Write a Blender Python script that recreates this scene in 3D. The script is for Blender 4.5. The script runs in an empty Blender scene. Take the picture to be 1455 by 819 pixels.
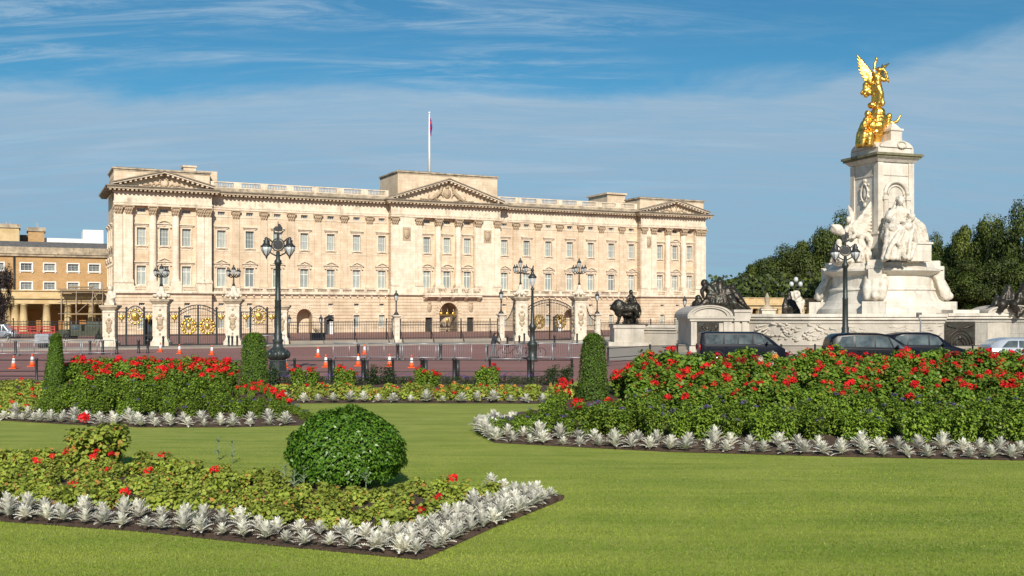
import bpy, math, random
import numpy as np
from mathutils import Vector, Matrix
R = math.radians
PI = math.pi
scene = bpy.context.scene
COL = scene.collection

# ---------------------------------------------------------------- camera
H, FPX, HX, HY = 3.1, 1450.0, 727.5, 443.0
U = 2190.0          # depth unit of the survey notes: metres = note * K
K = FPX / U
cam = bpy.data.cameras.new('camera')
cam.sensor_width = 36.0
cam.lens = FPX / 1455.0 * 36.0
cam.shift_y = (HY - 409.5) / 1455.0
cam.clip_start = 0.1
cam.clip_end = 6000
cam_ob = bpy.data.objects.new('camera', cam)
COL.objects.link(cam_ob)
cam_ob.location = (0, 0, H)
cam_ob.rotation_euler = (R(90), 0, 0)
scene.camera = cam_ob

# ---------------------------------------------------------------- light
SUN_EL, SUN_AZ = 31.0, 5.0          # behind the camera, a little to its right
sun = bpy.data.lights.new('sun', 'SUN')
sun.energy = 4.6
sun.angle = R(0.5)
sun.color = (1.0, 0.93, 0.82)
sun_ob = bpy.data.objects.new('sun', sun)
COL.objects.link(sun_ob)
sun_ob.rotation_euler = (R(90 - SUN_EL), 0, R(SUN_AZ))
scene.view_settings.view_transform = 'Standard'
scene.view_settings.look = 'None'
scene.view_settings.gamma = 1
scene.view_settings.exposure = 0.2
scene.cycles.max_bounces = 6
scene.cycles.transparent_max_bounces = 8

world = bpy.data.worlds.new('World')
scene.world = world
world.use_nodes = True
wt = world.node_tree
for n in list(wt.nodes): wt.nodes.remove(n)
def WN(t, **k):
    n = wt.nodes.new(t)
    for a, b in k.items(): setattr(n, a, b)
    return n
sky = WN('ShaderNodeTexSky', sky_type='NISHITA', sun_disc=False)
sky.sun_elevation = R(SUN_EL); sky.sun_rotation = R(180 - SUN_AZ)
sky.air_density = 1.0; sky.dust_density = 0.3; sky.ozone_density = 3.0; sky.altitude = 0
tc = WN('ShaderNodeTexCoord')
sep = WN('ShaderNodeSeparateXYZ')
wt.links.new(tc.outputs['Generated'], sep.inputs[0])
def wmath(op, a, b=None, clamp=False):
    n = WN('ShaderNodeMath', operation=op, use_clamp=clamp)
    for i, v in enumerate((a, b)):
        if v is None: continue
        if isinstance(v, (int, float)): n.inputs[i].default_value = v
        else: wt.links.new(v, n.inputs[i])
    return n.outputs[0]
SZ = wmath('MULTIPLY', sep.outputs[2], .68); SX_ = wmath('MULTIPLY', sep.outputs[0], .70)
# a thin high cloud layer: direction projected onto a high plane, so the streaks flatten towards the horizon
zc = wmath('ADD', wmath('MAXIMUM', SZ, 0.0), 0.13)
px_ = wmath('DIVIDE', SX_, zc); py_ = wmath('DIVIDE', sep.outputs[1], zc)
cmb = WN('ShaderNodeCombineXYZ')
wt.links.new(px_, cmb.inputs[0]); wt.links.new(py_, cmb.inputs[1])
def wnoise(scale, detail, rough, sx, sy, rot, off=0, dist=0.0):
    m = WN('ShaderNodeMapping')
    m.inputs['Scale'].default_value = (sx, sy, 1)
    m.inputs['Rotation'].default_value = (0, 0, R(rot))
    m.inputs['Location'].default_value = (off, off * .7, 0)
    wt.links.new(cmb.outputs[0], m.inputs[0])
    n = WN('ShaderNodeTexNoise')
    n.inputs['Scale'].default_value = scale; n.inputs['Detail'].default_value = detail
    n.inputs['Roughness'].default_value = rough; n.inputs['Distortion'].default_value = dist
    wt.links.new(m.outputs[0], n.inputs['Vector'])
    return n.outputs['Fac']
def wramp(v, lo, hi):
    n = WN('ShaderNodeMapRange', interpolation_type='SMOOTHSTEP')
    n.inputs['From Min'].default_value = lo; n.inputs['From Max'].default_value = hi
    wt.links.new(v, n.inputs['Value'])
    return n.outputs[0]
big = wnoise(1.6, 7, .6, .8, .7, 12, 3.1, .4)
fine = wnoise(4.2, 12, .72, .42, 1.6, -18, 8.3, .9)
soft = wnoise(1.9, 5, .6, .5, 1.2, 5, 1.7, .3)
band = wnoise(3.2, 8, .60, .35, 1.7, 10, 5.2, .5)
# veil: solid low down, ending in a ragged bright edge about 8 degrees up
el = wmath('ADD', SZ, wmath('MULTIPLY', wmath('SUBTRACT', big, .5), -.075))
el = wmath('ADD', el, wmath('MULTIPLY', SX_, -.035))
veil = wmath('SUBTRACT', 1.0, wramp(el, .128, .152))
lit = wmath('MULTIPLY', wramp(band, .40, .68), wmath('SUBTRACT', wramp(el, .03, .12), wramp(el, .145, .17)))
veil = wmath('MULTIPLY', veil, wmath('ADD', .86, wmath('MULTIPLY', wmath('SUBTRACT', fine, .45), 1.0)), clamp=True)
side = wmath('SUBTRACT', 1.0, wramp(SX_, .02, .16))
streak = wmath('MULTIPLY', wramp(fine, .40, .68), wmath('ADD', wmath('MULTIPLY', wramp(soft, .38, .60), .35), wmath('MULTIPLY', side, wramp(soft, .30, .58))), clamp=True)
streak = wmath('MULTIPLY', streak, wmath('MULTIPLY', wramp(SZ, .10, .165), .52))
mask = wmath('MAXIMUM', veil, streak, clamp=True)
tint = WN('ShaderNodeMix', data_type='RGBA', blend_type='MULTIPLY')
tint.inputs[0].default_value = 1.0
tint.inputs[7].default_value = (0.32, 0.74, 0.84, 1)
wt.links.new(sky.outputs[0], tint.inputs[6])
# cloud colour: pale warm grey lit by the sun, bluer where the veil is thick near the horizon
cc = WN('ShaderNodeMix', data_type='RGBA')
cc.inputs[6].default_value = (2.75, 4.25, 5.7, 1)
cc.inputs[7].default_value = (4.3, 5.7, 7.0, 1)
wt.links.new(wmath('MAXIMUM', wmath('MULTIPLY', lit, .45), wmath('ADD', wmath('MULTIPLY', wramp(SZ, .02, .15), .25), wmath('MULTIPLY', streak, 1.0)), clamp=True), cc.inputs[0])
mx = WN('ShaderNodeMix', data_type='RGBA')
wt.links.new(mask, mx.inputs[0]); wt.links.new(tint.outputs[2], mx.inputs[6]); wt.links.new(cc.outputs[2], mx.inputs[7])
bg = WN('ShaderNodeBackground'); bg.inputs[1].default_value = 0.09
wo = WN('ShaderNodeOutputWorld')
wt.links.new(mx.outputs[2], bg.inputs[0]); wt.links.new(bg.outputs[0], wo.inputs[0])

# ---------------------------------------------------------------- pixel / ground helpers (places only; everything has its own depth)
def W(px, py, Z): return Vector(((px - HX) * Z / U, Z * K, H - (py - HY) * Z / U))
def G(px, py):
    Z = H * U / (py - HY)
    return Vector(((px - HX) * Z / U, Z * K, 0))
def zat(py, Z): return H - (py - HY) * Z / U
PX0, PY0 = -53.45, 207.0 * K                 # left end of the palace front
PROT = math.atan(FPX / 3013.0)               # the front runs away to the right at this angle
CD, SD = math.cos(PROT), math.sin(PROT)
D0 = -PX0 * SD + PY0 * CD                    # distance from the camera to the plane of the palace front
def ray(px, dl=0.0):
    """where the ray through px meets the plane dl metres behind the palace front: (s along the front, depth Z)"""
    t = (px - HX) / FPX
    Z = (D0 + dl) / (-SD * t + CD)
    X = t * Z
    return ((X - PX0) * CD + (Z - PY0) * SD) / SX, Z / K
def PL(s, dl): return Vector((PX0 + s * SX * CD - dl * SD, PY0 + s * SX * SD + dl * CD, 0))
SX = 1.0
SX = ray(1002.3)[0] / 108.0                  # metres per module along the front

# ---------------------------------------------------------------- mesh builder
class MB:
    def __init__(self): self.v = []; self.f = []; self.s = []
    def add(self, vs, fs, smooth=False):
        o = len(self.v); self.v.extend(tuple(p) for p in vs)
        self.f.extend(tuple(i + o for i in f) for f in fs); self.s.extend([smooth] * len(fs))
    def box(self, x0, y0, z0, x1, y1, z1):
        self.add([(x0,y0,z0),(x1,y0,z0),(x1,y1,z0),(x0,y1,z0),(x0,y0,z1),(x1,y0,z1),(x1,y1,z1),(x0,y1,z1)],
                 [(0,3,2,1),(4,5,6,7),(0,1,5,4),(1,2,6,5),(2,3,7,6),(3,0,4,7)])
    def obox(self, c, size, rz=0.0, rx=0.0, ry=0.0):
        M = Matrix.Translation(Vector(c)) @ Matrix.Rotation(rz,4,'Z') @ Matrix.Rotation(ry,4,'Y') @ Matrix.Rotation(rx,4,'X')
        a, b, d = size[0]/2, size[1]/2, size[2]/2
        vs = [M @ Vector(p) for p in [(-a,-b,-d),(a,-b,-d),(a,b,-d),(-a,b,-d),(-a,-b,d),(a,-b,d),(a,b,d),(-a,b,d)]]
        self.add(vs, [(0,3,2,1),(4,5,6,7),(0,1,5,4),(1,2,6,5),(2,3,7,6),(3,0,4,7)])
    def frustum(self, x0,y0,x1,y1,z0, X0,Y0,X1,Y1,z1):
        self.add([(x0,y0,z0),(x1,y0,z0),(x1,y1,z0),(x0,y1,z0),(X0,Y0,z1),(X1,Y0,z1),(X1,Y1,z1),(X0,Y1,z1)],
                 [(0,3,2,1),(4,5,6,7),(0,1,5,4),(1,2,6,5),(2,3,7,6),(3,0,4,7)])
    def bar(self, a, b, w, w2=None):
        """square bar from a to b"""
        self.tube([a, b], [w * .7071, (w2 or w) * .7071], 4, smooth=False)
    def tube(self, pts, rad, n=8, cap=True, smooth=True):
        pts = [Vector(p) for p in pts]
        if isinstance(rad, (int, float)): rad = [rad] * len(pts)
        vs = []; up = None
        for i, p in enumerate(pts):
            t = (pts[min(i+1, len(pts)-1)] - pts[max(i-1, 0)])
            if t.length < 1e-9: t = Vector((0,0,1))
            t.normalize()
            if up is None:
                up = Vector((0,0,1)) if abs(t.z) < .9 else Vector((0,1,0))
            a = t.cross(up)
            if a.length < 1e-6: a = t.cross(Vector((1,0,0)))
            a.normalize(); b = a.cross(t).normalized(); up = b
            for k in range(n):
                q = 2*PI*(k+.5)/n
                vs.append(p + (a*math.cos(q) + b*math.sin(q))*rad[i])
        fs = []
        for i in range(len(pts)-1):
            for k in range(n):
                fs.append((i*n+k, i*n+(k+1)%n, (i+1)*n+(k+1)%n, (i+1)*n+k))
        if cap:
            fs.append(tuple(range(n))[::-1]); m = (len(pts)-1)*n; fs.append(tuple(range(m, m+n)))
        self.add(vs, fs, smooth)
    def lathe(self, prof, c=(0,0,0), n=16, smooth=True, sq=False, phase=0.0):
        vs = []; 
        for (r, z) in prof:
            for k in range(n):
                q = 2*PI*(k+.5)/n + phase
                vs.append((c[0]+r*math.cos(q), c[1]+r*math.sin(q), c[2]+z))
        fs = []
        for i in range(len(prof)-1):
            for k in range(n):
                fs.append((i*n+k, i*n+(k+1)%n, (i+1)*n+(k+1)%n, (i+1)*n+k))
        fs.append(tuple(range(n))[::-1]); m = (len(prof)-1)*n; fs.append(tuple(range(m, m+n)))
        self.add(vs, fs, smooth)
    def ell(self, c, r, rot=None, n=8, m=6):
        if isinstance(r, (int, float)): r = (r, r, r)
        c = Vector(c); M = rot or Matrix.Identity(3)
        vs = [c + M @ Vector((0,0,-r[2]))]
        for i in range(1, m):
            a = -PI/2 + PI*i/m
            for k in range(n):
                q = 2*PI*k/n
                vs.append(c + M @ Vector((r[0]*math.cos(a)*math.cos(q), r[1]*math.cos(a)*math.sin(q), r[2]*math.sin(a))))
        vs.append(c + M @ Vector((0,0,r[2])))
        fs = []
        for k in range(n): fs.append((0, 1+(k+1)%n, 1+k))
        for i in range(m-2):
            for k in range(n):
                a0 = 1+i*n+k; a1 = 1+i*n+(k+1)%n
                fs.append((a0, a1, a1+n, a0+n))
        last = len(vs)-1
        for k in range(n): fs.append((last, 1+(m-2)*n+k, 1+(m-2)*n+(k+1)%n))
        self.add(vs, fs, True)
    def cap(self, a, b, r0, r1=None, n=8):
        """tapered capsule"""
        r1 = r0 if r1 is None else r1
        a = Vector(a); b = Vector(b); d = (b-a)
        if d.length < 1e-6: self.ell(a, r0); return
        d.normalize()
        self.tube([a-d*r0*.92, a-d*r0*.6, a, b, b+d*r1*.6, b+d*r1*.92], [r0*.3, r0*.8, r0, r1, r1*.8, r1*.3], n)
    def chain(self, pts, rad, n=8):
        for i in range(len(pts)-1): self.cap(pts[i], pts[i+1], rad[i], rad[i+1], n)
    def prism(self, poly, y0, y1, axis='y'):
        """polygon (a, b) pairs extruded; axis y: (x, z) polygon from y0 to y1; axis z: (x, y) polygon; axis x: (y, z)"""
        n = len(poly)
        def P(a, b, t): return (a, t, b) if axis == 'y' else ((a, b, t) if axis == 'z' else (t, a, b))
        vs = [P(a, b, y0) for a, b in poly] + [P(a, b, y1) for a, b in poly]
        fs = [tuple(range(n)), tuple(range(n, 2*n))[::-1]] + [(i, i+n, (i+1)%n+n, (i+1)%n) for i in range(n)]
        self.add(vs, fs)
    def quad(self, a, b, c, d): self.add([a, b, c, d], [(0,1,2,3)])
    def build(self, name, m, parent=None, loc=None, fix=True):
        me = bpy.data.meshes.new(name)
        me.from_pydata(self.v, [], self.f)
        me.polygons.foreach_set('use_smooth', self.s)
        if fix:
            import bmesh
            b = bmesh.new(); b.from_mesh(me); bmesh.ops.recalc_face_normals(b, faces=b.faces); b.to_mesh(me); b.free()
        me.materials.append(m); me.update()
        o = bpy.data.objects.new(name, me); COL.objects.link(o)
        if parent: o.parent = parent
        if loc is not None: o.location = loc
        return o
def tag(o, label, cat, group=None):
    o['label'] = label; o['category'] = cat
    if group: o['group'] = group
    return o
def empty(name, loc=(0,0,0), rz=0.0, label=None, cat=None, group=None):
    o = bpy.data.objects.new(name, None); COL.objects.link(o)
    o.location = loc; o.rotation_euler = (0,0,rz); o.empty_display_size = .3
    if label: tag(o, label, cat, group)
    return o
def struct(o, kind='structure'): o['kind'] = kind; return o
KIDS = {}
def copy_tree(o, parent=None, kids=None):
    c = o.copy(); COL.objects.link(c)
    if parent: c.parent = parent
    for ch in list(o.children): copy_tree(ch, c)
    return c
ORD = ['first','second','third','fourth','fifth','sixth','seventh','eighth','ninth','tenth','eleventh','twelfth','thirteenth',
       'fourteenth','fifteenth','sixteenth','seventeenth','eighteenth','nineteenth','twentieth']
def remesh(o, vox, smooth=2):
    m = o.modifiers.new('remesh', 'REMESH'); m.mode = 'VOXEL'; m.voxel_size = vox; m.use_smooth_shade = True
    if smooth:
        s = o.modifiers.new('smooth', 'SMOOTH'); s.iterations = smooth; s.factor = .5
    return o

# ---------------------------------------------------------------- materials
def mat(name, c1, c2=None, rough=.7, metal=0.0, scale=4.0, detail=6, bump=0.0, bscale=None, c3=None, s3=.3, lo=.35, hi=.65,
        attr=False, trans=0.0, brick=None, orand=None, spec=.5, stretch=None, streak=None):
    m = bpy.data.materials.new(name); m.use_nodes = True
    nt = m.node_tree; P = nt.nodes['Principled BSDF']; L = nt.links
    P.inputs['Roughness'].default_value = rough; P.inputs['Metallic'].default_value = metal
    P.inputs['Specular IOR Level'].default_value = spec
    co = nt.nodes.new('ShaderNodeTexCoord').outputs['Object']
    def rgb(c): return (c[0], c[1], c[2], 1)
    def mapv(sc):
        mp = nt.nodes.new('ShaderNodeMapping'); mp.inputs['Scale'].default_value = sc; L.new(co, mp.inputs[0]); return mp.outputs[0]
    def noise(sc, det=detail, r=.6, vec=None):
        n = nt.nodes.new('ShaderNodeTexNoise'); n.inputs['Scale'].default_value = sc; n.inputs['Detail'].default_value = det
        n.inputs['Roughness'].default_value = r; L.new(vec or co, n.inputs['Vector']); return n.outputs['Fac']
    def rng(v, a, b):
        n = nt.nodes.new('ShaderNodeMapRange'); n.inputs['From Min'].default_value = a; n.inputs['From Max'].default_value = b
        L.new(v, n.inputs['Value']); return n.outputs[0]
    def mix(f, a, b, mode='MIX'):
        n = nt.nodes.new('ShaderNodeMix'); n.data_type = 'RGBA'; n.blend_type = mode
        for s, v in ((0, f), (6, a), (7, b)):
            if isinstance(v, (int, float)): n.inputs[s].default_value = v
            elif isinstance(v, tuple): n.inputs[s].default_value = rgb(v)
            else: L.new(v, n.inputs[s])
        return n.outputs[2]
    if c2 is None and not brick:
        P.inputs['Base Color'].default_value = rgb(c1); col = None
    else:
        if attr:
            a = nt.nodes.new('ShaderNodeAttribute'); a.attribute_name = 'v'; f = a.outputs['Fac']
        else:
            f = rng(noise(scale, vec=mapv(stretch) if stretch else None), lo, hi)
        col = mix(f, c1, c2 or c1)
        if c3 is not None:
            if attr:
                a2 = nt.nodes.new('ShaderNodeAttribute'); a2.attribute_name = 'w'; col = mix(a2.outputs['Fac'], col, c3)
                oi = nt.nodes.new('ShaderNodeObjectInfo')
                hs = nt.nodes.new('ShaderNodeHueSaturation'); L.new(col, hs.inputs['Color'])
                mr = nt.nodes.new('ShaderNodeMapRange'); mr.inputs['To Min'].default_value = .78; mr.inputs['To Max'].default_value = 1.22
                L.new(oi.outputs['Random'], mr.inputs['Value']); L.new(mr.outputs[0], hs.inputs['Value'])
                col = hs.outputs[0]
            else: col = mix(rng(noise(s3, 4), .5, .75), col, c3)
        if orand is not None:
            oi = nt.nodes.new('ShaderNodeObjectInfo'); col = mix(rng(oi.outputs['Random'], .35, 1.0), col, orand)
        if streak is not None:
            col = mix(rng(noise(1.0, 6, .7, mapv((2.2, 2.2, .25))), .52, .8), col, streak)
        if brick:
            bt = nt.nodes.new('ShaderNodeTexBrick')
            mp = nt.nodes.new('ShaderNodeMapping'); mp.inputs['Rotation'].default_value = (R(90), 0, 0)
            L.new(co, mp.inputs[0]); L.new(mp.outputs[0], bt.inputs['Vector'])
            bt.inputs['Scale'].default_value = 1.0; bt.inputs['Brick Width'].default_value = brick[0]; bt.inputs['Row Height'].default_value = brick[1]
            bt.inputs['Mortar Size'].default_value = brick[2]; bt.inputs['Mortar Smooth'].default_value = .3
            bt.inputs['Color1'].default_value = rgb((1,1,1)); bt.inputs['Color2'].default_value = rgb(brick[3]); bt.inputs['Mortar'].default_value = rgb(brick[4])
            col = mix(1.0, col, bt.outputs[0], 'MULTIPLY')
        L.new(col, P.inputs['Base Color'])
    if bump:
        b = nt.nodes.new('ShaderNodeBump'); b.inputs['Strength'].default_value = bump; b.inputs['Distance'].default_value = .05
        L.new(noise(bscale or scale*4, 4), b.inputs['Height']); L.new(b.outputs[0], P.inputs['Normal'])
    if trans:
        tr = nt.nodes.new('ShaderNodeBsdfTranslucent'); ms = nt.nodes.new('ShaderNodeMixShader'); ms.inputs[0].default_value = trans
        if col is not None: L.new(col, tr.inputs[0])
        else: tr.inputs[0].default_value = rgb(c1)
        out = nt.nodes['Material Output']
        L.new(P.outputs[0], ms.inputs[1]); L.new(tr.outputs[0], ms.inputs[2]); L.new(ms.outputs[0], out.inputs[0])
    return m
M = {}
M['stone_pale'] = mat('pale_dressed_stone', (.86,.75,.60), (.74,.62,.48), rough=.85, scale=1.2, c3=(.62,.51,.38), s3=.3, streak=(.52,.43,.32), brick=(1.25,.42,.012,(.92,.90,.87),(.75,.70,.63)), bump=.2, bscale=9)
M['stone'] = mat('palace_stone', (.775,.635,.47), (.645,.51,.365), rough=.85, scale=.9, c3=(.53,.40,.27), s3=.25, streak=(.47,.37,.26), brick=(1.25,.42,.012,(.90,.87,.83),(.72,.66,.58)), bump=.25, bscale=9)
M['stone_trim'] = mat('palace_trim', (.82,.70,.54), (.68,.56,.42), rough=.85, scale=1.6, c3=(.42,.34,.25), s3=.7, streak=(.36,.29,.21), bump=.3, bscale=8)
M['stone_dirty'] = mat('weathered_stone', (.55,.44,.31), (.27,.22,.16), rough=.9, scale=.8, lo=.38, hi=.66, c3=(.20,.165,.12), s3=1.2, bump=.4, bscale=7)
M['stone_brown'] = mat('brown_cornice', (.62,.51,.37), (.46,.37,.26), rough=.9, scale=1.5, c3=(.34,.27,.19), s3=.8, bump=.3)  # cornice stone, browner and darker than the trim
M['stone_dark'] = mat('soot_shade_stone', (.20,.165,.12), (.33,.27,.20), rough=.9, scale=1.4, bump=.3)
M['carved'] = mat('carved_stone', (.50,.38,.25), (.36,.27,.18), rough=.9, scale=3, bump=.5, bscale=10)
M['pier'] = mat('pier_stone', (.76,.67,.54), (.60,.51,.40), rough=.85, scale=2.2, c3=(.46,.38,.30), s3=1.4, bump=.3, bscale=12)
M['marble'] = mat('white_marble', (.74,.69,.60), (.63,.57,.48), rough=.55, scale=1.1, c3=(.55,.48,.39), s3=.8, streak=(.40,.36,.31), bump=.18, bscale=6, brick=(1.6,.75,.01,(.95,.94,.92),(.72,.68,.62)))
M['marble_fig'] = mat('carved_marble', (.74,.67,.56), (.56,.49,.40), rough=.6, scale=2.5, c3=(.34,.30,.25), s3=2.2, bump=.35, bscale=9)
M['marble_wall'] = mat('stained_marble', (.56,.50,.42), (.43,.385,.32), rough=.7, scale=.9, c3=(.38,.34,.28), s3=.5, streak=(.30,.27,.23), bump=.5, bscale=3)
M['lichen'] = mat('lichen_stone', (.24,.22,.14), (.14,.13,.07), rough=.9, scale=3, bump=.3)
M['gold'] = mat('gilt', (.95,.58,.13), (.80,.44,.08), rough=.36, metal=1.0, scale=6, bump=.15, bscale=7)
M['gilt_paint'] = mat('gilt_ironwork', (.80,.52,.12), (.60,.36,.07), rough=.35, metal=.85, scale=8)
M['dull_gilt'] = mat('dull_gilt', (.42,.27,.08), (.26,.17,.06), rough=.5, metal=.7, scale=8)
M['bronze'] = mat('dark_bronze', (.030,.024,.019), (.065,.054,.042), rough=.42, metal=.65, scale=3, c3=(.06,.075,.06), s3=2, bump=.3, bscale=9)
M['iron'] = mat('black_iron', (.018,.018,.019), (.035,.035,.035), rough=.45, scale=6)
M['iron_green'] = mat('green_black_iron', (.016,.022,.020), (.035,.045,.040), rough=.42, scale=4, bump=.2, bscale=12)
M['glass_dark'] = mat('dark_window_glass', (.05,.06,.065), (.10,.115,.12), rough=.08, scale=.6)
M['pane'] = mat('curtained_glass', (.40,.44,.40), (.30,.33,.32), rough=.15, scale=1.1, c3=(.15,.17,.17), s3=.8, orand=(.17,.20,.20))
M['pane_small'] = mat('small_pane', (.30,.33,.33), (.10,.12,.13), rough=.15, scale=1.6, orand=(.05,.06,.07))
M['sash'] = mat('white_sash', (.78,.74,.66), rough=.6)
M['void'] = mat('dark_sheet', (.030,.026,.022), (.06,.05,.04), rough=.9, scale=1)
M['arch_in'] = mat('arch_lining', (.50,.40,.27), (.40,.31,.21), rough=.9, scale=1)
M['brick'] = mat('ochre_brick', (.55,.355,.175), (.46,.29,.135), rough=.9, scale=.8, c3=(.55,.36,.17), s3=.5, brick=(.45,.15,.012,(.86,.82,.78),(.8,.72,.6)), bump=.2, bscale=9)
M['ochre'] = mat('ochre_stucco', (.64,.48,.26), (.55,.40,.21), rough=.85, scale=1.2, c3=(.50,.34,.16), s3=.6, bump=.1)
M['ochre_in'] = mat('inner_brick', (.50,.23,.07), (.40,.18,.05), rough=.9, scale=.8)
M['slate'] = mat('grey_slate', (.085,.082,.08), (.14,.135,.13), rough=.7, scale=2.5, bump=.3)
M['white'] = mat('white_paint', (.80,.79,.76), (.72,.71,.68), rough=.5, scale=2)
M['steel'] = mat('galvanised_steel', (.30,.31,.32), (.40,.41,.42), rough=.4, metal=.4, scale=3)
M['scaff'] = mat('rusty_tube', (.26,.21,.17), (.36,.28,.2), rough=.7, scale=3)
M['plank'] = mat('scaffold_board', (.36,.26,.15), (.28,.2,.11), rough=.85, scale=3)
M['cone'] = mat('orange_plastic', (.85,.13,.03), (.78,.10,.02), rough=.45, scale=5)
M['cone_white'] = mat('reflective_white', (.82,.82,.80), rough=.4)
M['lampglass'] = mat('lamp_glass', (.62,.64,.62), (.50,.53,.52), rough=.12, scale=3)
M['black_paint'] = mat('black_car_paint', (.006,.006,.009), rough=.30, spec=.18)
M['navy_paint'] = mat('dark_blue_car_paint', (.007,.009,.016), rough=.30, spec=.18)
M['silver_paint'] = mat('silver_car_paint', (.55,.58,.62), rough=.25, metal=.5)
M['car_glass'] = mat('car_glass', (.035,.045,.05), (.13,.155,.155), rough=.05, scale=1.6)
M['rubber'] = mat('rubber', (.022,.022,.022), rough=.8)
M['alloy'] = mat('alloy', (.6,.6,.6), rough=.3, metal=.8)
M['chrome'] = mat('headlamp', (.75,.77,.8), rough=.1, metal=.3)
M['red_lens'] = mat('red_lens', (.55,.02,.02), rough=.2)
M['red_paint'] = mat('red_paint', (.55,.07,.05), (.42,.05,.04), rough=.5, scale=3)
M['olive'] = mat('olive_paint', (.05,.06,.035), (.08,.085,.05), rough=.6, scale=3)
M['cloth_dark'] = mat('dark_cloth', (.02,.022,.03), (.04,.04,.05), rough=.9, scale=12)
M['cloth_grey'] = mat('grey_cloth', (.10,.10,.11), (.16,.16,.17), rough=.9, scale=12)
M['skin'] = mat('skin', (.50,.30,.20), rough=.6)
M['hair'] = mat('dark_hair', (.03,.02,.015), rough=.7)
M['bark'] = mat('bark', (.10,.075,.05), (.17,.13,.09), rough=.95, scale=6, bump=.6)
M['flagred'] = mat('flag_cloth', (.55,.03,.04), (.02,.03,.22), rough=.8, scale=2.2, lo=.48, hi=.52)

# ground materials
M['road'] = mat('red_asphalt', (.275,.125,.10), (.225,.105,.088), rough=.85, scale=.35, c3=(.30,.155,.13), s3=.08, bump=.15, bscale=60, stretch=(.4,1.6,1))
M['gravel'] = mat('red_gravel', (.30,.15,.115), (.24,.12,.095), rough=.95, scale=2.5, bump=.2, bscale=40)
M['paving'] = mat('grey_paving', (.34,.29,.235), (.27,.235,.19), rough=.85, scale=.8, c3=(.23,.20,.165), s3=.2)
M['ground'] = mat('parkland', (.22,.185,.13), (.12,.13,.06), rough=.95, scale=.05)
M['soil'] = mat('dark_soil', (.060,.034,.020), (.105,.062,.038), rough=1.0, scale=9, bump=1.0, bscale=26, c3=(.13,.085,.055), s3=3)

# foliage
def leafmat(name, a, b, c, rough=.5, trans=.25, spec=.4): return mat(name, a, b, rough=rough, c3=c, attr=True, trans=trans, spec=spec)
M['lf_yellow'] = leafmat('geranium_leaf', (.22,.29,.035), (.37,.42,.06), (.48,.20,.05), rough=.6)
M['lf_green'] = leafmat('shrub_leaf', (.095,.18,.016), (.21,.315,.032), (.32,.18,.04), rough=.5)
M['lf_helio'] = leafmat('heliotrope_leaf', (.115,.215,.020), (.28,.375,.042), (.10,.15,.06), rough=.5)
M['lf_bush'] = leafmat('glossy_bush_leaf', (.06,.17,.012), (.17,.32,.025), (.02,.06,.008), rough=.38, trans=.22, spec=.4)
M['lf_yew'] = leafmat('yew_leaf', (.095,.19,.016), (.20,.32,.03), (.04,.09,.012), rough=.6)
M['lf_dark'] = leafmat('rose_leaf', (.03,.065,.018), (.075,.12,.035), (.10,.05,.04), rough=.4)
M['lf_red'] = leafmat('bronze_red_leaf', (.10,.035,.02), (.17,.06,.03), (.08,.10,.02), rough=.5)
M['lf_tree'] = leafmat('tree_leaf', (.028,.046,.007), (.10,.135,.016), (.012,.022,.005), rough=.6, trans=.2)
M['lf_tree2'] = leafmat('pale_tree_leaf', (.042,.066,.009), (.14,.17,.022), (.02,.032,.006), rough=.6, trans=.2)
M['lf_copper'] = leafmat('copper_leaf', (.028,.020,.020), (.055,.035,.03), (.012,.01,.01), rough=.6, trans=.15)
M['lf_silver'] = leafmat('silver_felt_leaf', (.74,.70,.60), (.88,.85,.75), (.55,.54,.43), rough=.9, trans=.2, spec=.1)
M['petal_red'] = leafmat('red_petal', (.78,.012,.018), (.88,.035,.035), (.60,.008,.02), rough=.6, trans=.25, spec=.2)
M['petal_dred'] = leafmat('crimson_petal', (.30,.01,.02), (.42,.015,.02), (.2,.01,.02), rough=.6, trans=.2, spec=.2)
M['petal_purple'] = leafmat('purple_petal', (.13,.07,.27), (.20,.12,.38), (.08,.05,.2), rough=.7, trans=.2, spec=.2)
M['petal_white'] = leafmat('pale_petal', (.75,.66,.55), (.8,.78,.72), (.8,.45,.2), rough=.7, trans=.2, spec=.2)
M['petal_orange'] = leafmat('orange_petal', (.85,.25,.05), (.85,.38,.08), (.85,.5,.1), rough=.7, trans=.2, spec=.2)
M['petal_yellow'] = leafmat('yellow_petal', (.75,.55,.06), (.6,.45,.08), (.4,.4,.06), rough=.7, trans=.2, spec=.2)
M['stem'] = mat('green_stem', (.08,.12,.03), (.12,.14,.05), rough=.7, scale=9)
# ================================================================ GROUND
FD = -(1 - .6435) * D0                            # the forecourt railings, metres in front of the palace
def sheet(name, pts, z, m, kind='structure'):
    b = MB(); b.add([(p[0], p[1], z) for p in pts], [tuple(range(len(pts)))])
    return struct(b.build(name, m), kind)
sheet('ground', [(-2500,-300),(2500,-300),(2500,4500),(-2500,4500)], -0.03, M['ground'])
pl = lambda s, dl: tuple(PL(s, dl)[:2])
sheet('forecourt', [pl(-160,FD-.5), pl(170,FD-.5), pl(170,3), pl(-160,3)], -0.022, M['gravel'])
sheet('road', [(-110,60*K),(90,60*K),(110,110), pl(170,FD-5.5), pl(-180,FD-5.5)], -0.014, M['road'])
sheet('pavement', [pl(-180,FD-5.4), pl(170,FD-5.4), pl(170,FD-.6), pl(-180,FD-.6)], 0.10, M['paving'])
b = MB()
b.prism([pl(-180,FD-5.6), pl(170,FD-5.6), pl(170,FD-5.35), pl(-180,FD-5.35)], -0.01, 0.12, 'z')
struct(b.build('kerb', M['paving']))

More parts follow.
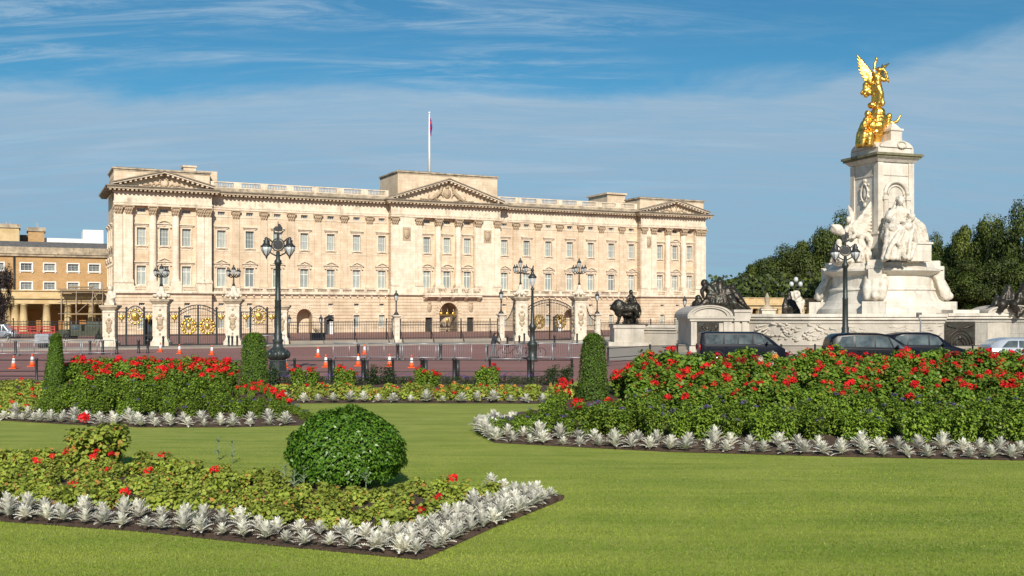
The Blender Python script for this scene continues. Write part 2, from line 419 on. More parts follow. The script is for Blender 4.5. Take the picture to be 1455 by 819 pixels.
# ================================================================ PALACE
palace = empty('palace', (PX0, PY0, 0), PROT, 'long cream stone palace with three pediments and a balcony above its central arch', 'palace')
palace.scale = (SX, 1, 1)
SL0, SL1, SC0, SC1, SR1 = 14.2, 43.5, 43.5, 63.75, 93.1
S_END = 108.0
WY = 1.3       # wing wall plane
Z_ARCHI, Z_CAP1, Z_CAP0, Z_CORN = 18.0, 17.5, 16.2, 19.25

def wall_open(mb, x0, x1, z0, z1, y, ops, depth=.45, arch=()):
    xs = sorted({x0, x1} | {o[0] for o in ops} | {o[1] for o in ops}); zs = sorted({z0, z1} | {o[2] for o in ops} | {o[3] for o in ops})
    for i in range(len(xs)-1):
        for j in range(len(zs)-1):
            cx, cz = (xs[i]+xs[i+1])/2, (zs[j]+zs[j+1])/2
            if any(o[0] < cx < o[1] and o[2] < cz < o[3] for o in ops): continue
            mb.quad((xs[i],y,zs[j]), (xs[i+1],y,zs[j]), (xs[i+1],y,zs[j+1]), (xs[i],y,zs[j+1]))
    for k, (a, c, lo, hi) in enumerate(ops):
        d = y + depth
        if k in arch:
            r = (c-a)/2; m = (a+c)/2; s = hi - r; N = 12
            arc = [(m - r*math.cos(PI*t/N), s + r*math.sin(PI*t/N)) for t in range(N+1)]
            for t in range(N):
                p, q = arc[t], arc[t+1]
                mb.quad((p[0],y,p[1]), (q[0],y,q[1]), (q[0],y,hi), (p[0],y,hi))
                mb.quad((p[0],y,p[1]), (p[0],d,p[1]), (q[0],d,q[1]), (q[0],y,q[1]))
            top = s
        else:
            top = hi; mb.quad((a,y,hi), (c,y,hi), (c,d,hi), (a,d,hi))
        mb.quad((a,y,lo), (a,d,lo), (a,d,top), (a,y,top)); mb.quad((c,y,lo), (c,y,top), (c,d,top), (c,d,lo))
        mb.quad((a,y,lo), (c,y,lo), (c,d,lo), (a,d,lo))

WCACHE = {}
def window(s, y, z0, w, h, kind='plain', hood=None, depth=.42, label=None):
    """opening w x h with its sill at z0; surround + frame + pane"""
    key = (round(w,2), round(h,2), kind, hood)
    if key not in WCACHE:
        a = MB(); t = .16
        if kind != 'small':
            a.box(-w/2-t, -.07, 0, -w/2-.002, .05, h+t); a.box(w/2+.002, -.07, 0, w/2+t, .05, h+t); a.box(-w/2-.002, -.07, h+.002, w/2+.002, .05, h+t)
            a.box(-w/2-t-.08, -.20, -.16, w/2+t+.08, .05, -.002)
            a.box(-w/2-t, -.12, -.34, -w/2+.05, .04, -.163); a.box(w/2-.05, -.12, -.34, w/2+t, .04, -.163)
        if kind == 'ground': a.prism([(-.16,h+.2),(.16,h+.2),(.24,h+.62),(-.24,h+.62)], -.16, .04)
        if hood == 'flat':
            a.box(-w/2-.36, -.16, h+.24, w/2+.36, .04, h+.44); a.box(-w/2-.46, -.34, h+.442, w/2+.46, .04, h+.60)
        if hood in ('tri', 'seg'):
            hw = w/2+.52
            a.box(-hw+.12, -.15, h+.20, hw-.12, .04, h+.50); a.box(-hw, -.34, h+.502, hw, .04, h+.62)
            for sx in (-1, 1): a.box(sx*(hw-.25)-.11, -.28, h+.02, sx*(hw-.25)+.11, .04, h+.199)
            a.ell((0,-.16,h+.36), (.2,.08,.15))
            if hood == 'tri':
                a.prism([(-hw,h+.622),(0,h+1.18),(hw,h+.622),(hw-.26,h+.622),(0,h+1.02),(-hw+.26,h+.622)], -.36, .04)
                a.prism([(-hw+.26,h+.622),(0,h+1.02),(hw-.26,h+.622)], -.10, .03); a.ell((0,-.12,h+.76), (.22,.07,.1))
            else:
                N = 10; up = [(-hw+2*hw*t/N, h+.622+.44*math.sin(PI*t/N)) for t in range(N+1)]; dn = [(x*.8, h+.622+(z-h-.622)*.72) for x, z in up]
                for t in range(N):
                    a.prism([up[t], up[t+1], dn[t+1], dn[t]], -.36, .04)
                a.prism(dn, -.10, .03)
        f = MB(); fy0, fy1 = depth-.13, depth-.03; ft = .06 if kind != 'small' else .04
        f.box(-w/2+.002, fy0, .002, -w/2+ft, fy1, h-.002); f.box(w/2-ft, fy0, .002, w/2-.002, fy1, h-.002)
        f.box(-w/2+ft, fy0, .002, w/2-ft, fy1, ft); f.box(-w/2+ft, fy0, h-ft, w/2-ft, fy1, h-.002)
        nx, nz = {'main': (2,2), 'upper': (3,4), 'small': (3,1), 'ground': (3,5), 'brick': (3,3), 'plain': (2,3)}[kind]
        for i in range(1, nx): x = -w/2 + w*i/nx; tt = .038 if kind == 'main' else .012; f.box(x-tt, fy0+.02, ft, x+tt, fy1-.01, h-ft)
        for j in range(1, nz):
            z = h*j/nz; tt = .022 if j*2 == nz else .010
            if kind == 'main': z = h*.70; tt = .05
            f.box(-w/2+ft, fy0+.022, z-tt, w/2-ft, fy1-.012, z+tt)
        p = MB(); p.quad((-w/2,depth-.06,0), (w/2,depth-.06,0), (w/2,depth-.06,h), (-w/2,depth-.06,h))
        # half-drawn blind or curtains as a fold of geometry behind the sash is too fine to see here; the pane carries them
        if not a.v: a.box(-w/2-.06, -.03, -.10, w/2+.06, .04, -.002)
        wm = a.build('window', M['stone_trim'] if kind != 'brick' else M['white'])
        fm = f.build('frame', M['sash'], wm); pm = p.build('pane', M['pane_small'] if kind in ('small','brick') else M['pane'], wm, fix=False)
        WCACHE[key] = wm; used = False
    else: used = True
    src = WCACHE[key]
    o = copy_tree(src) if used else src
    o.location = (s, y, z0); o.parent = palace
    return o

def capital(mb, x, y, w, z0, z1, rng=random.Random(4)):
    h = z1 - z0
    mb.box(x-w*.40, y-w*.40, z0, x+w*.40, y+w*.40, z0+.06)
    mb.frustum(x-w*.40,y-w*.40,x+w*.40,y+w*.40,z0+.06, x-w*.54,y-w*.54,x+w*.54,y+w*.54,z1-.16)
    mb.box(x-w*.68, y-w*.68, z1-.158, x+w*.68, y+w*.68, z1)
    for row, (rz, rr, n) in enumerate(((.28,.50,3),(.58,.57,4))):
        for k in range(n):
            u = -1 + 2*(k+.5)/n
            mb.ell((x+u*w*rr, y-w*(rr-.02), z0+h*rz), (w*.13, w*.12, h*.17), n=6, m=4)
        for sx in (-1,1): mb.ell((x+sx*w*rr, y-w*.1, z0+h*rz), (w*.11,w*.2,h*.15), n=6, m=4)
    for sx in (-1,1): mb.ell((x+sx*w*.60, y-w*.56, z1-.28), (w*.16,w*.14,.16), n=6, m=4)

def pilaster(x, y, w, z0, kind='flat', name='pilaster'):
    a = MB()
    if kind == 'flat':
        a.box(x-w/2-.14, y-.34, z0-.002, x+w/2+.14, y+.02, z0+.30); a.box(x-w/2-.07, y-.26, z0+.302, x+w/2+.07, y+.02, z0+.5)
        a.box(x-w/2, y-.20, z0+.502, x+w/2, y+.02, Z_CAP0)
        for sx in (-1, 0, 1): a.box(x+sx*w*.3-.03, y-.215, z0+1.2, x+sx*w*.3+.03, y-.19, Z_CAP0-.3)
        o = a.build(name, M['stone_pale'] if y < .5 else M['stone'], palace)
        c = MB(); capital(c, x, y+w*.22, w, Z_CAP0+.002, Z_CAP1); c.build('capital', M['carved'], o)
    else:
        r = w/2
        a.box(x-r-.2, y-r-.2, z0-.002, x+r+.2, y+r+.2, z0+.22)
        a.lathe([(r+.15,0),(r+.17,.1),(r+.05,.2),(r+.08,.3),(r,.36),(r,3.2),(r*.97,6),(r*.88,Z_CAP0-z0-.222)], (x,y,z0+.222), 20)
        o = a.build(name, M['stone_pale'], palace)
        c = MB(); capital(c, x, y, w*.95, Z_CAP0+.002, Z_CAP1); c.build('capital', M['carved'], o)
    return o

def entablature(x0, x1, y, e0=0, e1=0):
    """architrave, frieze, bracketed cornice for one stretch; e0/e1 = overhang at its ends"""
    a = MB()
    a.box(x0-e0*.06, y-.10, Z_CAP1+.002, x1+e1*.06, y+.5, Z_CAP1+.28); a.box(x0-e0*.12, y-.16, Z_CAP1+.282, x1+e1*.12, y+.5, Z_ARCHI)
    a.box(x0, y-.04, Z_ARCHI+.002, x1, y+.5, Z_CORN-.002)
    fr = a.build('frieze', M['stone_trim'], palace)
    a = MB()
    a.box(x0-e0*.22, y-.24, Z_CORN, x1+e1*.22, y+.5, Z_CORN+.14)
    n = int((x1-x0+e0+e1)/.62)
    for i in range(n):
        s = x0-e0*.9 + (x1-x0+(e0+e1)*.9)*(i+.5)/n
        a.box(s-.15, y-.92, Z_CORN+.142, s+.15, y+.3, Z_CORN+.36)
    a.box(x0-e0*1.0, y-1.02, Z_CORN+.362, x1+e1*1.0, y+.5, Z_CORN+.54)
    a.build('cornice', M['stone_brown'], palace)
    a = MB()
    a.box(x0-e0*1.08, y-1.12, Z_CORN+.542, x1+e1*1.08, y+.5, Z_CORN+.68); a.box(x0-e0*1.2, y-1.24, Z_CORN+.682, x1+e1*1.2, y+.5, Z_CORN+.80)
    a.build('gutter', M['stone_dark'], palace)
Z_TOP = Z_CORN + .80      # 20.05

def pediment(x0, x1, y, peak, relief):
    xm = (x0+x1)/2; a = MB(); z0 = Z_TOP+.004
    L0, L1 = x0-.35, x1+.45; th = .42
    def rake(y0, y1, off, t, mb):
        mb.prism([(L0, z0+off), (xm, peak+off-th), (xm, peak+off-th+t), (L0, z0+off+t*.9)], y0, y1)
        mb.prism([(L1, z0+off), (xm+.001, peak+off-th), (xm+.001, peak+off-th+t), (L1, z0+off+t*.9)], y0, y1)
    rake(y-1.0, y+.4, .14, .20, a)
    n = int((x1-x0)/2/.66)
    for sd in (-1, 1):
        for i in range(n):
            u = (i+.6)/(n+.3); s = xm + sd*(L1-xm)*(1-u); z = z0 + (peak-th-z0)*u
            if u < .06: continue
            a.box(s-.15, y-.86, z-.12, s+.15, y+.2, z+.145)
    o = a.build('pediment', M['stone_trim'], palace)
    c = MB(); rake(y-1.16, y+.4, .345, .16, c); c.build('coping', M['stone_dark'], o)
    t = MB(); t.prism([(L0+.6, z0+.01), (xm, peak-th+.1), (L1-.6, z0+.01)], y+.05, y+.38); t.build('tympanum', M['stone'], o)
    rg = random.Random(int(xm)); r = MB(); hh = peak-th-z0
    if relief == 'arms':
        r.ell((xm, y-.05, z0+hh*.42), (.75,.22,.75)); r.ell((xm, y-.1, z0+hh*.42), (.45,.3,.5)); r.ell((xm, y-.05, z0+hh*.75), (.4,.2,.28))
        for sx in (-1, 1):
            r.chain([(xm+sx*2.9,y,z0+.35),(xm+sx*2.2,y-.1,z0+.75),(xm+sx*1.25,y-.1,z0+hh*.5)], [.22,.36,.3])
            r.cap((xm+sx*1.3,y-.1,z0+hh*.5),(xm+sx*1.0,y-.15,z0+hh*.72),.28,.22); r.ell((xm+sx*1.05,y-.2,z0+hh*.74),(.26,.2,.22))
            r.chain([(xm+sx*1.5,y-.1,z0+hh*.45),(xm+sx*.95,y-.2,z0+hh*.35),(xm+sx*.8,y-.2,z0+hh*.25)],[.12,.1,.08])
            r.chain([(xm+sx*2.5,y-.1,z0+.6),(xm+sx*1.9,y-.2,z0+.25)],[.15,.1]); r.chain([(xm+sx*2.9,y,z0+.4),(xm+sx*3.5,y,z0+.55),(xm+sx*3.3,y,z0+.9)],[.08,.06,.09])
            for k in range(9): r.ell((xm+sx*(1.4+k*.42), y, z0+.18+rg.random()*.18), (.24,.14,.12), n=6, m=4)
    else:
        N = 14
        for k in range(N):
            q = 2*PI*k/N; r.ell((xm+.62*math.cos(q), y-.02, z0+hh*.45+.62*math.sin(q)), (.17,.15,.17), n=6, m=4)
        for sx in (-1, 1):
            for k in range(8): r.ell((xm+sx*(.9+k*.28), y, z0+.25+rg.random()*.55*max(.1,1-k*.13)), (.2,.14,.15), n=6, m=4)
    r.build('relief', M['carved'], o)

def rustic(x0, x1, y, ops, z0=.62, z1=5.45, rows=10, arches=()):
    a = MB(); h = (z1-z0)/rows
    for i in range(rows):
        a0, a1 = z0+i*h+.035, z0+(i+1)*h-.035
        cuts = []
        for (l, r, b0, t0) in ops:
            if b0 - .05 < a1 and t0 + .05 > a0: cuts.append((l-.02, r+.02))
        for (m, r, top) in arches:
            zc = top - r; zz = max(0, min(abs(a0-zc), abs(a1-zc)) if not (a0 < zc < a1) else 0) if a0 > zc else 0
            rr = r + .62
            if zz < rr and a0 < top + .62: hw = math.sqrt(rr*rr - zz*zz) if a0 > zc else rr; cuts.append((m-hw, m+hw))
        x = x0
        for (l, r) in sorted(cuts) + [(x1, x1)]:
            if l - x > .06: a.box(x, y-.085, a0, l, y+.001, a1)
            x = max(x, r)
    for (m, r, top) in arches:
        zc = top - r; n = 15
        for k in range(n):
            q0 = PI*(k+.08)/n; q1 = PI*(k+.92)/n; r1 = r + (.66 if k % 2 == 0 else .58)
            a.prism([(m-r*math.cos(q0), zc+r*math.sin(q0)), (m-r1*math.cos(q0), zc+r1*math.sin(q0)), (m-r1*math.cos(q1), zc+r1*math.sin(q1)), (m-r*math.cos(q1), zc+r*math.sin(q1))], y-.12, y+.001)
        nrow = int((zc-.62)/h)
        for i in range(nrow):
            for sx in (-1, 1):
                l, rr = sorted((m+sx*(r+.001), m+sx*(r+.6))); a.box(l, y-.12, .62+i*h+.035, rr, y+.001, .62+(i+1)*h-.035)
    a.box(x0, y-.16, .0, x1, y-.002, .60) if not (arches or [o for o in ops if o[2] < .5]) else None
    if arches or [o for o in ops if o[2] < .5]:
        x = x0
        gaps = sorted([(o[0]-.02, o[1]+.02) for o in ops if o[2] < .5]) + [(x1, x1)]
        for l, r in gaps:
            if l > x: a.box(x, y-.16, 0, l, y-.002, .60)
            x = r
    a.build('rusticated_course', M['stone'], palace)

def balusters(x0, x1, y, z0, z1, npier, name, pier_w=1.0, step=.26, ends=True):
    a = MB(); xs = np.linspace(x0, x1, npier)
    a.box(x0, y-.14, z0, x1, y+.14, z0+.12); a.box(x0, y-.17, z1-.13, x1, y+.17, z1)
    for x in xs: a.box(max(x0, x-pier_w/2), y-.16, z0+.121, min(x1, x+pier_w/2), y+.16, z1-.131)
    for i in range(npier-1):
        l, r = xs[i]+pier_w/2, xs[i+1]-pier_w/2; n = max(1, int((r-l)/step)); hh = z1-z0-.25
        for k in range(n):
            x = l + (r-l)*(k+.5)/n
            a.lathe([(.05,0),(.095,hh*.3),(.045,hh*.75),(.07,hh)], (x, y, z0+.121), 5)
    return a.build(name, M['stone_trim'], palace)

def tunnel(m, r, top, y, d):
    a = MB(); s = top - r; N = 12
    arc = [(m-r, 0)] + [(m - r*math.cos(PI*t/N), s + r*math.sin(PI*t/N)) for t in range(N+1)] + [(m+r, 0)]
    for i in range(len(arc)-1):
        p, q = arc[i], arc[i+1]; a.quad((p[0],y,p[1]), (p[0],y+d,p[1]), (q[0],y+d,q[1]), (q[0],y,q[1]))
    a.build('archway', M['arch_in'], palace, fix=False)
    a = MB(); a.quad((m-r,y+d,0), (m+r,y+d,0), (m+r,y+d,top), (m-r,y+d,top)); a.build('passage', M['void'], palace, fix=False)  # dark sheet ends the tunnel; the passage's shade is in its colour

# --- wings
def wing(x0, x1, cents, archbay, side):
    ops = []; gops = []
    up, mn, at, gd, mz = [], [], [], [], []
    for i, c in enumerate(cents):
        ops += [(c-.65, c+.65, 12.15, 14.6), (c-.68, c+.68, 6.62, 9.35), (c-.55, c+.55, 16.75, 17.25)]
    gap = []
    arches = []
    for i, c in enumerate(cents):
        if i == archbay: gap.append((c-1.3, c+1.3, -.02, 3.5)); arches.append((c, 1.3, 3.5))
        else: gap += [(c-.5, c+.5, .75, 2.6), (c-.42, c+.42, 3.9, 4.3)]
    a = MB(); wall_open(a, x0, x1, 5.8, Z_CAP1+.1, WY, ops)
    ai = gap.index((cents[archbay]-1.3, cents[archbay]+1.3, -.02, 3.5))
    wall_open(a, x0, x1, -.02, 5.8, WY, gap, arch=(ai,))
    a.build('wall', M['stone'], palace, fix=False)
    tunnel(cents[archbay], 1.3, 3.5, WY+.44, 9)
    rustic(x0+.1, x1-.1, WY, [g for g in gap if g[2] > 0] + [(cents[archbay]-1.9, cents[archbay]+1.9, -.1, .3)], arches=arches)
    for i, c in enumerate(cents):
        window(c, WY, 12.15, 1.30, 2.45, 'upper', 'flat'); window(c, WY, 6.62, 1.36, 2.73, 'main', 'tri'); window(c, WY, 16.75, 1.10, .5, 'small')
        if i != archbay:
            window(c, WY, .75, 1.0, 1.85, 'ground'); window(c, WY, 3.9, .84, .4, 'small')
    mids = [(cents[i]+cents[i+1])/2 for i in range(6)]
    for x in mids: pilaster(x, WY, 1.12, 6.55)
    a = MB()    # string course with small brackets and the band above the capitals
    a.box(x0, WY-.30, 5.47, x1, WY-.001, 5.62); a.box(x0, WY-.52, 5.622, x1, WY-.001, 5.86)
    n = 24
    for k in range(n): s = x0+(x1-x0)*(k+.5)/n; a.box(s-.09, WY-.42, 5.30, s+.09, WY-.03, 5.468)
    a.build('string_course', M['stone_trim'], palace)
    balusters(x0, x1, WY-.36, 5.862, 6.5, 15, 'balcony_rail', .5, .22)
    a = MB(); a.box(x0, WY-.06, 16.45, x1, WY-.001, 16.58); a.box(x0, WY-.05, 11.62, x1, WY-.001, 11.74); a.build('moulding', M['stone_trim'], palace)
    entablature(x0, x1, WY)
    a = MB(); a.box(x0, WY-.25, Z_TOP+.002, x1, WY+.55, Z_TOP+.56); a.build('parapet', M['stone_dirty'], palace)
    balusters(x0, x1, WY+.05, Z_TOP+.562, 21.5, 8, 'balustrade', 1.15, .24)
lw = np.linspace(ray(314.6, WY)[0], ray(542.5, WY)[0], 7); rw = np.linspace(ray(716.5, WY)[0], ray(897.0, WY)[0], 7)
wing(SL0, SL1, list(lw), 3, 'l'); wing(SC1, SR1, list(rw), 3, 'r')

# --- pavilions and centre
def block(x0, x1, wins, cols, pils, seg_mid, peak, attic, ax0, ax1, adepth, relief, centre=False):
    wy = .75
    inner0, inner1 = pils[0][1] + .02, pils[-1][0] - .02
    ops = []
    for c in wins: ops += [(c-.65,c+.65,12.15,14.6), (c-.68,c+.68,6.75,9.4), (c-.62,c+.62,16.7,17.25)]
    a = MB(); wall_open(a, x0+.3, x1-.3, 5.8, Z_CAP1+.1, wy, ops)
    # solid corner piers
    for (l, r) in (pils[0], pils[-1]):
        pp = MB(); pp.box(l, 0, 6.9, r, wy-.002, Z_CAP1-.002); pp.build('corner_pier', M['stone_pale'], palace)
    gops = []; arches = []
    xm = (x0+x1)/2
    if centre:
        cx = wins[1]; gops = [(cx-1.75,cx+1.75,-.02,4.5), (ray(609.5)[0]-.65, ray(609.5)[0]+.65,-.02,2.2), (ray(668.5)[0]-.65, ray(668.5)[0]+.65,-.02,2.2)]
        arches = [(cx, 1.75, 4.5)]
    else:
        for c in wins: gops += [(c-.5,c+.5,.75,2.6), (c-.42,c+.42,3.9,4.3)]
    wall_open(a, x0, x1, -.02, 5.8, 0, gops, depth=.5, arch=(0,) if centre else ())
    a.box(x0, .002, 5.47, x1, 1.6, 5.79)
    a.quad((x0,0,-.02),(x0,3.4,-.02),(x0,3.4,Z_TOP),(x0,0,Z_TOP)); a.quad((x1,0,-.02),(x1,3.4,-.02),(x1,3.4,Z_TOP),(x1,0,Z_TOP))
    a.build('wall', M['stone'], palace, fix=False)
    rustic(x0, x1, 0, [g for g in gops if g[2] > 0] + [(g[0]-.15,g[1]+.15,g[2],g[3]) for g in gops[1:] if centre] + ([(wins[1]-2.35, wins[1]+2.35, -.1, .3)] if centre else []), arches=arches)
    # quoined left return
    q = MB()
    for i in range(10): q.box(x0-.08, .0, .62+i*.483+.035, x0-.002, 12.9 if x0 < 1 else 1.2, .62+(i+1)*.483-.035)
    q.build('quoins', M['stone'], palace); q = MB()
    for i in range(20):
        L = 1.0 if i % 2 == 0 else .65
        q.box(x0-.05, .02, 6.95+i*.5, x0+.12, L, 6.95+i*.5+.44)
    q.build('quoins', M['stone'], palace)
    if centre:
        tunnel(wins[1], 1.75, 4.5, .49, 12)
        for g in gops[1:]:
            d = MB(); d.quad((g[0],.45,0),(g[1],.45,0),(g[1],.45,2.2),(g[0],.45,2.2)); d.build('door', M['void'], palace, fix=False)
        g = MB(); gx = wins[1]        # the iron gate inside the arch
        for k in range(15):
            x = gx-1.65+3.3*k/14; g.bar((x,.55,0),(x,.55,2.55+.25*math.sin(PI*k/14)), .035)
        for z in (.25, 1.2, 2.4): g.box(gx-1.72,.52,z,gx+1.72,.58,z+.08)
        go = g.build('archway_gate', M['iron'], palace)
        gg = MB()
        for sx in (-1.1, 0, 1.1):
            gg.ell((gx+sx,.5,2.75),(.28,.08,.3)); gg.cap((gx+sx,.5,2.9),(gx+sx,.5,3.45),.1,.03)
        gg.ell((gx,.48,1.7),(.3,.08,.4)); gg.box(gx-1.72,.5,2.52,gx+1.72,.56,2.62)
        gg.build('crest', M['gilt_paint'], go)
        # balcony on brackets
        bx0, bx1 = ray(600)[0], ray(681)[0]
        a = MB(); a.box(bx0, -1.15, 5.35, bx1, -.1, 5.62); a.box(bx0-.1, -1.25, 5.622, bx1+.1, -.52, 5.84)
        for k in range(5):
            s = bx0+.35+(bx1-bx0-.7)*k/4
            a.prism([(-1.05,5.345),(-.1,5.345),(-.1,4.75),(-.4,4.85),(-1.0,5.2)], s-.24, s+.24, 'x')
        a.build('balcony', M['stone_trim'], palace)
        balusters(bx0, bx1, -1.02, 5.842, 6.75, 6, 'balcony_rail', .7, .26)
        for px in (610, 669):
            r = MB(); s = ray(px)[0]; r.ell((s,-.1,3.7),(.45,.16,.75)); r.ell((s,-.16,3.75),(.25,.2,.4)); r.ell((s,-.12,4.45),(.35,.14,.22))
            r.build('crest', M['carved'], palace)
    else:
        for c in wins: window(c, 0, .75, 1.0, 1.85, 'ground', depth=.45); window(c, 0, 3.9, .84, .4, 'small', depth=.45)
    for i, c in enumerate(wins):
        window(c, wy, 12.15, 1.30, 2.45, 'upper', 'seg' if (i == 1 and not centre) else 'flat')
        window(c, wy, 6.75, 1.36, 2.65, 'main', ('tri' if i == 1 else 'flat') if not centre else 'seg')
        window(c, wy, 16.7, 1.24, .55, 'small')
    for c in cols: pilaster(c, .30, 1.12, 7.0, 'round', 'column')
    for (l, r) in pils[:1] + pils[-1:]:
        w = r - l; cw = 1.15
        if w > 3.2:
            for x in (l+.65, r-.65): pilaster(x, 0, cw, 7.0)
            e = MB(); xm2 = (l+r)/2; e.ell((xm2,-.08,14.9),(.55,.2,.75)); e.ell((xm2,-.14,14.9),(.3,.22,.5)); e.ell((xm2,-.1,15.6),(.3,.16,.2)); e.box(xm2-.72,-.05,13.9,xm2+.72,-.001,15.9)
            e.build('carved_panel', M['carved'], palace)
        else: pilaster(l+.62 if l < xm else r-.62, 0, cw, 7.0)
        if w > 1.9 and w <= 3.2: pilaster((r-.6) if l < xm else (l+.6), 0, 1.1, 7.0)
    a = MB()
    a.box(x0-.06, -.30, 5.47, x1+.06, -.001, 5.62); a.box(x0-.3, -.52, 5.622, x1+.3, 1.2, 5.86)
    a.box(x0-.05, -.22, 5.862, pils[0][1]+.1, 1.0, 6.98); a.box(pils[-1][0]-.1, -.22, 5.862, x1+.05, 1.0, 6.98)
    for c in cols: a.box(c-.85, -.5, 5.862, c+.85, 1.0, 6.98)
    a.box(pils[0][1]+.11, -.12, 16.42, pils[-1][0]-.11, wy-.0, 16.5) if 0 else None
    a.build('pedestal_course', M['stone_trim'], palace)
    edges = [pils[0][1]+.1] + [v for c in cols for v in (c-.85, c+.85)] + [pils[-1][0]-.1]
    for k in range(0, len(edges), 2): balusters(edges[k], edges[k+1], -.15, 5.862, 6.6, 2, 'balcony_rail', .3, .2)
    a = MB(); a.box(pils[0][1]+.02, wy-.06, 16.36, pils[-1][0]-.02, wy-.001, 16.48); a.box(pils[0][1]+.02, wy-.05, 11.6, pils[-1][0]-.02, wy-.001, 11.72); a.build('moulding', M['stone_trim'], palace)
    a = MB(); a.box(x0, .02, Z_CAP1+.001, x1, 3.4, Z_TOP-.05); a.build('soffit', M['stone'], palace)
    entablature(x0, x1, -.02, 1, 1)
    e = MB()     # cornice running back along the left side
    for sx, x in ((-1, x0), (1, x1)):
        l, r = sorted((x+sx*.02, x+sx*1.0)); dd = 12.9 if x0 < 1 else 3.3; e.box(l, .5, Z_CORN+.362, r, dd, Z_CORN+.54); l, r = sorted((x+sx*.02, x+sx*1.2)); e.box(l, .5, Z_CORN+.543, r, dd+.1, Z_CORN+.80)
        for k in range(20 if x0 < 1 else 5): l, r = sorted((x+sx*.02, x+sx*.9)); e.box(l, .55+k*.6, Z_CORN+.142, r, .85+k*.6, Z_CORN+.36)
    e.build('cornice', M['stone_dark'], palace)  # shade of the deep overhang is put into this darker stone colour
    pediment(x0+.1, x1-.1, -.02, peak, relief)
    a = MB(); a.box(ax0, .55, Z_TOP+.004, ax1, adepth, attic-.45)
    at = a.build('attic', M['stone'], palace)
    a = MB(); a.box(ax0-.05, .5, attic-.448, ax1+.05, adepth+.05, attic-.2); a.box(ax0-.22, .33, attic-.198, ax1+.22, adepth+.2, attic); a.build('coping', M['stone_dirty'], at)
    a = MB(); a.box(ax0+.3, .9, attic+.002, ax0+(ax1-ax0)*.42, adepth-.4, attic+.14); a.box(ax0+(ax1-ax0)*.6, .9, attic+.002, ax1-.4, adepth-.4, attic+.10); a.build('lead_roof', M['slate'], at)

R0 = lambda px, y=0: ray(px, y)[0]
block(0, SL0, [R0(200.8,.75), R0(233.3,.75), R0(265,.75)], [R0(217,.3), R0(249.5,.3)], [(0.0, R0(189)), (R0(279.5), SL0)], 'seg', 22.25, 22.6, .0, SL0-.2, 8.5, 'wreath')
block(SC0, SC1, [R0(606.5,.75), R0(635,.75), R0(664,.75)], [R0(622.5,.3), R0(651,.3)], [(SC0, R0(600)), (R0(674.5), SC1)], 'seg', 23.55, 24.55, SC0+1.4, SC1-.3, 9.0, 'arms', centre=True)
block(SR1, S_END, [R0(937.5,.75), R0(959,.75), R0(979.5,.75)], [R0(948.8,.3), R0(971,.3)], [(SR1, R0(932.5)), (R0(988), S_END)], 'seg', 22.25, 22.6, SR1+.2, S_END, 5.2, 'wreath')
a = MB(); a.box(.25, 3.42, -.02, 107.7, 13, 19.85); a.build('main_range', M['stone'], palace)
a = MB()
x = ray(291, 3)[0]; a.box(x-1.3, 2.4, 20.1, x+1.8, 4.6, 23.0); a.box(x-3.2, 3.2, 20.1, x-1.31, 5.0, 23.5); a.box(x-3.35, 3.05, 23.501, x-1.2, 5.2, 23.75)
a.build('chimney', M['stone'], palace)
for yy in (3.5, 7.0, 10.5):
    for z0, hh in ((12.15, 2.45), (6.75, 2.65), (.75, 1.85)):
        o = window(0, 0, z0, 1.30 if z0 > 10 else (1.36 if z0 > 5 else 1.0), hh, 'upper' if z0 > 10 else ('main' if z0 > 5 else 'ground'), 'flat' if z0 > 10 else ('tri' if z0 > 5 else None)); o.location = (.0, yy, z0); o.rotation_euler = (0,0,-PI/2)
a = MB(); x0, x1 = ray(863, 6)[0], ray(888, 6)[0]; a.box(x0, 6, 19.9, x1, 12.5, 23.5); a.box(x0-.3, 5.7, 23.502, x1+.3, 12.8, 23.8); a.build('chimney', M['stone'], palace)
a = MB(); x = ray(372, 9)[0]
a.box(10, 5.0, 19.9, 98, 16, 20.4); a.build('lead_roof', M['slate'], palace)
a = MB(); s = ray(300, 4)[0]
for dx in (0, .5, .9): a.bar((s+dx,3.4,23.0),(s+dx,3.4,24.3-dx*.4),.05)
a.bar((s-.2,3.4,23.9),(s+1.1,3.4,23.9),.04); a.build('aerial', M['steel'], palace)
# thin dark uprights beside the left pavilion and the centre block, and the lanterns on the ground-floor wall
for s, y in ((SL0+.2, WY-.12), (SC1+.25, WY-.12)):
    a = MB(); a.tube([(s,y,.1),(s,y,19)], .09, 6); a.build('dark_upright', M['iron'], palace)
# the flag on its pole
fp = empty('flagpole', PL(ray(610,5)[0], 5) + Vector((0,0,24.35)), PROT, 'tall white flagpole with a furled flag, standing on the palace roof', 'flagpole')
a = MB(); a.tube([(0,0,0),(0,0,5),(0,0,10.2)], [.24,.17,.10], 8); a.ell((0,0,10.3),(.19,.19,.19)); a.build('pole', M['white'], fp)
a = MB(); a.chain([(.14,-.08,9.4),(.22,-.1,8.6),(.16,-.1,7.6),(.24,-.12,6.6)], [.10,.20,.17,.08], 8); a.chain([(.3,-.1,9.0),(.36,-.1,8.0),(.3,-.1,7.2)],[.06,.12,.05]); remesh(a.build('flag', M['flagred'], fp), .05)
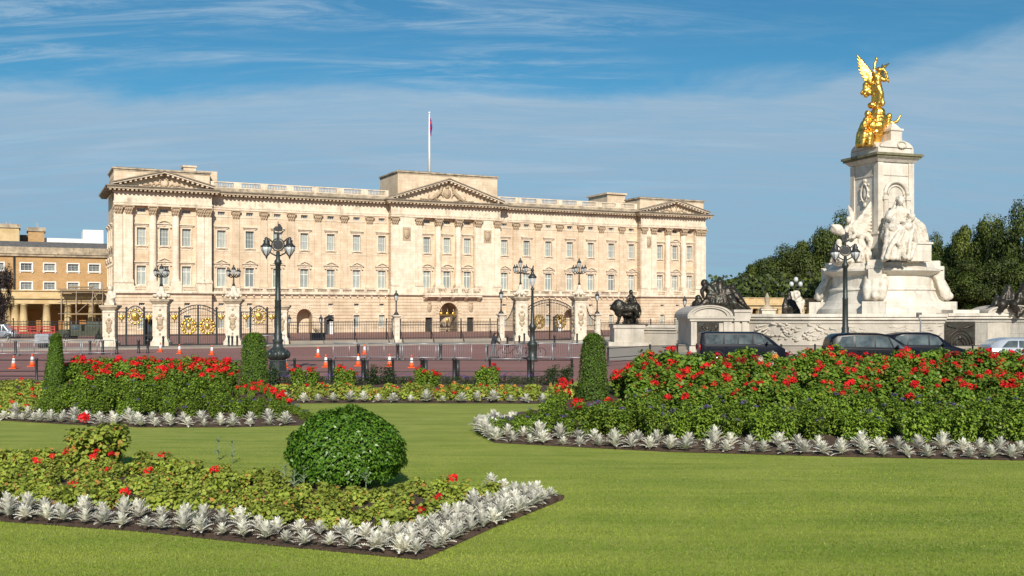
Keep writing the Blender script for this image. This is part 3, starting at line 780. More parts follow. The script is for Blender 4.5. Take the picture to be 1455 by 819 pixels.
# ================================================================ OCHRE WING ON THE LEFT (its own frame: parallel to the palace front, further back)
OD = 22.0
og = empty('ochre_building', PL(ray(0, OD)[0], OD), PROT, 'ochre brick building with slate roof and a pillared porch, left of the palace', 'building')
def oz(py, px=75): return zat(py, ray(px, OD)[1])
os_ = lambda px, dl=OD: (ray(px, dl)[0] - ray(0, OD)[0]) * SX
XL, XR = -40, os_(168)
ops = []
wpx = [37.5, 70.5, 104, 134]
a = MB()
for p in wpx:
    c = os_(p); ops += [(c-.75, c+.75, oz(385.3), oz(375)), (c-.75, c+.75, oz(412), oz(401))]
for p in (-3, -34): c = os_(p); ops += [(c-.75, c+.75, oz(385.3), oz(375)), (c-.75, c+.75, oz(412), oz(401))]
wall_open(a, XL, XR, -.02, oz(362), 0, ops, depth=.3); a.quad((XL,.3,0),(XR,.3,0),(XR,.3,.01),(XL,.3,.01))
a.build('wall', M['brick'], og, fix=False)
ow = None
for (l, r, z0, z1) in ops:
    if ow is None:
        w = window((l+r)/2, 0, z0, 1.5, z1-z0, 'brick', depth=.28); w.parent = og; ow = w
    else:
        w = copy_tree(ow); w.location = ((l+r)/2, 0, z0); w.parent = og
a = MB(); a.box(XL, -.5, oz(362), XR, .3, oz(358.5)); a.box(XL, -.35, oz(365), XR, .0, oz(362.3)); a.box(XL, -.15, oz(358.3), XR, .3, oz(352))
for k in range(26): s = XL + (XR-XL)*k/25; a.box(s-.35, -.25, oz(358.2), s+.35, -.152, oz(352.1))
a.build('cornice', M['stone_dirty'], og)
a = MB(); a.frustum(XL,-.05,XR,10,oz(352), XL,1.5,XR,9,oz(343.5)); a.build('roof', M['slate'], og)
a = MB(); a.tube([(os_(20),-.2,1),(os_(20),-.2,oz(362))], .14, 6); a.build('dark_upright', M['iron'], og)  # black drain pipe on the brick wall
def topbox(name, x0, x1, y0, y1, dl, m, capm=None):
    a = MB(); l, r = os_(x0, OD+dl), os_(x1, OD+dl); zz = ray((x0+x1)/2, OD+dl)[1]
    a.box(l, dl, oz(350), r, dl+5, zat(y0, zz)); o = a.build(name, m, og)
    if capm: c = MB(); c.box(l-.2, dl-.2, zat(y0, zz)+.002, r+.2, dl+5.2, zat(y0, zz)+.6); c.build('coping', capm, o)
topbox('chimney', -60, 27, 323, 343, 4, M['ochre'], M['stone_dirty']); topbox('chimney', 40, 63, 329, 343, 5, M['brick'], M['stone_dirty'])
topbox('plant_room', 63, 118, 339, 345, 6, M['white']); topbox('plant_room', 118, 147, 327, 345, 6, M['white']); topbox('plant_room', 28, 40, 334, 345, 7, M['slate'])
a = MB()
for p, t in ((52, 312), (54, 314), (9, 313), (14, 312)): a.bar((os_(p,OD+6),6,oz(330)),(os_(p,OD+6),6,oz(t)),.09)
a.build('aerial', M['steel'], og)
# porch with pillars, six metres in front of the wall
pd = -4.0
pz = lambda py: zat(py, ray(75, OD+pd)[1]); ps = lambda px: os_(px, OD+pd)
a = MB(); a.box(XL, pd, pz(432), XR, 0-.01, pz(425)); a.box(XL, pd-.3, pz(424.8), XR, -.01, pz(422)); a.box(XL, pd+.1, pz(421.8), XR, pd+.5, pz(414))
a.box(XL, pd-.1, pz(413.9), XR, pd+.6, pz(412.5))
a.build('entablature', M['ochre'], og)
for p in (-28, -10, 9.5, 21.5, 33.5, 66.5, 97, 131, 150):
    a = MB(); a.lathe([(.72,0),(.72,.2),(.55,.35),(.56,2),(.47,pz(434.5)-.0),(.62,pz(434)),(.66,pz(432)-.003)], (ps(p), pd+.7, 0), 14)
    a.box(ps(p)-.7, pd+.0, 0, ps(p)+.7, pd+1.4, .18); a.build('pillar', M['ochre'], og)
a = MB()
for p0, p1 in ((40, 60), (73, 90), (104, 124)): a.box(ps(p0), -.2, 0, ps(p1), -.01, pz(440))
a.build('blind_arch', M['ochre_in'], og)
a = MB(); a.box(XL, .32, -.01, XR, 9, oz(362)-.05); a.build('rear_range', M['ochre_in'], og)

# scaffold in front of the porch
sc = empty('scaffold', PL(ray(121, OD-6)[0], OD-6), PROT, 'rusty scaffold tower with plank decks in front of the ochre porch', 'scaffold')
sz = lambda py: zat(py, ray(121, OD-6)[1]); hw = 2.5
a = MB()
for x in (-3.2, -1.2, 1.0, 2.4):
    for y in (0, 1.4): a.tube([(x,y,0),(x,y,sz(406)+ (x*.2))], .06, 5)
for z in (1.6, sz(446), sz(430), sz(416), sz(411)):
    for y in (0, 1.4): a.tube([(-3.6,y,z),(3.0,y,z)], .05, 5)
a.tube([(-1.2,0,sz(446)),(2.3,0,sz(412))], .06, 5); a.tube([(2.4,0,sz(446)),(1.0,0,sz(412))], .05, 5)
a.build('tube_frame', M['scaff'], sc)
for z, l, r in ((sz(414), -3.4, 2.6), (sz(447.5), -2.4, 2.4), (sz(409), -2.2, 1.0)):
    a = MB(); a.box(l, -.1, z, r, 1.5, z+.06); a.box(l, -.14, z+.061, r, -.1, z+.2); a.build('deck', M['plank'], sc)

# ================================================================ OCHRE COLONNADE RIGHT OF THE PALACE
rd = 8.8
rg_ = empty('ochre_colonnade', PL(ray(1008, rd)[0], rd), PROT, 'low ochre colonnade with square openings, right of the palace in front of trees', 'colonnade')
rs = lambda px: (ray(px, rd)[0] - ray(1008, rd)[0]) * SX
rz = lambda py, px: zat(py, ray(px, rd)[1])
x1 = rs(1290)
a = MB(); a.box(0, -.4, rz(434,1060), x1, 4, rz(430.6,1060)); a.box(0, 0, rz(438.5,1060), x1, 4, rz(434.1,1060)); a.box(0, .1, rz(430.5,1060), x1, .5, rz(424.3,1060)); a.box(0,-.05,rz(424.2,1060),x1,.6,rz(423,1060))
for k in range(24): s = x1*k/23; a.box(s-.5, .02, rz(430.5,1060), s+.5, .099, rz(424.3,1060))
a.build('entablature', M['ochre'], rg_)
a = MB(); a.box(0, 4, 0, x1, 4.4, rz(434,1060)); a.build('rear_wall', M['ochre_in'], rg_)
n = 22
for k in range(n):
    s = x1*k/(n-1); a = MB(); w = .45 if k % 3 else 1.3
    a.box(s-w, .1, 0, s+w, .9, rz(438.6,1060)); a.box(s-w-.15, -.02, rz(440,1060), s+w+.15, 1.0, rz(438.7,1060)-.001); a.build('pillar', M['ochre'], rg_)

# ================================================================ FORECOURT LINE: piers, gates, railings
fpos = lambda px, dl=FD: PL(ray(px, dl)[0], dl)
fz = lambda py, px, dl=FD: zat(py, ray(px, dl)[1])
def lantern_small(mb_iron, mb_glass, x, y, z, s=1.0):
    mb_glass.lathe([(.09*s,0),(.17*s,.34*s),(.12*s,.40*s)], (x,y,z), 6, smooth=False)
    mb_iron.lathe([(.05*s,-.08*s),(.10*s,0)], (x,y,z), 6); mb_iron.lathe([(.20*s,.40*s),(.14*s,.52*s),(.05*s,.62*s),(.07*s,.68*s),(.01*s,.80*s)], (x,y,z), 8)
    for k in range(6):
        q = 2*PI*(k+.5)/6; mb_iron.bar((x+.09*s*math.cos(q),y+.09*s*math.sin(q),z),(x+.175*s*math.cos(q),y+.175*s*math.sin(q),z+.40*s),.022*s)
def big_pier(px, label, capy, topy, w=1.35, carved=True, lan=True, dl=FD):
    o = empty('gate_pier', fpos(px, dl), R(6 if px < 500 else 14), label, 'gate pier', 'carved stone piers of the palace forecourt')
    h = fz(capy, px, dl); a = MB()
    a.box(-w/2-.18,-w/2-.18,-.02,w/2+.18,w/2+.18,.45); a.frustum(-w/2-.12,-w/2-.12,w/2+.12,w/2+.12,.451, -w/2,-w/2,w/2,w/2,.75)
    a.box(-w/2,-w/2,.752,w/2,w/2,h-.45)
    a.box(-w/2-.05,-w/2-.05,h-.62,w/2+.05,w/2+.05,h-.52)
    for dx in (-1,1): a.box(dx*(w/2-.09)-.07,-w/2-.05,.95,dx*(w/2-.09)+.07,-w/2-.002,h-.68); a.box(-w/2-.05,dx*(w/2-.09)-.07,.95,-w/2-.002,dx*(w/2-.09)+.07,h-.68)
    a.build('shaft', M['pier'], o)
    a = MB(); a.frustum(-w/2-.02,-w/2-.02,w/2+.02,w/2+.02,h-.449, -w/2-.22,-w/2-.22,w/2+.22,w/2+.22,h-.18); a.box(-w/2-.26,-w/2-.26,h-.178,w/2+.26,w/2+.26,h); a.build('cap', M['stone_dirty'], o)
    r = MB(); rg = random.Random(px)
    for face in (0, 1):
        for (u, z, ru, rz_) in ((0,.52,.28,.36),(0,.66,.2,.16),(0,.38,.17,.22),(-.25,.6,.10,.18),(.25,.6,.10,.18),(-.2,.42,.09,.2),(.2,.42,.09,.2),(0,.78,.12,.12),(0,.27,.10,.12)):
            zz = h*z
            if face == 0: r.ell((u*w*.9,-w/2-.0,zz),(ru*w*.8,.10,rz_), n=8, m=6)
            else: r.ell((-w/2,u*w*.9,zz),(.10,ru*w*.8,rz_), n=8, m=6)
    r.build('relief', M['carved'], o)
    if lan or topy:
        t = MB(); oh = (fz(topy, px, dl) - h) if topy else 0
        t.frustum(-.42,-.42,.42,.42,h+.001,-.28,-.28,.28,.28,h+.3); t.lathe([(.34,.3),(.40,.42),(.24,.6),(.30,.7*oh),(.17,oh*.85),(.12,oh)], (0,0,h), 10)
        for k in range(8):
            q = 2*PI*k/8; t.cap((.50*math.cos(q),.50*math.sin(q),h+.2),(.27*math.cos(q),.27*math.sin(q),h+oh*.55),.11,.07)
            t.ell((.6*math.cos(q),.6*math.sin(q),h+.3),(.2,.2,.16))
        remesh(t.build('finial', M['pier'], o), .05, 1)
    return o, h
def candelabra(o, z0, z1, s=1.0):
    a = MB(); g = MB(); mid = z0 + (z1-z0)*.42
    a.tube([(0,0,z0-.1),(0,0,z0+.15),(0,0,mid),(0,0,z1-.85*s)], [.16,.08,.06,.05], 8)
    a.lathe([(.06,-.12),(.18,-.02),(.06,.10)], (0,0,mid), 8)
    for k in range(4):
        q = PI/4 + k*PI/2; c, d = math.cos(q), math.sin(q); R_ = .62*s
        a.tube([(0,0,mid),(c*R_*.5,d*R_*.5,mid-.10),(c*R_,d*R_,mid+.02)], .04, 5); a.tube([(c*R_*.3,d*R_*.3,mid),(c*R_*.6,d*R_*.6,mid+.22),(c*R_*.9,d*R_*.9,mid+.05)], .03, 5)
        lantern_small(a, g, c*R_, d*R_, mid+.10, .85*s)
    lantern_small(a, g, 0, 0, z1-.86*s, 1.1*s)
    po = a.build('candelabrum', M['iron'], o); g.build('lantern_glass', M['lampglass'], po)
def statue_top(o, h, H_):
    t = MB(); t.box(-.4,-.4,h+.002,.4,.4,h+.2); t.cap((0,0,h+.3),(0,0,h+H_*.6),.42,.28); t.ell((0,-.08,h+H_*.86),(.22,.25,.26))
    t.cap((-.1,-.3,h+.25),(-.1,-.36,h+H_*.5),.16,.14); t.cap((.2,-.25,h+.25),(.2,-.3,h+H_*.5),.16,.14); t.chain([(.3,.1,h+H_*.6),(.4,-.2,h+H_*.4),(.2,-.4,h+H_*.35)],[.16,.14,.1])
    remesh(t.build('statue', M['pier'], o), .05, 1)
o, h = big_pier(157, 'carved stone pier topped by a small seated statue, leftmost of the forecourt piers', 434, None, .98, lan=False); statue_top(o, h, 1.7)
for px, cy, ty, ly, lb in ((229.5, 425.5, 405.5, 375, 'carved pier with a five-lantern cluster, left of the gilded double gate'),
                           (332, 425.5, 405, 376.5, 'carved pier with a five-lantern cluster, right of the gilded double gate'),
                           (739.5, 422, 403, 366.5, 'carved pier with a five-lantern cluster, left of the tall right-hand gate'),
                           (823, 422, 403.5, 367, 'carved pier with a five-lantern cluster, right of the tall right-hand gate')):
    o, h = big_pier(px, lb, cy, ty, 1.18 if px < 500 else 1.22); candelabra(o, fz(ty, px), fz(ly, px), 1.0 if px < 500 else 1.15)
big_pier(401, 'plain-topped stone pier partly hidden behind the tall twin-lantern lamp post', 434, None, .98, lan=False)
def small_pier(px, label, capy=448, topy=413, dl=FD):
    o = empty('lamp_pier', fpos(px, dl), PROT, label, 'lamp pier', 'slim stone piers carrying a single lantern')
    h = fz(capy, px, dl); w = .52; a = MB()
    a.box(-w/2-.14,-w/2-.14,-.02,w/2+.14,w/2+.14,.4); a.box(-w/2,-w/2,.402,w/2,w/2,h-.28); a.frustum(-w/2,-w/2,w/2,w/2,h-.279,-w/2-.14,-w/2-.14,w/2+.14,w/2+.14,h-.12); a.box(-w/2-.16,-w/2-.16,h-.118,w/2+.16,w/2+.16,h)
    for z in (.35,.5,.65): a.ell((0,-w/2,h*z),(.1,.05,h*.07)); a.ell((-w/2,0,h*z),(.05,.1,h*.07))
    a.build('shaft', M['pier'], o)
    z1 = fz(topy, px, dl); i = MB(); g = MB()
    i.lathe([(.28,0),(.24,.12),(.10,.3),(.07,.5),(.06,z1-h-.95)], (0,0,h+.001), 8); lantern_small(i, g, 0, 0, z1-1.0, 1.3)
    l = i.build('lamp', M['iron'], o); g.build('lantern_glass', M['lampglass'], l)
small_pier(563, 'slim stone pier with one black lantern, between the lamp post and the central arch')
small_pier(712, 'slim stone pier with one black lantern, beside the person at the railings', 446, 411)
small_pier(848.5, 'slim stone pier with one black lantern, just left of the bronze lion', 446, 414)
small_pier(973, 'slim pier with one black lantern, seen above the wall left of the bronze group', 447, 421, FD-3)

def railing(p0, p1, label, topy, dl=FD, loc0=None, loc1=None, h=None, stays=()):
    A = loc0 or fpos(p0, dl); B = loc1 or fpos(p1, dl); L = (B-A).length; rz_ = math.atan2((B-A).y, (B-A).x)
    o = empty('iron_railing', A, rz_, label, 'railing', 'black iron railings of the forecourt')
    hh = h or fz(topy, (p0+p1)/2, dl); a = MB()
    a.box(0,-.28,-.02,L,.28,.38); a.build('stone_kerb', M['paving'], o)
    a = MB(); n = int(L/.17)
    for k in range(n+1):
        x = L*k/n; t = hh+.13 if k % 2 == 0 else hh-.02
        a.tube([(x,0,.38),(x,0,t-.14),(x,0,t)], [.020,.020,.003], 4, smooth=False)
    for z in (.5, hh-.35, hh-.08): a.box(0,-.03,z,L,.03,z+.055)
    a.build('bars', M['iron'], o)
    for st in list(np.arange(0, L, 3.2)) + [L]:
        a = MB(); a.tube([(st,0,.38),(st,0,hh+.1)], .055, 6); a.ell((st,0,hh+.2),(.08,.08,.12)); a.bar((st,-.02,1.3),(st,-.9,.1),.05); a.build('post', M['iron'], o)
    return o
railing(409, 557, 'black railing in front of the left arched passage, right of the tall lamp post', 457.3)
railing(569, 707, 'black railing in front of the central arch and balcony', 457.3)
railing(853, 1000, 'black railing right of the tall gate, behind the bronze lion', 457.3)
A = W(-60,0,157); A.z = 0; B = W(149,0,152); B.z = 0
railing(0, 0, 'long black railing at the far left, in front of the parked vehicles', 0, loc0=A, loc1=B, h=2.15)

def gate(p0, p1, label, side_y, peak_y, leaves, medal, group='ornate iron gates of the forecourt', mat_g='gilt_paint', dl=FD, drop=0.0):
    A = fpos(p0, dl); B = fpos(p1, dl); L = (B-A).length
    o = empty('iron_gate', A, PROT, label, 'gate', group)
    hs = fz(side_y, (p0+p1)/2, dl); hp = fz(peak_y, (p0+p1)/2, dl)
    e = .17 * L if leaves == 2 else .26 * L                       # side panels, the arch between
    if side_y < 440 and leaves == 2: e = .02*L
    top = lambda x: hs + (hp-hs)*max(0, math.sin(PI*min(1,max(0,(x-e)/(L-2*e)))))**.8 if e < x < L-e else hs
    def leaf(x0, x1):
        a = MB(); n = max(3, int((x1-x0)/.19))
        for k in range(n+1):
            x = x0+(x1-x0)*k/n; a.bar((x,0,.12),(x,0,top(x)-.02),.024 if k not in (0,n) else .085)
        for k in range(n):
            xa, xb = x0+(x1-x0)*k/n, x0+(x1-x0)*(k+1)/n
            a.bar((xa,0,top(xa)),(xb,0,top(xb)),.085); a.bar((xa,0,top(xa)-.32),(xb,0,top(xb)-.32),.06)
            if k % 2 == 0: a.tube([((xa+xb)/2+.11*math.cos(q),0,(top(xa)+top(xb))/2-.16+.11*math.sin(q)) for q in np.linspace(0,2*PI,7)], .02, 4)
        for z, t in ((.12,.10),(.95,.07),(1.05,.04)): a.box(x0,-.03,z,x1,.03,z+t)
        k = 0
        if x1-x0 > 1.4:
            mid = .62*hs; a.box(x0,-.03,mid,x1,.03,mid+.06)
        return a.build('gate_leaf', M['iron'], o)
    if leaves == 2:
        if e > .3: leaf(0, e-.06); leaf(L-e+.06, L)
        l1 = leaf(max(e,.05), L/2-.03); l2 = leaf(L/2+.03, min(L-e, L-.05))
        tg = [(l1, (e+L/2)/2), (l2, (L-e+L/2)/2)]
    else:
        leaf(0, e-.05); leaf(L-e+.05, L); l1 = leaf(e, L-e); tg = [(l1, L/2)]
    for x in (e, L-e):
        if e > .3:
            p = MB(); p.bar((x,0,0),(x,0,hs+.25),.14); p.lathe([(.1,0),(.14,.06),(.03,.22)],(x,0,hs+.25),8); p.build('post', M['iron'], o)
    for lf, x in tg:
        g = MB(); z = .58*hs if medal == 'arms' else hs*.86; sc = .95 if leaves == 2 else .42
        rg = random.Random(int(x*10))
        if medal == 'arms':
            for q in np.linspace(0, 2*PI, 15)[:-1]: g.ell((x+.62*sc*math.cos(q), -.06, z+.70*sc*math.sin(q)), (.15,.06,.12), n=6, m=4)
            g.ell((x,-.08,z),(.22,.08,.30)); g.ell((x,-.08,z+.45),(.14,.07,.13)); g.ell((x,-.1,z+.02),(.12,.11,.16))
            for sx in (-1,1): g.chain([(x+sx*.28,-.06,z-.4),(x+sx*.42,-.06,z),(x+sx*.3,-.06,z+.35)],[.07,.10,.08],6); g.chain([(x+sx*.2,-.06,z-.3),(x+sx*.38,-.06,z-.45),(x+sx*.62,-.06,z-.35)],[.05,.06,.04],6)
        else:
            for q in np.linspace(0, 2*PI, 13)[:-1]: g.ell((x+.55*math.cos(q), -.06, z+.60*math.sin(q)), (.12,.05,.12), n=6, m=4)
            g.ell((x,-.08,z),(.34,.08,.40)); g.ell((x,-.12,z+.05),(.16,.10,.2))
        g.build('gilded_arms' if medal == 'arms' else 'gilded_medallion', M[mat_g], lf)
    if e > .3:
        for xc in (e/2, L-e/2):
            g = MB(); zc = hs*.84
            g.box(xc-e*.42,-.05,zc+.12,xc+e*.42,.05,zc+.18); g.ell((xc,-.05,zc),(min(.28,e*.3),.06,.22)); g.ell((xc-e*.25,-.04,zc+.1),(.12,.05,.1)); g.ell((xc+e*.25,-.04,zc+.1),(.12,.05,.1)); g.cap((xc,-.04,zc-.1),(xc,-.04,zc-.42),.1,.03)
            g.build('gilded_swag', M[mat_g], o)
gate(166, 218, 'black iron side gate with a round gilt medallion, left of the double gate', 443.5, 435, 1, 'medal')
gate(241, 321, 'wide black double gate with two gilded coats of arms', 443.5, 433.5, 2, 'arms')
gate(343, 392.5, 'black iron side gate with a round gilt medallion, left of the tall lamp post', 443.5, 435, 1, 'medal')
gate(749, 812.5, 'tall arched double gate with dull gold emblems, between the two right-hand piers', 437, 426, 2, 'arms', mat_g='dull_gilt')
gate(716, 730.5, 'narrow side gate with a sloping top rail, right of the person', 453, 444, 1, 'plain') if 0 else None
# two small swept side railings beside the tall gate
for p0, p1, lb in ((716.5, 731, 'short railing with a swept-up top rail, left of the tall gate pier'), (831.5, 845.5, 'short railing with a swept-up top rail, right of the tall gate pier')):
    A = fpos(p0); L = (fpos(p1)-A).length; o = empty('swept_railing', A, PROT, lb, 'railing', 'swept side railings of the tall gate')
    a = MB(); n = 10; up = p0 < 780
    tz = lambda u: 2.2 + 1.9*((u if up else 1-u)**2.2)
    for k in range(n+1): u = k/n; a.bar((L*u,0,.1),(L*u,0,tz(u)),.03)
    for k in range(n): a.bar((L*k/n,0,tz(k/n)),(L*(k+1)/n,0,tz((k+1)/n)),.07)
    a.box(0,-.03,.3,L,.03,.38); a.box(0,-.03,1.6,L,.03,1.66); a.build('bars', M['iron'], o)

# ---- forecourt furniture
def sentry_box(px, dl, label, guard=True):
    o = empty('sentry_box', fpos(px, dl), PROT, label, 'sentry box', 'sentry boxes against the palace wall')
    a = MB(); a.box(-.55,-.5,0,-.49,.5,2.2); a.box(.49,-.5,0,.55,.5,2.2); a.box(-.49,.44,0,.49,.5,2.2)
    a.prism([(-.49,1.95),(0,2.15),(.49,1.95),(.49,2.2),(-.49,2.2)], -.5, -.44); a.build('cabin', M['slate'], o)
    a = MB(); a.frustum(-.66,-.6,.66,.6,2.202,-.08,-.08,.08,.08,2.62); a.ell((0,0,2.68),.08); a.build('roof', M['iron'], o)
    a = MB(); a.quad((-.48,-.3,0),(.48,-.3,0),(.48,-.3,1.75),(-.48,-.3,1.75)) if 0 else a.box(-.05,-.42,.02,.46,-.36,1.75); a.build('door_panel', M['white'], o)
sentry_box(467.5, -10.8, 'grey sentry box with pointed roof and pale panel, beside the left archway')
sentry_box(792, -6.7, 'grey sentry box with pointed roof and pale panel, seen through the tall gate')
for px, lb in ((411, 'black lantern on a short post left of the arched passage'), (456, 'black lantern on a short post right of the arched passage')):
    o = empty('post_lantern', fpos(px, -27), PROT, lb, 'lantern', 'short post lanterns flanking the archway'); i = MB(); g = MB(); z1 = fz(446, px, -27)
    i.tube([(0,0,0),(0,0,.4),(0,0,z1-1.1)], [.16,.08,.06], 8); lantern_small(i, g, 0,0,z1-1.15,1.35); q = i.build('post', M['iron'], o); g.build('lantern_glass', M['lampglass'], q)
o = empty('planter_box', fpos(451, FD+4), PROT, 'dark planter box with clipped plants in front of the archway', 'planter'); a = MB()
a.box(-.65,-.5,0,.65,.5,.95); a.box(-.7,-.55,.951,.7,.55,1.03); a.build('box', M['navy_paint'], o)
PLANTER = o
o = empty('police_kiosk', fpos(213, FD+1.0), PROT, 'narrow black kiosk behind the railing, left of the second pier', 'kiosk'); a = MB()
a.box(-.42,-.4,0,.42,.4,2.25); a.build('cabin', M['iron'], o); a = MB(); a.frustum(-.5,-.48,.5,.48,2.252,-.3,-.3,.3,.3,2.5); a.build('roof', M['slate'], o)
a = MB(); a.box(-.3,-.42,1.3,.3,-.402,2.0); a.build('window', M['glass_dark'], o)

# ================================================================ BOLLARDS, CONES, BARRIERS, GARDEN FENCE
def bollard_mesh(h=1.05):
    a = MB(); a.lathe([(.13,0),(.13,.08),(.09,.12),(.085,h*.82),(.12,h*.84),(.12,h*.9),(.07,h*.94),(.09,h*.97),(.02,h)], n=10); return a
proto = None; bl = [(22,504),(128,503.5),(146,503.5),(166,503),(197,502),(210,502),(232,495),(325,494),(330,494.5),(337,494)]
bl2 = [(509,512),(565,511.5),(626,511.6),(692,513),(761,513),(848.5,513)]; bl3 = [(721,493.5),(738,493.5),(745,489),(788,492.5),(820,489.5)]
def ordl(i): return ORD[i]
for grp, lst, txt in (('black bollards in front of the left gates', bl, '{} black bollard from the left, in front of the left gates'),
                      ('black bollards along the crowd barriers', bl2, '{} black bollard from the left along the row of steel barriers'),
                      ('black bollards before the right gate', bl3, '{} black bollard from the left in front of the right-hand gate')):
    for i, (px, py) in enumerate(lst):
        if proto is None: proto = bollard_mesh().build('bollard', M['iron']); o = proto
        else: o = proto.copy(); COL.objects.link(o)
        o.location = G(px, py); tag(o, txt.format(ordl(i)), 'bollard', grp)
cones = [(19.4,524),(45.7,521),(228,500.5),(255,503),(301,504.5),(405.5,523),(451.9,507.8),(463,522),(509,520.5),(517.8,503.5),(553.5,521),(584.9,523)]
near = ['at the far left of the red road','beside the left garden fence post','behind the left red flower bed, under the second pier','behind the left red bed, second of three','behind the left red bed, third of three',
        'just right of the tall lamp post base','on the far side of the road beyond the fence','near the fence, right of the lamp post','partly behind the fence, under the first barrier','small and far, beside the first steel barrier','above the dark leafy shrub','large cone in the middle of the red road']
cp = None
for i, (px, py) in enumerate(cones):
    if cp is None:
        cp = empty('traffic_cone'); a = MB(); a.box(-.2,-.2,0,.2,.2,.04); a.lathe([(.155,.04),(.11,.28)], n=14); a.build('base', M['cone'], cp)
        a = MB(); a.lathe([(.112,.281),(.06,.56)], n=14); a.build('sleeve', M['cone_white'], cp); a = MB(); a.lathe([(.06,.561),(.035,.70),(.03,.71)], n=14); a.build('tip', M['cone'], cp); o = cp
    else: o = copy_tree(cp)
    o.location = G(px, py); tag(o, 'orange and white traffic cone ' + near[i], 'traffic cone', 'traffic cones on the red road')
def barrier_proto(w=2.2):
    o = empty('crowd_barrier'); a = MB(); h = 1.05
    for x in (-w/2, 0, w/2): a.tube([(x,0,.0 if x else .15),(x,0,h)], .028, 6)
    a.tube([(-w/2,0,h),(w/2,0,h)], .028, 6); a.tube([(-w/2,0,.16),(w/2,0,.16)], .028, 6); a.build('frame', M['steel'], o)
    a = MB()
    for k in range(1, 18): x = -w/2+w*k/18; a.bar((x,0,.16),(x,0,h),.010)
    a.build('bars', M['steel'], o)
    for x in (-w/2+.1, w/2-.1): a = MB(); a.tube([(x,-.3,.02),(x,0,.14),(x,.3,.02)], .022, 5); a.build('foot', M['steel'], o)
    return o
bp = None; k = 0
def barriers(pts, gp, rows=1):
    global bp
    n = 0
    for (A, B) in pts:
        L = (B-A).length; m = max(1, int(round(L/2.3))); rz_ = math.atan2(B.y-A.y, B.x-A.x)
        for i in range(m):
            if bp is None: bp = barrier_proto(); o = bp
            else: o = copy_tree(bp)
            o.location = A + (B-A)*((i+.5)/m); o.rotation_euler = (0,0,rz_ + random.Random(i).uniform(-.04,.04))
            tag(o, gp[0].format(ordl(n) if n < 20 else 'last'), 'crowd barrier', gp[1]); n += 1
barriers([(G(472,510.5), G(672,512.5))], ('{} steel crowd barrier from the left in the row right of the lamp post', 'steel crowd barriers in the middle of the road'))
barriers([(G(696,513.5), G(735,513.8)), (G(738,510.8), G(832,512))], ('{} steel crowd barrier from the left in the row near the right-hand gate', 'steel crowd barriers by the right-hand gate'))
barriers([(G(-20,506), G(160,504.5))], ('{} steel crowd barrier from the left in the far left row', 'steel crowd barriers at the far left'))
barriers([(G(380,494), G(398,493.5))], ('{} steel barrier standing by the pier behind the lamp post', 'steel barrier by the pier'))

def fence(pts, label, h=.98, double=()):
    o = empty('garden_fence', pts[0], 0, label, 'fence'); P0 = Vector(pts[0])
    for i, p in enumerate(pts):
        p = Vector(p)-P0; a = MB(); w = .085 if i in double else .055
        a.lathe([(w*1.3,-.02),(w*1.3,.05),(w,.08),(w,h-.08),(w*1.35,h-.06),(w*1.1,h),(w*.3,h+.03)], tuple(p), 10)
        if i in double: a.lathe([(w,-.02),(w,h-.06)], (p.x+.16,p.y,0), 8)
        a.build('post', M['iron'], o)
    for z in (.92*h, .42*h, .20*h):
        a = MB(); a.tube([Vector(p)-P0+Vector((0,0,z)) for p in pts], .024, 6); a.build('rail', M['iron'], o)
    return o
fp_ = [(-70,541),(-8,541),(52,541),(110,541.5),(170,541.5),(230,542),(300,542),(372,542),(418.6,542),(468.5,542),(516,542),(558.3,541.5),(600,541.5),(645.5,541),(696,541),(751.5,541),(812.6,541)]
fence([tuple(G(*p)) for p in fp_], 'low black three-rail fence behind the flower beds and lawn', 1.0, (9,10,12,13,15))
Zf = [(864,88),(923.6,94.5),(962.5,95),(1010,95),(1060,95),(1110,95),(1158,95),(1215,95),(1270,95),(1325,95),(1382,95),(1440,95),(1500,95)]
fence([tuple(W(px,443,Z).xy)+(0,) for px, Z in Zf], 'black post and rail fence between the right flower bed and the dark cars', 1.08)

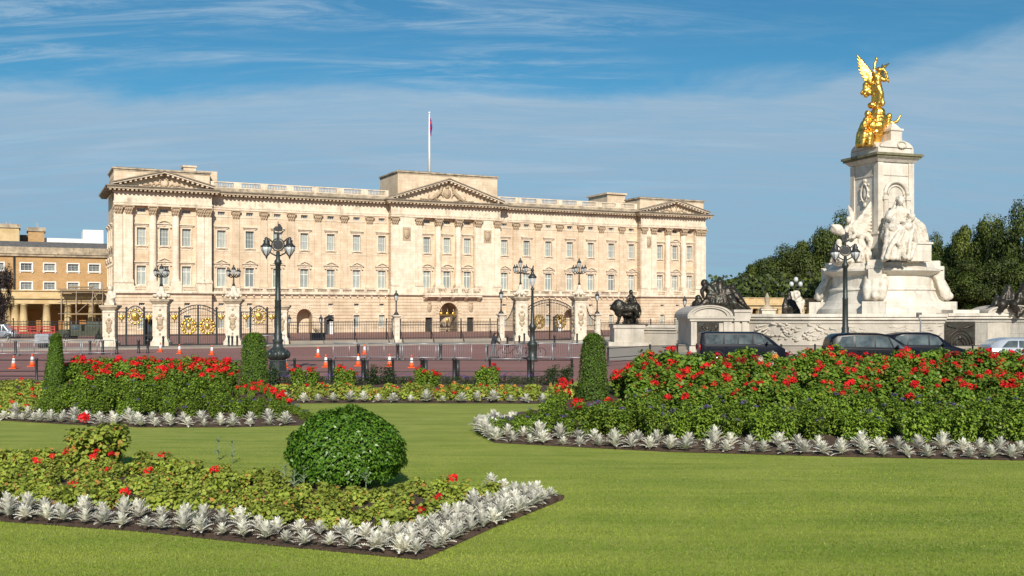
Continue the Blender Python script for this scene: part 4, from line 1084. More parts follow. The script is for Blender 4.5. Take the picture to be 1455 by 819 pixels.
# ================================================================ TALL LAMP POSTS
def bowl_lantern(o, x, y, z, s=1.0):
    i = MB(); g = MB()
    i.lathe([(.03,.98),(.10,.92),(.08,.86),(.16,.80),(.13,.72),(.20,.60),(.27,.56),(.28,.50)], (x,y,z), 10)
    g.lathe([(.02,.02),(.13,.16),(.23,.34),(.26,.50)], (x,y,z), 12)
    i.lathe([(.01,-.10),(.05,0),(.03,.03)], (x,y,z), 8)
    for k in range(6):
        q = 2*PI*k/6; i.tube([(x+r*math.cos(q),y+r*math.sin(q),z+zz) for r, zz in ((.03,.02),(.14,.16),(.24,.34),(.27,.5))], .014, 4)
    p = i.build('lantern', M['iron'], o); g.build('lantern_glass', M['lampglass'], p)
def tall_lamp(loc, h, label, s=1.0, rz_=0.0):
    o = empty('street_lamp', loc, rz_, label, 'street lamp'); a = MB()
    a.lathe([(.46,0),(.46,.12),(.42,.16),(.40,.70),(.36,.75)], n=8, smooth=False)
    a.lathe([(.36,.75),(.50,.85),(.54,1.0),(.50,1.18),(.34,1.30),(.24,1.42),(.22,1.6),(.27,1.7),(.19,1.8),(.21,2.0),(.16,2.1),(.15,3.6),(.17,3.65),(.135,3.7),(.12,h-2.0),(.17,h-1.95),(.18,h-1.8),(.10,h-1.7),(.09,h-1.35)], n=14)
    for k in range(8):
        q = 2*PI*k/8; a.ell((.45*math.cos(q),.45*math.sin(q),1.02),(.16,.16,.20), n=6, m=5); a.cap((.38*math.cos(q+.4),.38*math.sin(q+.4),.88),(.44*math.cos(q+.4),.44*math.sin(q+.4),1.2),.08,.06)
    a.build('column', M['iron_green'], o)
    a = MB(); zc = h-1.02
    a.tube([(0.30*math.cos(q),0,zc+.30*math.sin(q)) for q in np.linspace(0,2*PI,17)], .035, 6); a.lathe([(.26,-.05),(.26,.05)], n=16) if 0 else None
    a.prism([(.24*math.cos(q), zc+.24*math.sin(q)) for q in np.linspace(0,2*PI,17)[:-1]], -.06, .06)
    for sx in (-1, 1):
        a.tube([(sx*.10,0,h-1.55),(sx*.34,0,h-1.42),(sx*.45,0,h-1.15),(sx*.42,0,h-.85)], .035, 6)
        a.tube([(sx*.25,0,zc+.12),(sx*.45,0,zc+.30),(sx*.58,0,zc+.28)], .035, 6)
    a.build('bracket', M['iron'], o)
    a = MB()      # the little ship on top
    a.cap((0,0,h-.74),(0,0,h-.5),.05,.05); a.prism([(-.16,h-.50),(.16,h-.52),(.26,h-.36),(.12,h-.42),(-.12,h-.41),(-.24,h-.30)], -.07, .07)
    a.tube([(0,0,h-.5),(0,0,h+.12)], .018, 5); a.prism([(.01,h-.38),(.17,h-.36),(.22,h-.20),(.10,h-.02),(.01,h-.04)], -.03, .04); a.prism([(-.03,h-.37),(-.18,h-.33),(-.22,h-.22),(-.10,h-.12),(-.03,h-.12)], -.03, .04)
    a.prism([(.0,h-.05),(.12,h-.02),(0,h+.01)], -.01, .01); a.build('ship_finial', M['iron'], o)
    for sx in (-1, 1): bowl_lantern(o, sx*.56, 0, zc-.60, 1)
    o.scale = (s, s, s)
    return o
L1 = G(395, 534); tall_lamp(L1, 7.35, 'tall black lamp post with two hanging lanterns and a ship on top, left of centre')
Z2 = 91.0; L2 = Vector(W(1201,0,Z2)[:2]+(0,)); tall_lamp(L2, 7.35, 'tall dark lamp post with two hanging lanterns in front of the white monument', 1.06)
o = empty('street_lamp', G(756.5, 513.5), 0, 'slim grey-green lamp post with a single lantern, left of the tall gate', 'street lamp')
Z3 = G(756.5,513.5).y / K; top = zat(377, Z3); a = MB()
a.lathe([(.34,0),(.34,.15),(.28,.2),(.26,.9),(.34,1.0),(.30,1.15),(.16,1.3),(.14,1.9),(.22,2.0),(.24,2.2),(.13,2.35),(.10,3.2),(.075,top-1.6),(.12,top-1.5),(.05,top-1.35)], n=12); a.build('column', M['iron_green'], o)
i = MB(); g = MB(); g.lathe([(.06,0),(.20,.32),(.24,.55)], (0,0,top-1.35), 8, smooth=False); i.lathe([(.27,.55),(.30,.60),(.2,.72),(.1,.84),(.12,.9),(.04,.95)], (0,0,top-1.35), 8)
for k in range(8): q = 2*PI*(k+.5)/8; i.bar((.06*math.cos(q),.06*math.sin(q),top-1.35),(.24*math.cos(q),.24*math.sin(q),top-.8),.02)
i.ell((.0,0,top-.32),(.12,.1,.10)); i.cap((0,0,top-.3),(.06,0,top-.05),.07,.04)
p = i.build('lantern', M['iron'], o); g.build('lantern_glass', M['lampglass'], p)
# ================================================================ WHITE MARBLE MONUMENT
MC = Vector((30.8, 128.4*K, 0)); MR = R(19)
ZM = lambda dy: 128.4 + dy/K
def mz(py, Z=128.0): return H + (HY - py) * Z / U
mon = empty('monument', MC, MR, 'tall white marble monument with a square shaft on a round carved base', 'monument')
a = MB(); a.lathe([(5.85,2.0),(5.85,2.6),(5.7,2.75),(5.6,3.3),(5.25,3.55),(4.9,4.0),(4.64,4.6),(4.62,4.75),(4.75,4.85),(4.70,4.98),(4.40,5.05),(4.36,5.95),(4.5,6.05),(4.62,6.1),(4.95,6.25),(5.12,6.36),(5.12,6.52),(4.7,6.68),(4.55,7.02),(4.3,7.05)], n=64, smooth=False)
a.build('round_base', M['marble'], mon).scale = (.90,.90,1)
for sx in (-1, 1):
    for sy in (-1, 1):
        ang = math.atan2(sy, sx); c, d = math.cos(ang), math.sin(ang)
        a = MB(); a.obox((c*4.85,d*4.85,2.95),(1.8,1.7,1.9), ang); a.obox((c*4.15,d*4.15,5.2),(1.3,1.0,2.7), ang); a.obox((c*3.95,d*3.95,6.62),(1.7,1.3,.30), ang); a.obox((c*3.4,d*3.4,7.0),(2.2,1.2,.44), ang)
        o = a.build('buttress', M['marble'], mon)
        s = MB()
        pts = [(3.95,6.15),(4.3,5.8),(4.6,5.35),(4.9,4.75),(4.95,4.3)]
        for side in (-.55, .55):
            s.chain([(c*r-d*side, d*r+c*side, z) for r, z in pts], [.20,.27,.34,.40,.34], 8)
        s.chain([(c*r, d*r, z) for r, z in pts], [.4,.42,.42,.42,.4], 8)
        s.ell((c*5.25,d*5.25,4.35),(.26,.26,.32)); s.ell((c*4.55,d*4.55,5.95),(.18,.18,.22)); s.ell((c*4.75,d*4.75,5.5),(.14,.28,.18)); s.k = None
        for side in (-.75,.75): s.chain([(c*4.2-d*side,d*4.2+c*side,6.0),(c*4.45-d*side*1.15,d*4.45+c*side*1.15,5.2),(c*4.7-d*side,d*4.7+c*side,4.3)],[.10,.16,.12],6)
        remesh(s.build('scroll', M['marble_fig'], o), .09, 1)
a = MB(); hb = 2.05
a.box(-hb-.1,-hb-.1,7.0,hb+.1,hb+.1,7.5); a.box(-hb,-hb,7.502,hb,hb,8.2); a.frustum(-hb-.12,-hb-.12,hb+.12,hb+.12,8.202,-hb-.02,-hb-.02,hb+.02,hb+.02,8.45)
a.frustum(-hb,-hb,hb,hb,8.452,-1.86,-1.86,1.86,1.86,9.4); a.box(-1.98,-1.98,9.402,1.98,1.98,9.6)
a.build('plinth', M['marble'], mon)
a = MB(); hs = 1.68
a.box(-hs,-hs,9.602,hs,hs,15.3)
for sx in (-1,1):
    for sy in (-1,1):
        a.box(*sorted((sx*(hs-.42), sx*(hs+.10)))[:1], sorted((sy*(hs-.42), sy*(hs+.10)))[0], 9.604, sorted((sx*(hs-.42), sx*(hs+.10)))[1], sorted((sy*(hs-.42), sy*(hs+.10)))[1], 15.25)
a.box(-hs-.06,-hs-.06,14.2,hs+.06,hs+.06,14.3)
a.build('shaft', M['marble'], mon)
a = MB(); a.frustum(-1.82,-1.82,1.82,1.82,15.302,-2.1,-2.1,2.1,2.1,15.62); a.build('cornice', M['marble'], mon)
a = MB(); a.box(-2.2,-2.2,15.622,2.2,2.2,15.78); a.box(-2.32,-2.32,15.782,2.32,2.32,15.98); a.build('drip_course', M['lichen'], mon)
a = MB(); a.box(-1.75,-1.75,15.982,1.75,1.75,16.5)
N = 14
arc = [(1.6*math.cos(PI*t/N), 16.5+.62*math.sin(PI*t/N)) for t in range(N+1)]
a.prism(arc, -1.85, 1.85); a.prism([(x, z) for x, z in arc], -1.85, 1.85, 'x'); a.build('arched_cap', M['marble'], mon)
a = MB(); a.box(-.25,-1.45,16.9,.85,-.4,17.95); a.box(-.34,-1.54,17.952,.94,-.31,18.12); a.frustum(-.2,-1.4,.8,-.5,18.122,.15,-1.1,.45,-.8,18.6); a.build('pedestal', M['marble'], mon)
# carved niche arch on the right-hand face, cartouche on the left-hand one
a = MB(); zc = 12.6
a.tube([(1.12*math.cos(q),-hs-.10,zc+1.12*math.sin(q)) for q in np.linspace(0,PI,15)], .16, 6); a.tube([(.78*math.cos(q),-hs-.04,zc+.78*math.sin(q)) for q in np.linspace(0,PI,15)], .08, 6)
for sx in (-1,1): a.box(sx*1.12-.16,-hs-.24,9.61,sx*1.12+.16,-hs-.002,zc); a.box(sx*1.12-.26,-hs-.30,zc-.4,sx*1.12+.26,-hs-.002,zc-.14)
a.build('niche_arch', M['marble'], mon)
a = MB()
a.tube([(-hs-.06,.42*math.cos(q),12.9+.75*math.sin(q)) for q in np.linspace(0,2*PI,15)], .09, 6); a.ell((-hs-.02,0,12.9),(.12,.26,.5)); a.ell((-hs-.05,0,13.9),(.14,.3,.2)); a.ell((-hs-.05,0,11.95),(.12,.2,.25))
for k in range(6): a.ell((-hs-.04,(-1)**k*.48,12.3+k*.25),(.1,.13,.13))
remesh(a.build('cartouche', M['marble_fig'], mon), .05, 1)
a = MB(); rg = random.Random(3)
for k in range(16): q = 2*PI*k/16; a.ell((.42*math.cos(q)+.5, -1.88, 16.75+.26*math.sin(q)), (.1,.08,.09), n=6, m=4)
a.build('wreath_relief', M['marble_fig'], mon)

CH = bpy.data.textures.new('chisel', 'CLOUDS'); CH.noise_scale = .16; CH.noise_depth = 2
def rough_up(o, s):
    m_ = o.modifiers.new('chisel', 'DISPLACE'); m_.texture = CH; m_.strength = s*2; m_.mid_level = .5; m_.texture_coords = 'LOCAL'
# ---- sculpture helper: points given as (px, py, dy metres in front(-)/behind(+) of the depth Z0)
def sculpt(name, Z0, m, label, cat, vox=.06, base=(0,0), group=None):
    org = W(base[0], base[1], Z0)
    class Sc(MB):
        def P(self, p):
            Z = Z0 + (p[2]/K if len(p) > 2 else 0); return W(p[0], p[1], Z) - org
        def k(self, pts, rad, n=9):
            pts = [self.P(p) for p in pts]
            if isinstance(rad, (int, float)): rad = [rad]*len(pts)
            self.chain(pts, rad, n)
        def e(self, p, r, rot=None): self.ell(self.P(p), r, rot, n=10, m=8)
        def folds(self, tops, bots, r0, r1, n, sag=0, dyj=.15, seed=1):
            rg = random.Random(seed); A0, A1 = self.P(tops[0]), self.P(tops[1]); B0, B1 = self.P(bots[0]), self.P(bots[1])
            for i in range(n):
                u = i/max(1,n-1); a_ = A0.lerp(A1, u); b_ = B0.lerp(B1, u) + Vector((0, rg.uniform(-dyj,dyj), 0)); m_ = (a_+b_)/2 + Vector((rg.uniform(-.1,.1), -sag+rg.uniform(-.05,.05), 0))
                self.chain([a_, m_, b_], [r0, (r0+r1)/2, r1], 7)
    s = Sc(); s.org = org
    def fin():
        o = s.build(name, m); o.location = org; tag(o, label, cat, group); remesh(o, vox, 1); rough_up(o, .045 if m is not M['gold'] else .03); return o
    return s, fin

# gilded winged Victory
s, fin = sculpt('gilded_winged_statue', ZM(-.4), M['gold'], 'gilded winged figure with one arm raised, at the very top of the monument', 'statue', .045, (1247,155))
s.e((1249.6,100.2,-.1),(.21,.23,.27)); s.e((1248.4,98.8,.05),(.22,.2,.2)); s.k([(1248.8,104,-.0),(1247.6,108,0)],[.12,.14])
s.k([(1247.3,110,-.02),(1246.6,117,-.05),(1245.6,124,0)],[.33,.31,.36]); s.k([(1244.8,109.5),(1250.6,110.5)],.2)
s.k([(1243.8,109.5,-.1),(1242.2,103,-.15),(1242.4,94,-.15),(1244.6,86,-.15)],[.17,.15,.12,.09]); s.e((1245.2,84.5,-.15),(.13,.13,.16)); s.k([(1245,85,-.15),(1244.5,82,-.15)],[.08,.05])
s.k([(1251.4,111,-.1),(1256.5,115,-.2),(1261,112,-.3),(1258.5,103,-.3),(1254.5,97,-.2)],[.17,.14,.12,.11,.08]); s.k([(1253,98,.3),(1257.5,94.5,.5),(1263,90.5,.7)],[.10,.14,.06]); s.k([(1261,112,-.3),(1262.6,117.5,-.3)],[.10,.06])
s.folds([(1242.5,122,0),(1249,121,-.1)],[(1240,149,.3),(1253,150,-.2)],.22,.15,8,.08,.25,3)
s.k([(1247.5,124,-.25),(1251.5,134,-.4),(1249,146,-.35),(1245,156,-.2)],[.30,.25,.18,.14]); s.k([(1245,126,0),(1242.5,140,.1),(1240.5,150,.1)],[.34,.26,.14])
s.e((1239,150,0),(.38,.35,.28)); s.e((1252,147,-.2),(.35,.3,.22)); s.e((1246,152,-.1),(.35,.35,.25))
s.folds([(1241,113,.3),(1243,122,.3)],[(1223.5,132.5,.5),(1231,138,.5)],.20,.10,5,.0,.1,5); s.k([(1236,112,.3),(1230,121,.5),(1229,129,.5),(1236,133,.3)],[.2,.25,.2,.2])
for i, (tx, ty, bx, by) in enumerate([(1217.4,78.5,1240,109),(1218,84,1239,111),(1218.4,89,1238,112),(1219,94,1237.5,113),(1220,99,1237,114),(1221.5,104,1236.5,115),(1223.5,109,1236.5,117),(1227,114,1237,118)]):
    s.k([(tx,ty,.45-i*.03),((tx*.45+bx*.55),(ty*.45+by*.55)-1,.42-i*.02),(bx,by,.2)],[.05,.13,.16],7)
s.k([(1217.6,79,.5),(1225,88,.5),(1233,99,.4),(1241,110,.2)],[.07,.15,.18,.2])
for i in range(5): s.k([(1248.5,109,.2),(1252+i*.8,101+i*2.5,1.2),(1254+i*1.4,92+i*5,2.4)],[.16,.13,.05],7)     # far wing, going away from us
vic = fin()
s, fin = sculpt('globe_support', ZM(-.4), M['gold'], 'gilded globe and crest under the winged figure', 'globe', .045, (1247,205))
s.e((1247.5,161,0),(.62,.62,.5)); s.e((1247,169,-.1),(.85,.7,.5)); s.k([(1246,150,0),(1247,160,0)],[.3,.4]); s.k([(1247,170,0),(1245,185,-.2),(1243,203,-.1)],[.75,.62,.5])
s.e((1240.5,179,-.9),(.42,.25,.42)); s.e((1249.5,179,-.9),(.42,.25,.42)); s.e((1245,188,-.8),(.35,.25,.3)); s.e((1243,172,-.75),(.3,.25,.25)); s.e((1251,171,-.7),(.3,.25,.3)); s.k([(1237,184,-.8),(1245,193,-.8),(1253,184,-.7)],.12)
rg = random.Random(9)
for k in range(14): s.e((1238+rg.random()*16,166+rg.random()*26,-.7-rg.random()*.2),(.15+.1*rg.random(),.15,.15+.1*rg.random()))
fin()
s, fin = sculpt('gilded_seated_figure', ZM(-.8), M['gold'], 'gilded seated figure left of the globe, bare head turned left', 'statue', .045, (1230,208))
s.e((1232.8,162.5,0),(.26,.28,.32)); s.k([(1233,166.5),(1232.5,170)],[.14,.16]); s.k([(1231.5,172,0),(1231,180,.05),(1232,188,.1)],[.36,.33,.4]); s.k([(1229,171.5,0),(1226.5,179,-.2),(1231,185,-.5)],[.2,.16,.13]); s.k([(1235,172),(1240,176,-.3),(1243,172,-.6)],[.18,.15,.12])
s.k([(1230,188,0),(1228,192,-.9),(1226,206,-1.0)],[.36,.32,.18]); s.k([(1234,188,0),(1236,192,-1.0),(1235,206,-1.1)],[.36,.32,.18])
s.folds([(1226,188,.1),(1238,190,-.6)],[(1222,206,-.2),(1240,206,-.9)],.22,.15,10,.1,.2,8); s.k([(1227,176,.4),(1221.5,192,.5),(1220,206,.4)],[.25,.3,.3])
fin()
s, fin = sculpt('gilded_seated_figure', ZM(.2), M['gold'], 'gilded seated figure right of the globe, reaching one arm out to the right', 'statue', .045, (1263,200))
s.e((1263.2,165.8,0),(.25,.27,.31)); s.k([(1262.5,170),(1262,172.5)],[.14,.16]); s.k([(1261.5,174),(1260,181),(1260,188)],[.34,.32,.38]); s.k([(1264.5,174,-.1),(1269,175.5,-.2),(1275,172.5,-.3),(1279.6,164,-.3)],[.17,.14,.12,.07])
s.k([(1261,188,0),(1267,186,-.3),(1271,193,-.3)],[.34,.3,.2]); s.folds([(1258,188,0),(1268,184,-.2)],[(1259,200,0),(1273,194,-.2)],.2,.14,6,.05,.1,4); s.k([(1268,184,-.1),(1271,180,-.1)],[.12,.07])
fin()

# enthroned queen
s, fin = sculpt('seated_queen_statue', ZM(-3.2), M['marble_fig'], 'white marble statue of an enthroned queen in heavy robes, right face of the monument', 'statue', .05, (1285,372))
s.e((1279.6,286.5,-.25),(.24,.28,.34)); s.e((1279.4,280.2,-.15),(.17,.17,.12)); s.e((1277,283,.05),(.25,.25,.25)); s.k([(1275.5,283,.2),(1272.5,291,.25),(1269,300,.3)],[.15,.16,.2]); s.k([(1283,283,.2),(1284.5,292,.25),(1287,300,.3)],[.14,.15,.2])
s.k([(1279,292,-.1),(1278.5,296,-.05)],[.16,.2]); s.k([(1278,300,0),(1278,308,-.1),(1279,317,-.1)],[.44,.44,.52]); s.k([(1269,301,0),(1288,302,0)],.30)
s.k([(1266.5,303,-.1),(1262,310,-.4),(1270,315,-1.0),(1284,313.5,-1.3)],[.30,.24,.19,.13]); s.k([(1289,303,-.1),(1295,309,-.4),(1291,316,-1.1)],[.28,.22,.14]); s.e((1295.5,308.5,-.9),(.30,.30,.32)); s.k([(1295.5,304,-.9),(1294,297.5,-.9)],[.09,.05])
s.k([(1273,322,-.2),(1268,324,-1.9)],[.52,.42]); s.k([(1286,321,-.2),(1290,323,-1.9)],[.52,.42]); s.k([(1265,323,-.3),(1293,322,-.3)],.5)
s.folds([(1262,324,-1.8),(1296,324,-1.9)],[(1254,368,-2.0),(1290,368,-2.3)],.22,.15,15,.1,.5,11); s.folds([(1262,303,.2),(1268,312,-.2)],[(1253,338,.2),(1262,350,-.6)],.22,.15,7,.0,.25,12)
s.folds([(1296,316,-.6),(1303,318,.2)],[(1309,360,-.5),(1317,366,.4)],.26,.18,9,-.0,.35,13); s.k([(1299,313,-.2),(1309,323,-.1),(1314,340,0),(1314,366,0)],[.25,.34,.32,.22])
s.k([(1263,345,-1.9),(1256,368,-2.3)],[.3,.26]); s.k([(1278,330,-2.2),(1266,350,-2.6),(1260,367,-2.7)],[.18,.2,.2]); s.k([(1284,328,-2.3),(1276,345,-2.6),(1286,366,-2.5)],[.16,.17,.2]); s.k([(1296,326,-1.9),(1300,345,-1.6),(1294,366,-2.0)],[.22,.2,.2])
s.k([(1268,338,.9),(1300,338,.9)],[.95,.95]); s.k([(1270,356,.4),(1300,356,.4)],[1.0,.9]); s.k([(1292,366,-1.0),(1306,366,-.9)],[.4,.4]); s.k([(1262,318,-.2),(1265,332,-1.0),(1263,345,-1.5)],[.28,.24,.3])
q = fin()
a = MB(); o_ = W(1301,372,ZM(-3.8)); a.box(-1.25,-.8,0,.85,1.6,1.35); a.box(-1.35,-.9,1.352,.95,1.7,1.52); t = a.build('throne', M['marble'], q); t.location = o_ - q.location; t.rotation_euler = (0,0,MR)
# winged angel group on the left-hand face
s, fin = sculpt('marble_angel_group', ZM(-1.9), M['marble_fig'], 'white marble winged angel with kneeling figures, left face of the monument', 'statue', .05, (1212,372))
s.e((1206,312.5,-.2),(.23,.26,.31)); s.k([(1206.5,317),(1207.5,321)],[.12,.16]); s.k([(1208,325,0),(1209,333,0),(1209,342,.1)],[.30,.30,.36]); s.k([(1204,324,-.2),(1200,332,-.5),(1206,337,-.9)],[.2,.18,.15]); s.k([(1212,324,-.2),(1217,333,-.5),(1212,338,-.9)],[.2,.18,.15])
for i in range(9): u = i/8; s.k([(1212,322+u*12,.3),(1226+2*u,306+u*20,.5),(1239.5+1.0*u,285+u*44,.7-.1*u)],[.19,.17,.07],7)
s.k([(1207,320,.6),(1210,306,.9),(1205.5,292,1.1)],[.25,.25,.05]); s.k([(1209,318,.6),(1212,306,.9),(1209,296,1.1)],[.25,.22,.05])
s.k([(1184,322,-.6),(1190,327,-.5),(1197,331,-.4)],[.22,.42,.3]); s.e((1189,326,-.5),(.55,.3,.42))
s.folds([(1203,342,-.2),(1216,342,-.3)],[(1196,371,-.6),(1222,371,-.6)],.20,.14,13,.1,.5,21)
s.e((1224,338,-.5),(.26,.28,.3)); s.k([(1223,343,-.5),(1226,352,-.5),(1222,360,-.6)],[.3,.34,.34]); s.folds([(1219,352,-.6),(1230,352,-.5)],[(1216,371,-.9),(1239,371,-.5)],.18,.14,11,.1,.4,22)
s.k([(1220,336,.1),(1231,334,.3),(1238,345,.3),(1236,358,.2)],[.2,.3,.35,.3])
s.e((1192,345,-.4),(.25,.27,.3)); s.k([(1192,350,-.4),(1191,358,-.5),(1194,364,-.7)],[.28,.32,.34]); s.folds([(1186,356,-.5),(1197,358,-.6)],[(1183,371,-.6),(1202,371,-.8)],.17,.13,9,.1,.4,23)
s.k([(1190,370,-.2),(1236,370,-.2)],[.5,.5])
fin()

# ================================================================ TERRACE WALLS ROUND THE MONUMENT
def wall_line(name, pts, h, label, cat, m=M['marble_wall'], th=.7, coping=True):
    o = empty(name, (pts[0][0], pts[0][1], 0), 0, label, cat); P0 = Vector(pts[0][:2] + (0,)) if len(pts[0]) > 1 else None
    a = MB(); c = MB(); n = len(pts)
    def off(i, d):
        p = Vector(pts[i][:2]); t = (Vector(pts[min(i+1,n-1)][:2]) - Vector(pts[max(i-1,0)][:2])).normalized(); nrm = Vector((-t.y, t.x)); q = p + nrm*d - Vector(pts[0][:2]); return q
    for i in range(n-1):
        for (mb, d0, d1, z0, z1) in ((a, 0, th, -.02, h-.42), (a, -.14, th, -.02, .55), (a,-.08,th,h-.70,h-.55)):
            A, B, C, D = off(i,d0), off(i+1,d0), off(i+1,d1), off(i,d1)
            mb.add([(A.x,A.y,z0),(B.x,B.y,z0),(C.x,C.y,z0),(D.x,D.y,z0),(A.x,A.y,z1),(B.x,B.y,z1),(C.x,C.y,z1),(D.x,D.y,z1)], [(0,3,2,1),(4,5,6,7),(0,1,5,4),(2,3,7,6)]+([(3,0,4,7)] if i == 0 else [])+([(1,2,6,5)] if i == n-2 else []))
        for (d0, d1, z0, z1) in ((-.18, th+.1, h-.418, h-.22), (-.30, th+.2, h-.218, h)):
            A, B, C, D = off(i,d0), off(i+1,d0), off(i+1,d1), off(i,d1)
            c.add([(A.x,A.y,z0),(B.x,B.y,z0),(C.x,C.y,z0),(D.x,D.y,z0),(A.x,A.y,z1),(B.x,B.y,z1),(C.x,C.y,z1),(D.x,D.y,z1)], [(0,3,2,1),(4,5,6,7),(0,1,5,4),(2,3,7,6)]+([(3,0,4,7)] if i == 0 else [])+([(1,2,6,5)] if i == n-2 else []))
    a.build('wall_face', m, o); c.build('coping', M['marble'], o)
    return o
xy = lambda px, Z: tuple(W(px, 443, Z).xy)
wp = [(1063,119.5),(1100,117.2),(1150,115.4),(1205,114.6),(1255,114.5),(1300,115.0),(1343,116.2)]
tw = wall_line('terrace_wall', [xy(*p) for p in wp], 2.92, 'long pale marble wall carved in low relief, below the white monument', 'wall')
# low relief waves and figures carved along it
a = MB(); rg = random.Random(12); P0 = Vector(xy(*wp[0]))
for k in range(150):
    px = 1078 + rg.random()*258; i = max(j for j in range(len(wp)-1) if wp[j][0] <= px); u = (px-wp[i][0])/(wp[i+1][0]-wp[i][0]); Z = wp[i][1]+(wp[i+1][1]-wp[i][1])*u
    if 1190 < px < 1215 or 1235 < px < 1262: continue
    p = Vector(xy(px, Z)) - P0; q = rg.uniform(-.9,.9); L = rg.uniform(.15,.55); z = rg.uniform(.9,2.1)
    a.cap((p.x-L*math.cos(q),p.y+.02,z-L*math.sin(q)*.7),(p.x+L*math.cos(q),p.y+.02,z+L*math.sin(q)*.7),rg.uniform(.05,.13),.03,6)
a.build('relief', M['marble_wall'], tw)
wall_line('terrace_wall', [xy(1343.3,116.3), xy(1384,118), xy(1420,119), xy(1500,121)], 2.98, 'stone wall coloured grey for the shade on it, around the dark bronze panel, at the right edge', 'wall', mat('shaded_marble', (.33,.31,.27), (.44,.40,.34), rough=.8, scale=.9, streak=(.16,.155,.14), c3=(.25,.24,.215), s3=.8, bump=.5, bscale=3, brick=(1.5,.7,.012,(.9,.9,.9),(.6,.57,.52))))  # the grey of this stretch is its shade put into the stone colour
o = empty('bronze_relief_panel', W(1363,477,116.2), 0, 'dark bronze relief panel with a round shell motif, set in the grey wall', 'panel')
a = MB(); a.box(-1.15,-.10,-1.0,1.15,.35,1.05); a.build('plate', M['bronze'], o); a = MB()
for r_ in (.3,.5,.75,.95): a.tube([(r_*math.cos(q),-.12,-.75+r_*1.2*math.sin(q)) for q in np.linspace(.05,PI-.05,13)], .05, 6)
a.ell((0,-.12,-.2),(.16,.1,.22)); a.cap((-.9,-.12,.75),(-.3,-.12,.55),.09,.05); a.cap((.9,-.12,.75),(.3,-.12,.55),.09,.05); a.build('relief', M['bronze'], o)
fl = MB(); fl.lathe([(15.2,0),(15.2,2.3)], n=72, smooth=False); o = fl.build('terrace', M['marble_wall']); o.location = MC + Vector((0,1.2,0)); o.scale = (1,.55,1); tag(o, 'round raised stone terrace carrying the white monument', 'terrace')
# low wall at the left with the lion's pedestal
wall_line('low_wall', [xy(906,141.2), xy(962,138.0)], zat(462.3,140), 'pale stone wall running from the lion pedestal to the arched pylon', 'wall')
o = empty('lion_pedestal', (xy(892,141)[0], 141*K, 0), 0, 'pale marble block carrying the bronze lion', 'pedestal')
a = MB(); hh = zat(461.5,141); a.box(-1.35,-1.2,-.02,1.35,3.2,hh-.3); a.box(-1.9,-1.6,-.02,1.9,3.4,.35); a.box(-1.45,-1.3,hh-.298,1.45,3.3,hh-.02); a.build('block', M['marble_wall'], o)
a = MB(); a.box(-1.6,-.9,hh-.018,1.75,1.2,hh+.08); a.build('bronze_base', M['bronze'], o)
sheet('memorial_paving', [xy(866,99), xy(1500,93), (75,150*K), xy(850,150), xy(858,146)], -0.009, M['paving'])
s_ = MB(); 
for (z, Z0, Z1) in ((.0, 111.5, 116), (.17, 112.3, 116), (.34, 113.1, 116)):
    s_.prism([xy(960,Z0+8), xy(1063,Z0+3), xy(1205,Z0), xy(1345,Z0+1.5), xy(1500,Z0+4), xy(1500,122), xy(960,125)], z-.02, z+.17, 'z')
o = s_.build('stone_steps', M['paving']); tag(o, 'shallow stone steps along the foot of the terrace wall', 'steps')
o = MB(); o.lathe([(1.75,0),(1.75,.16),(1.6,.2),(1.6,.3),(.3,.32)], n=28, smooth=False); o = o.build('round_plinth', M['marble_wall']); o.location = W(838,443,150)*1.0; o.location.z = 0; tag(o, 'low round stone plinth partly hidden behind the clipped yew', 'plinth')

# ---- arched stone pylon with the dark relief
Zp = 118.0; X = lambda px, Z=Zp: (px-HX)*Z/U
o = empty('arched_pylon', (X(1008), Zp*K, 0), 0, 'stone pylon with a rounded pediment over a dark relief, left end of the marble wall', 'pylon'); o.scale = (1,.62,1)
x0 = X(982)-X(1008); x1 = X(1035)-X(1008); x2 = X(1066)-X(1008); zt = 2.62
a = MB(); a.box(x0+.45, .25, 0, x1-.35, 9.5, zt-.25); a.box(x1-.34, .55, 0, x2, 8, zt-.10); a.box(x0, 0, 0, x0+.44, 9.8, zt-.252); a.box(x1-.36, 0, 0, x1+.25, 1.2, zt-.252); a.box(x1+.5,.3,0,x1+.9,.8,zt-.26); a.box(x1+1.1,.3,0,x1+1.5,.8,zt-.26); a.box(x0-.15,-.25,0,x2,10,.45)
a.build('shaft', M['marble_wall'], o)
a = MB(); a.box(x0-.12,-.18,zt-.248,x1+.35,9.9,zt-.05); a.box(x1+.36,.1,zt-.248,x2,8.2,zt-.05); a.box(x0-.3,-.36,zt-.048,x1+.5,10.1,zt+.12); a.box(x1+.52,.3,zt-.048,x2+.1,8.2,3.05); a.box(x1+.45,.15,3.052,x2+.2,8.3,3.25)
a.build('entablature', M['marble_wall'], o)
N = 16; xm = (x0+x1)/2; hw = (x1-x0)/2+.32; rise = .86
def seg(k0, k1, y0, y1, mb):
    P_ = [(xm-hw*k1*math.cos(PI*t/N), zt+.122+rise*k1*math.sin(PI*t/N)) for t in range(N+1)]
    Q_ = [(xm-hw*k0*math.cos(PI*t/N), zt+.122+rise*k0*math.sin(PI*t/N)) for t in range(N+1)]
    for t in range(N): mb.prism([P_[t],P_[t+1],Q_[t+1],Q_[t]], y0, y1)
a = MB(); seg(.88,1.0,-.40,9.8,a); seg(.74,.879,-.28,9.7,a); seg(.02,.739,-.05,9.6,a); a.build('rounded_pediment', M['marble_wall'], o)
a = MB(); pw0 = X(991)-X(1008); pw1 = X(1022)-X(1008); a.box(pw0,.10,.5,pw1,.249,zat(459,Zp)); d = a.build('relief_panel', M['bronze'], o)
r = MB(); rg = random.Random(6)
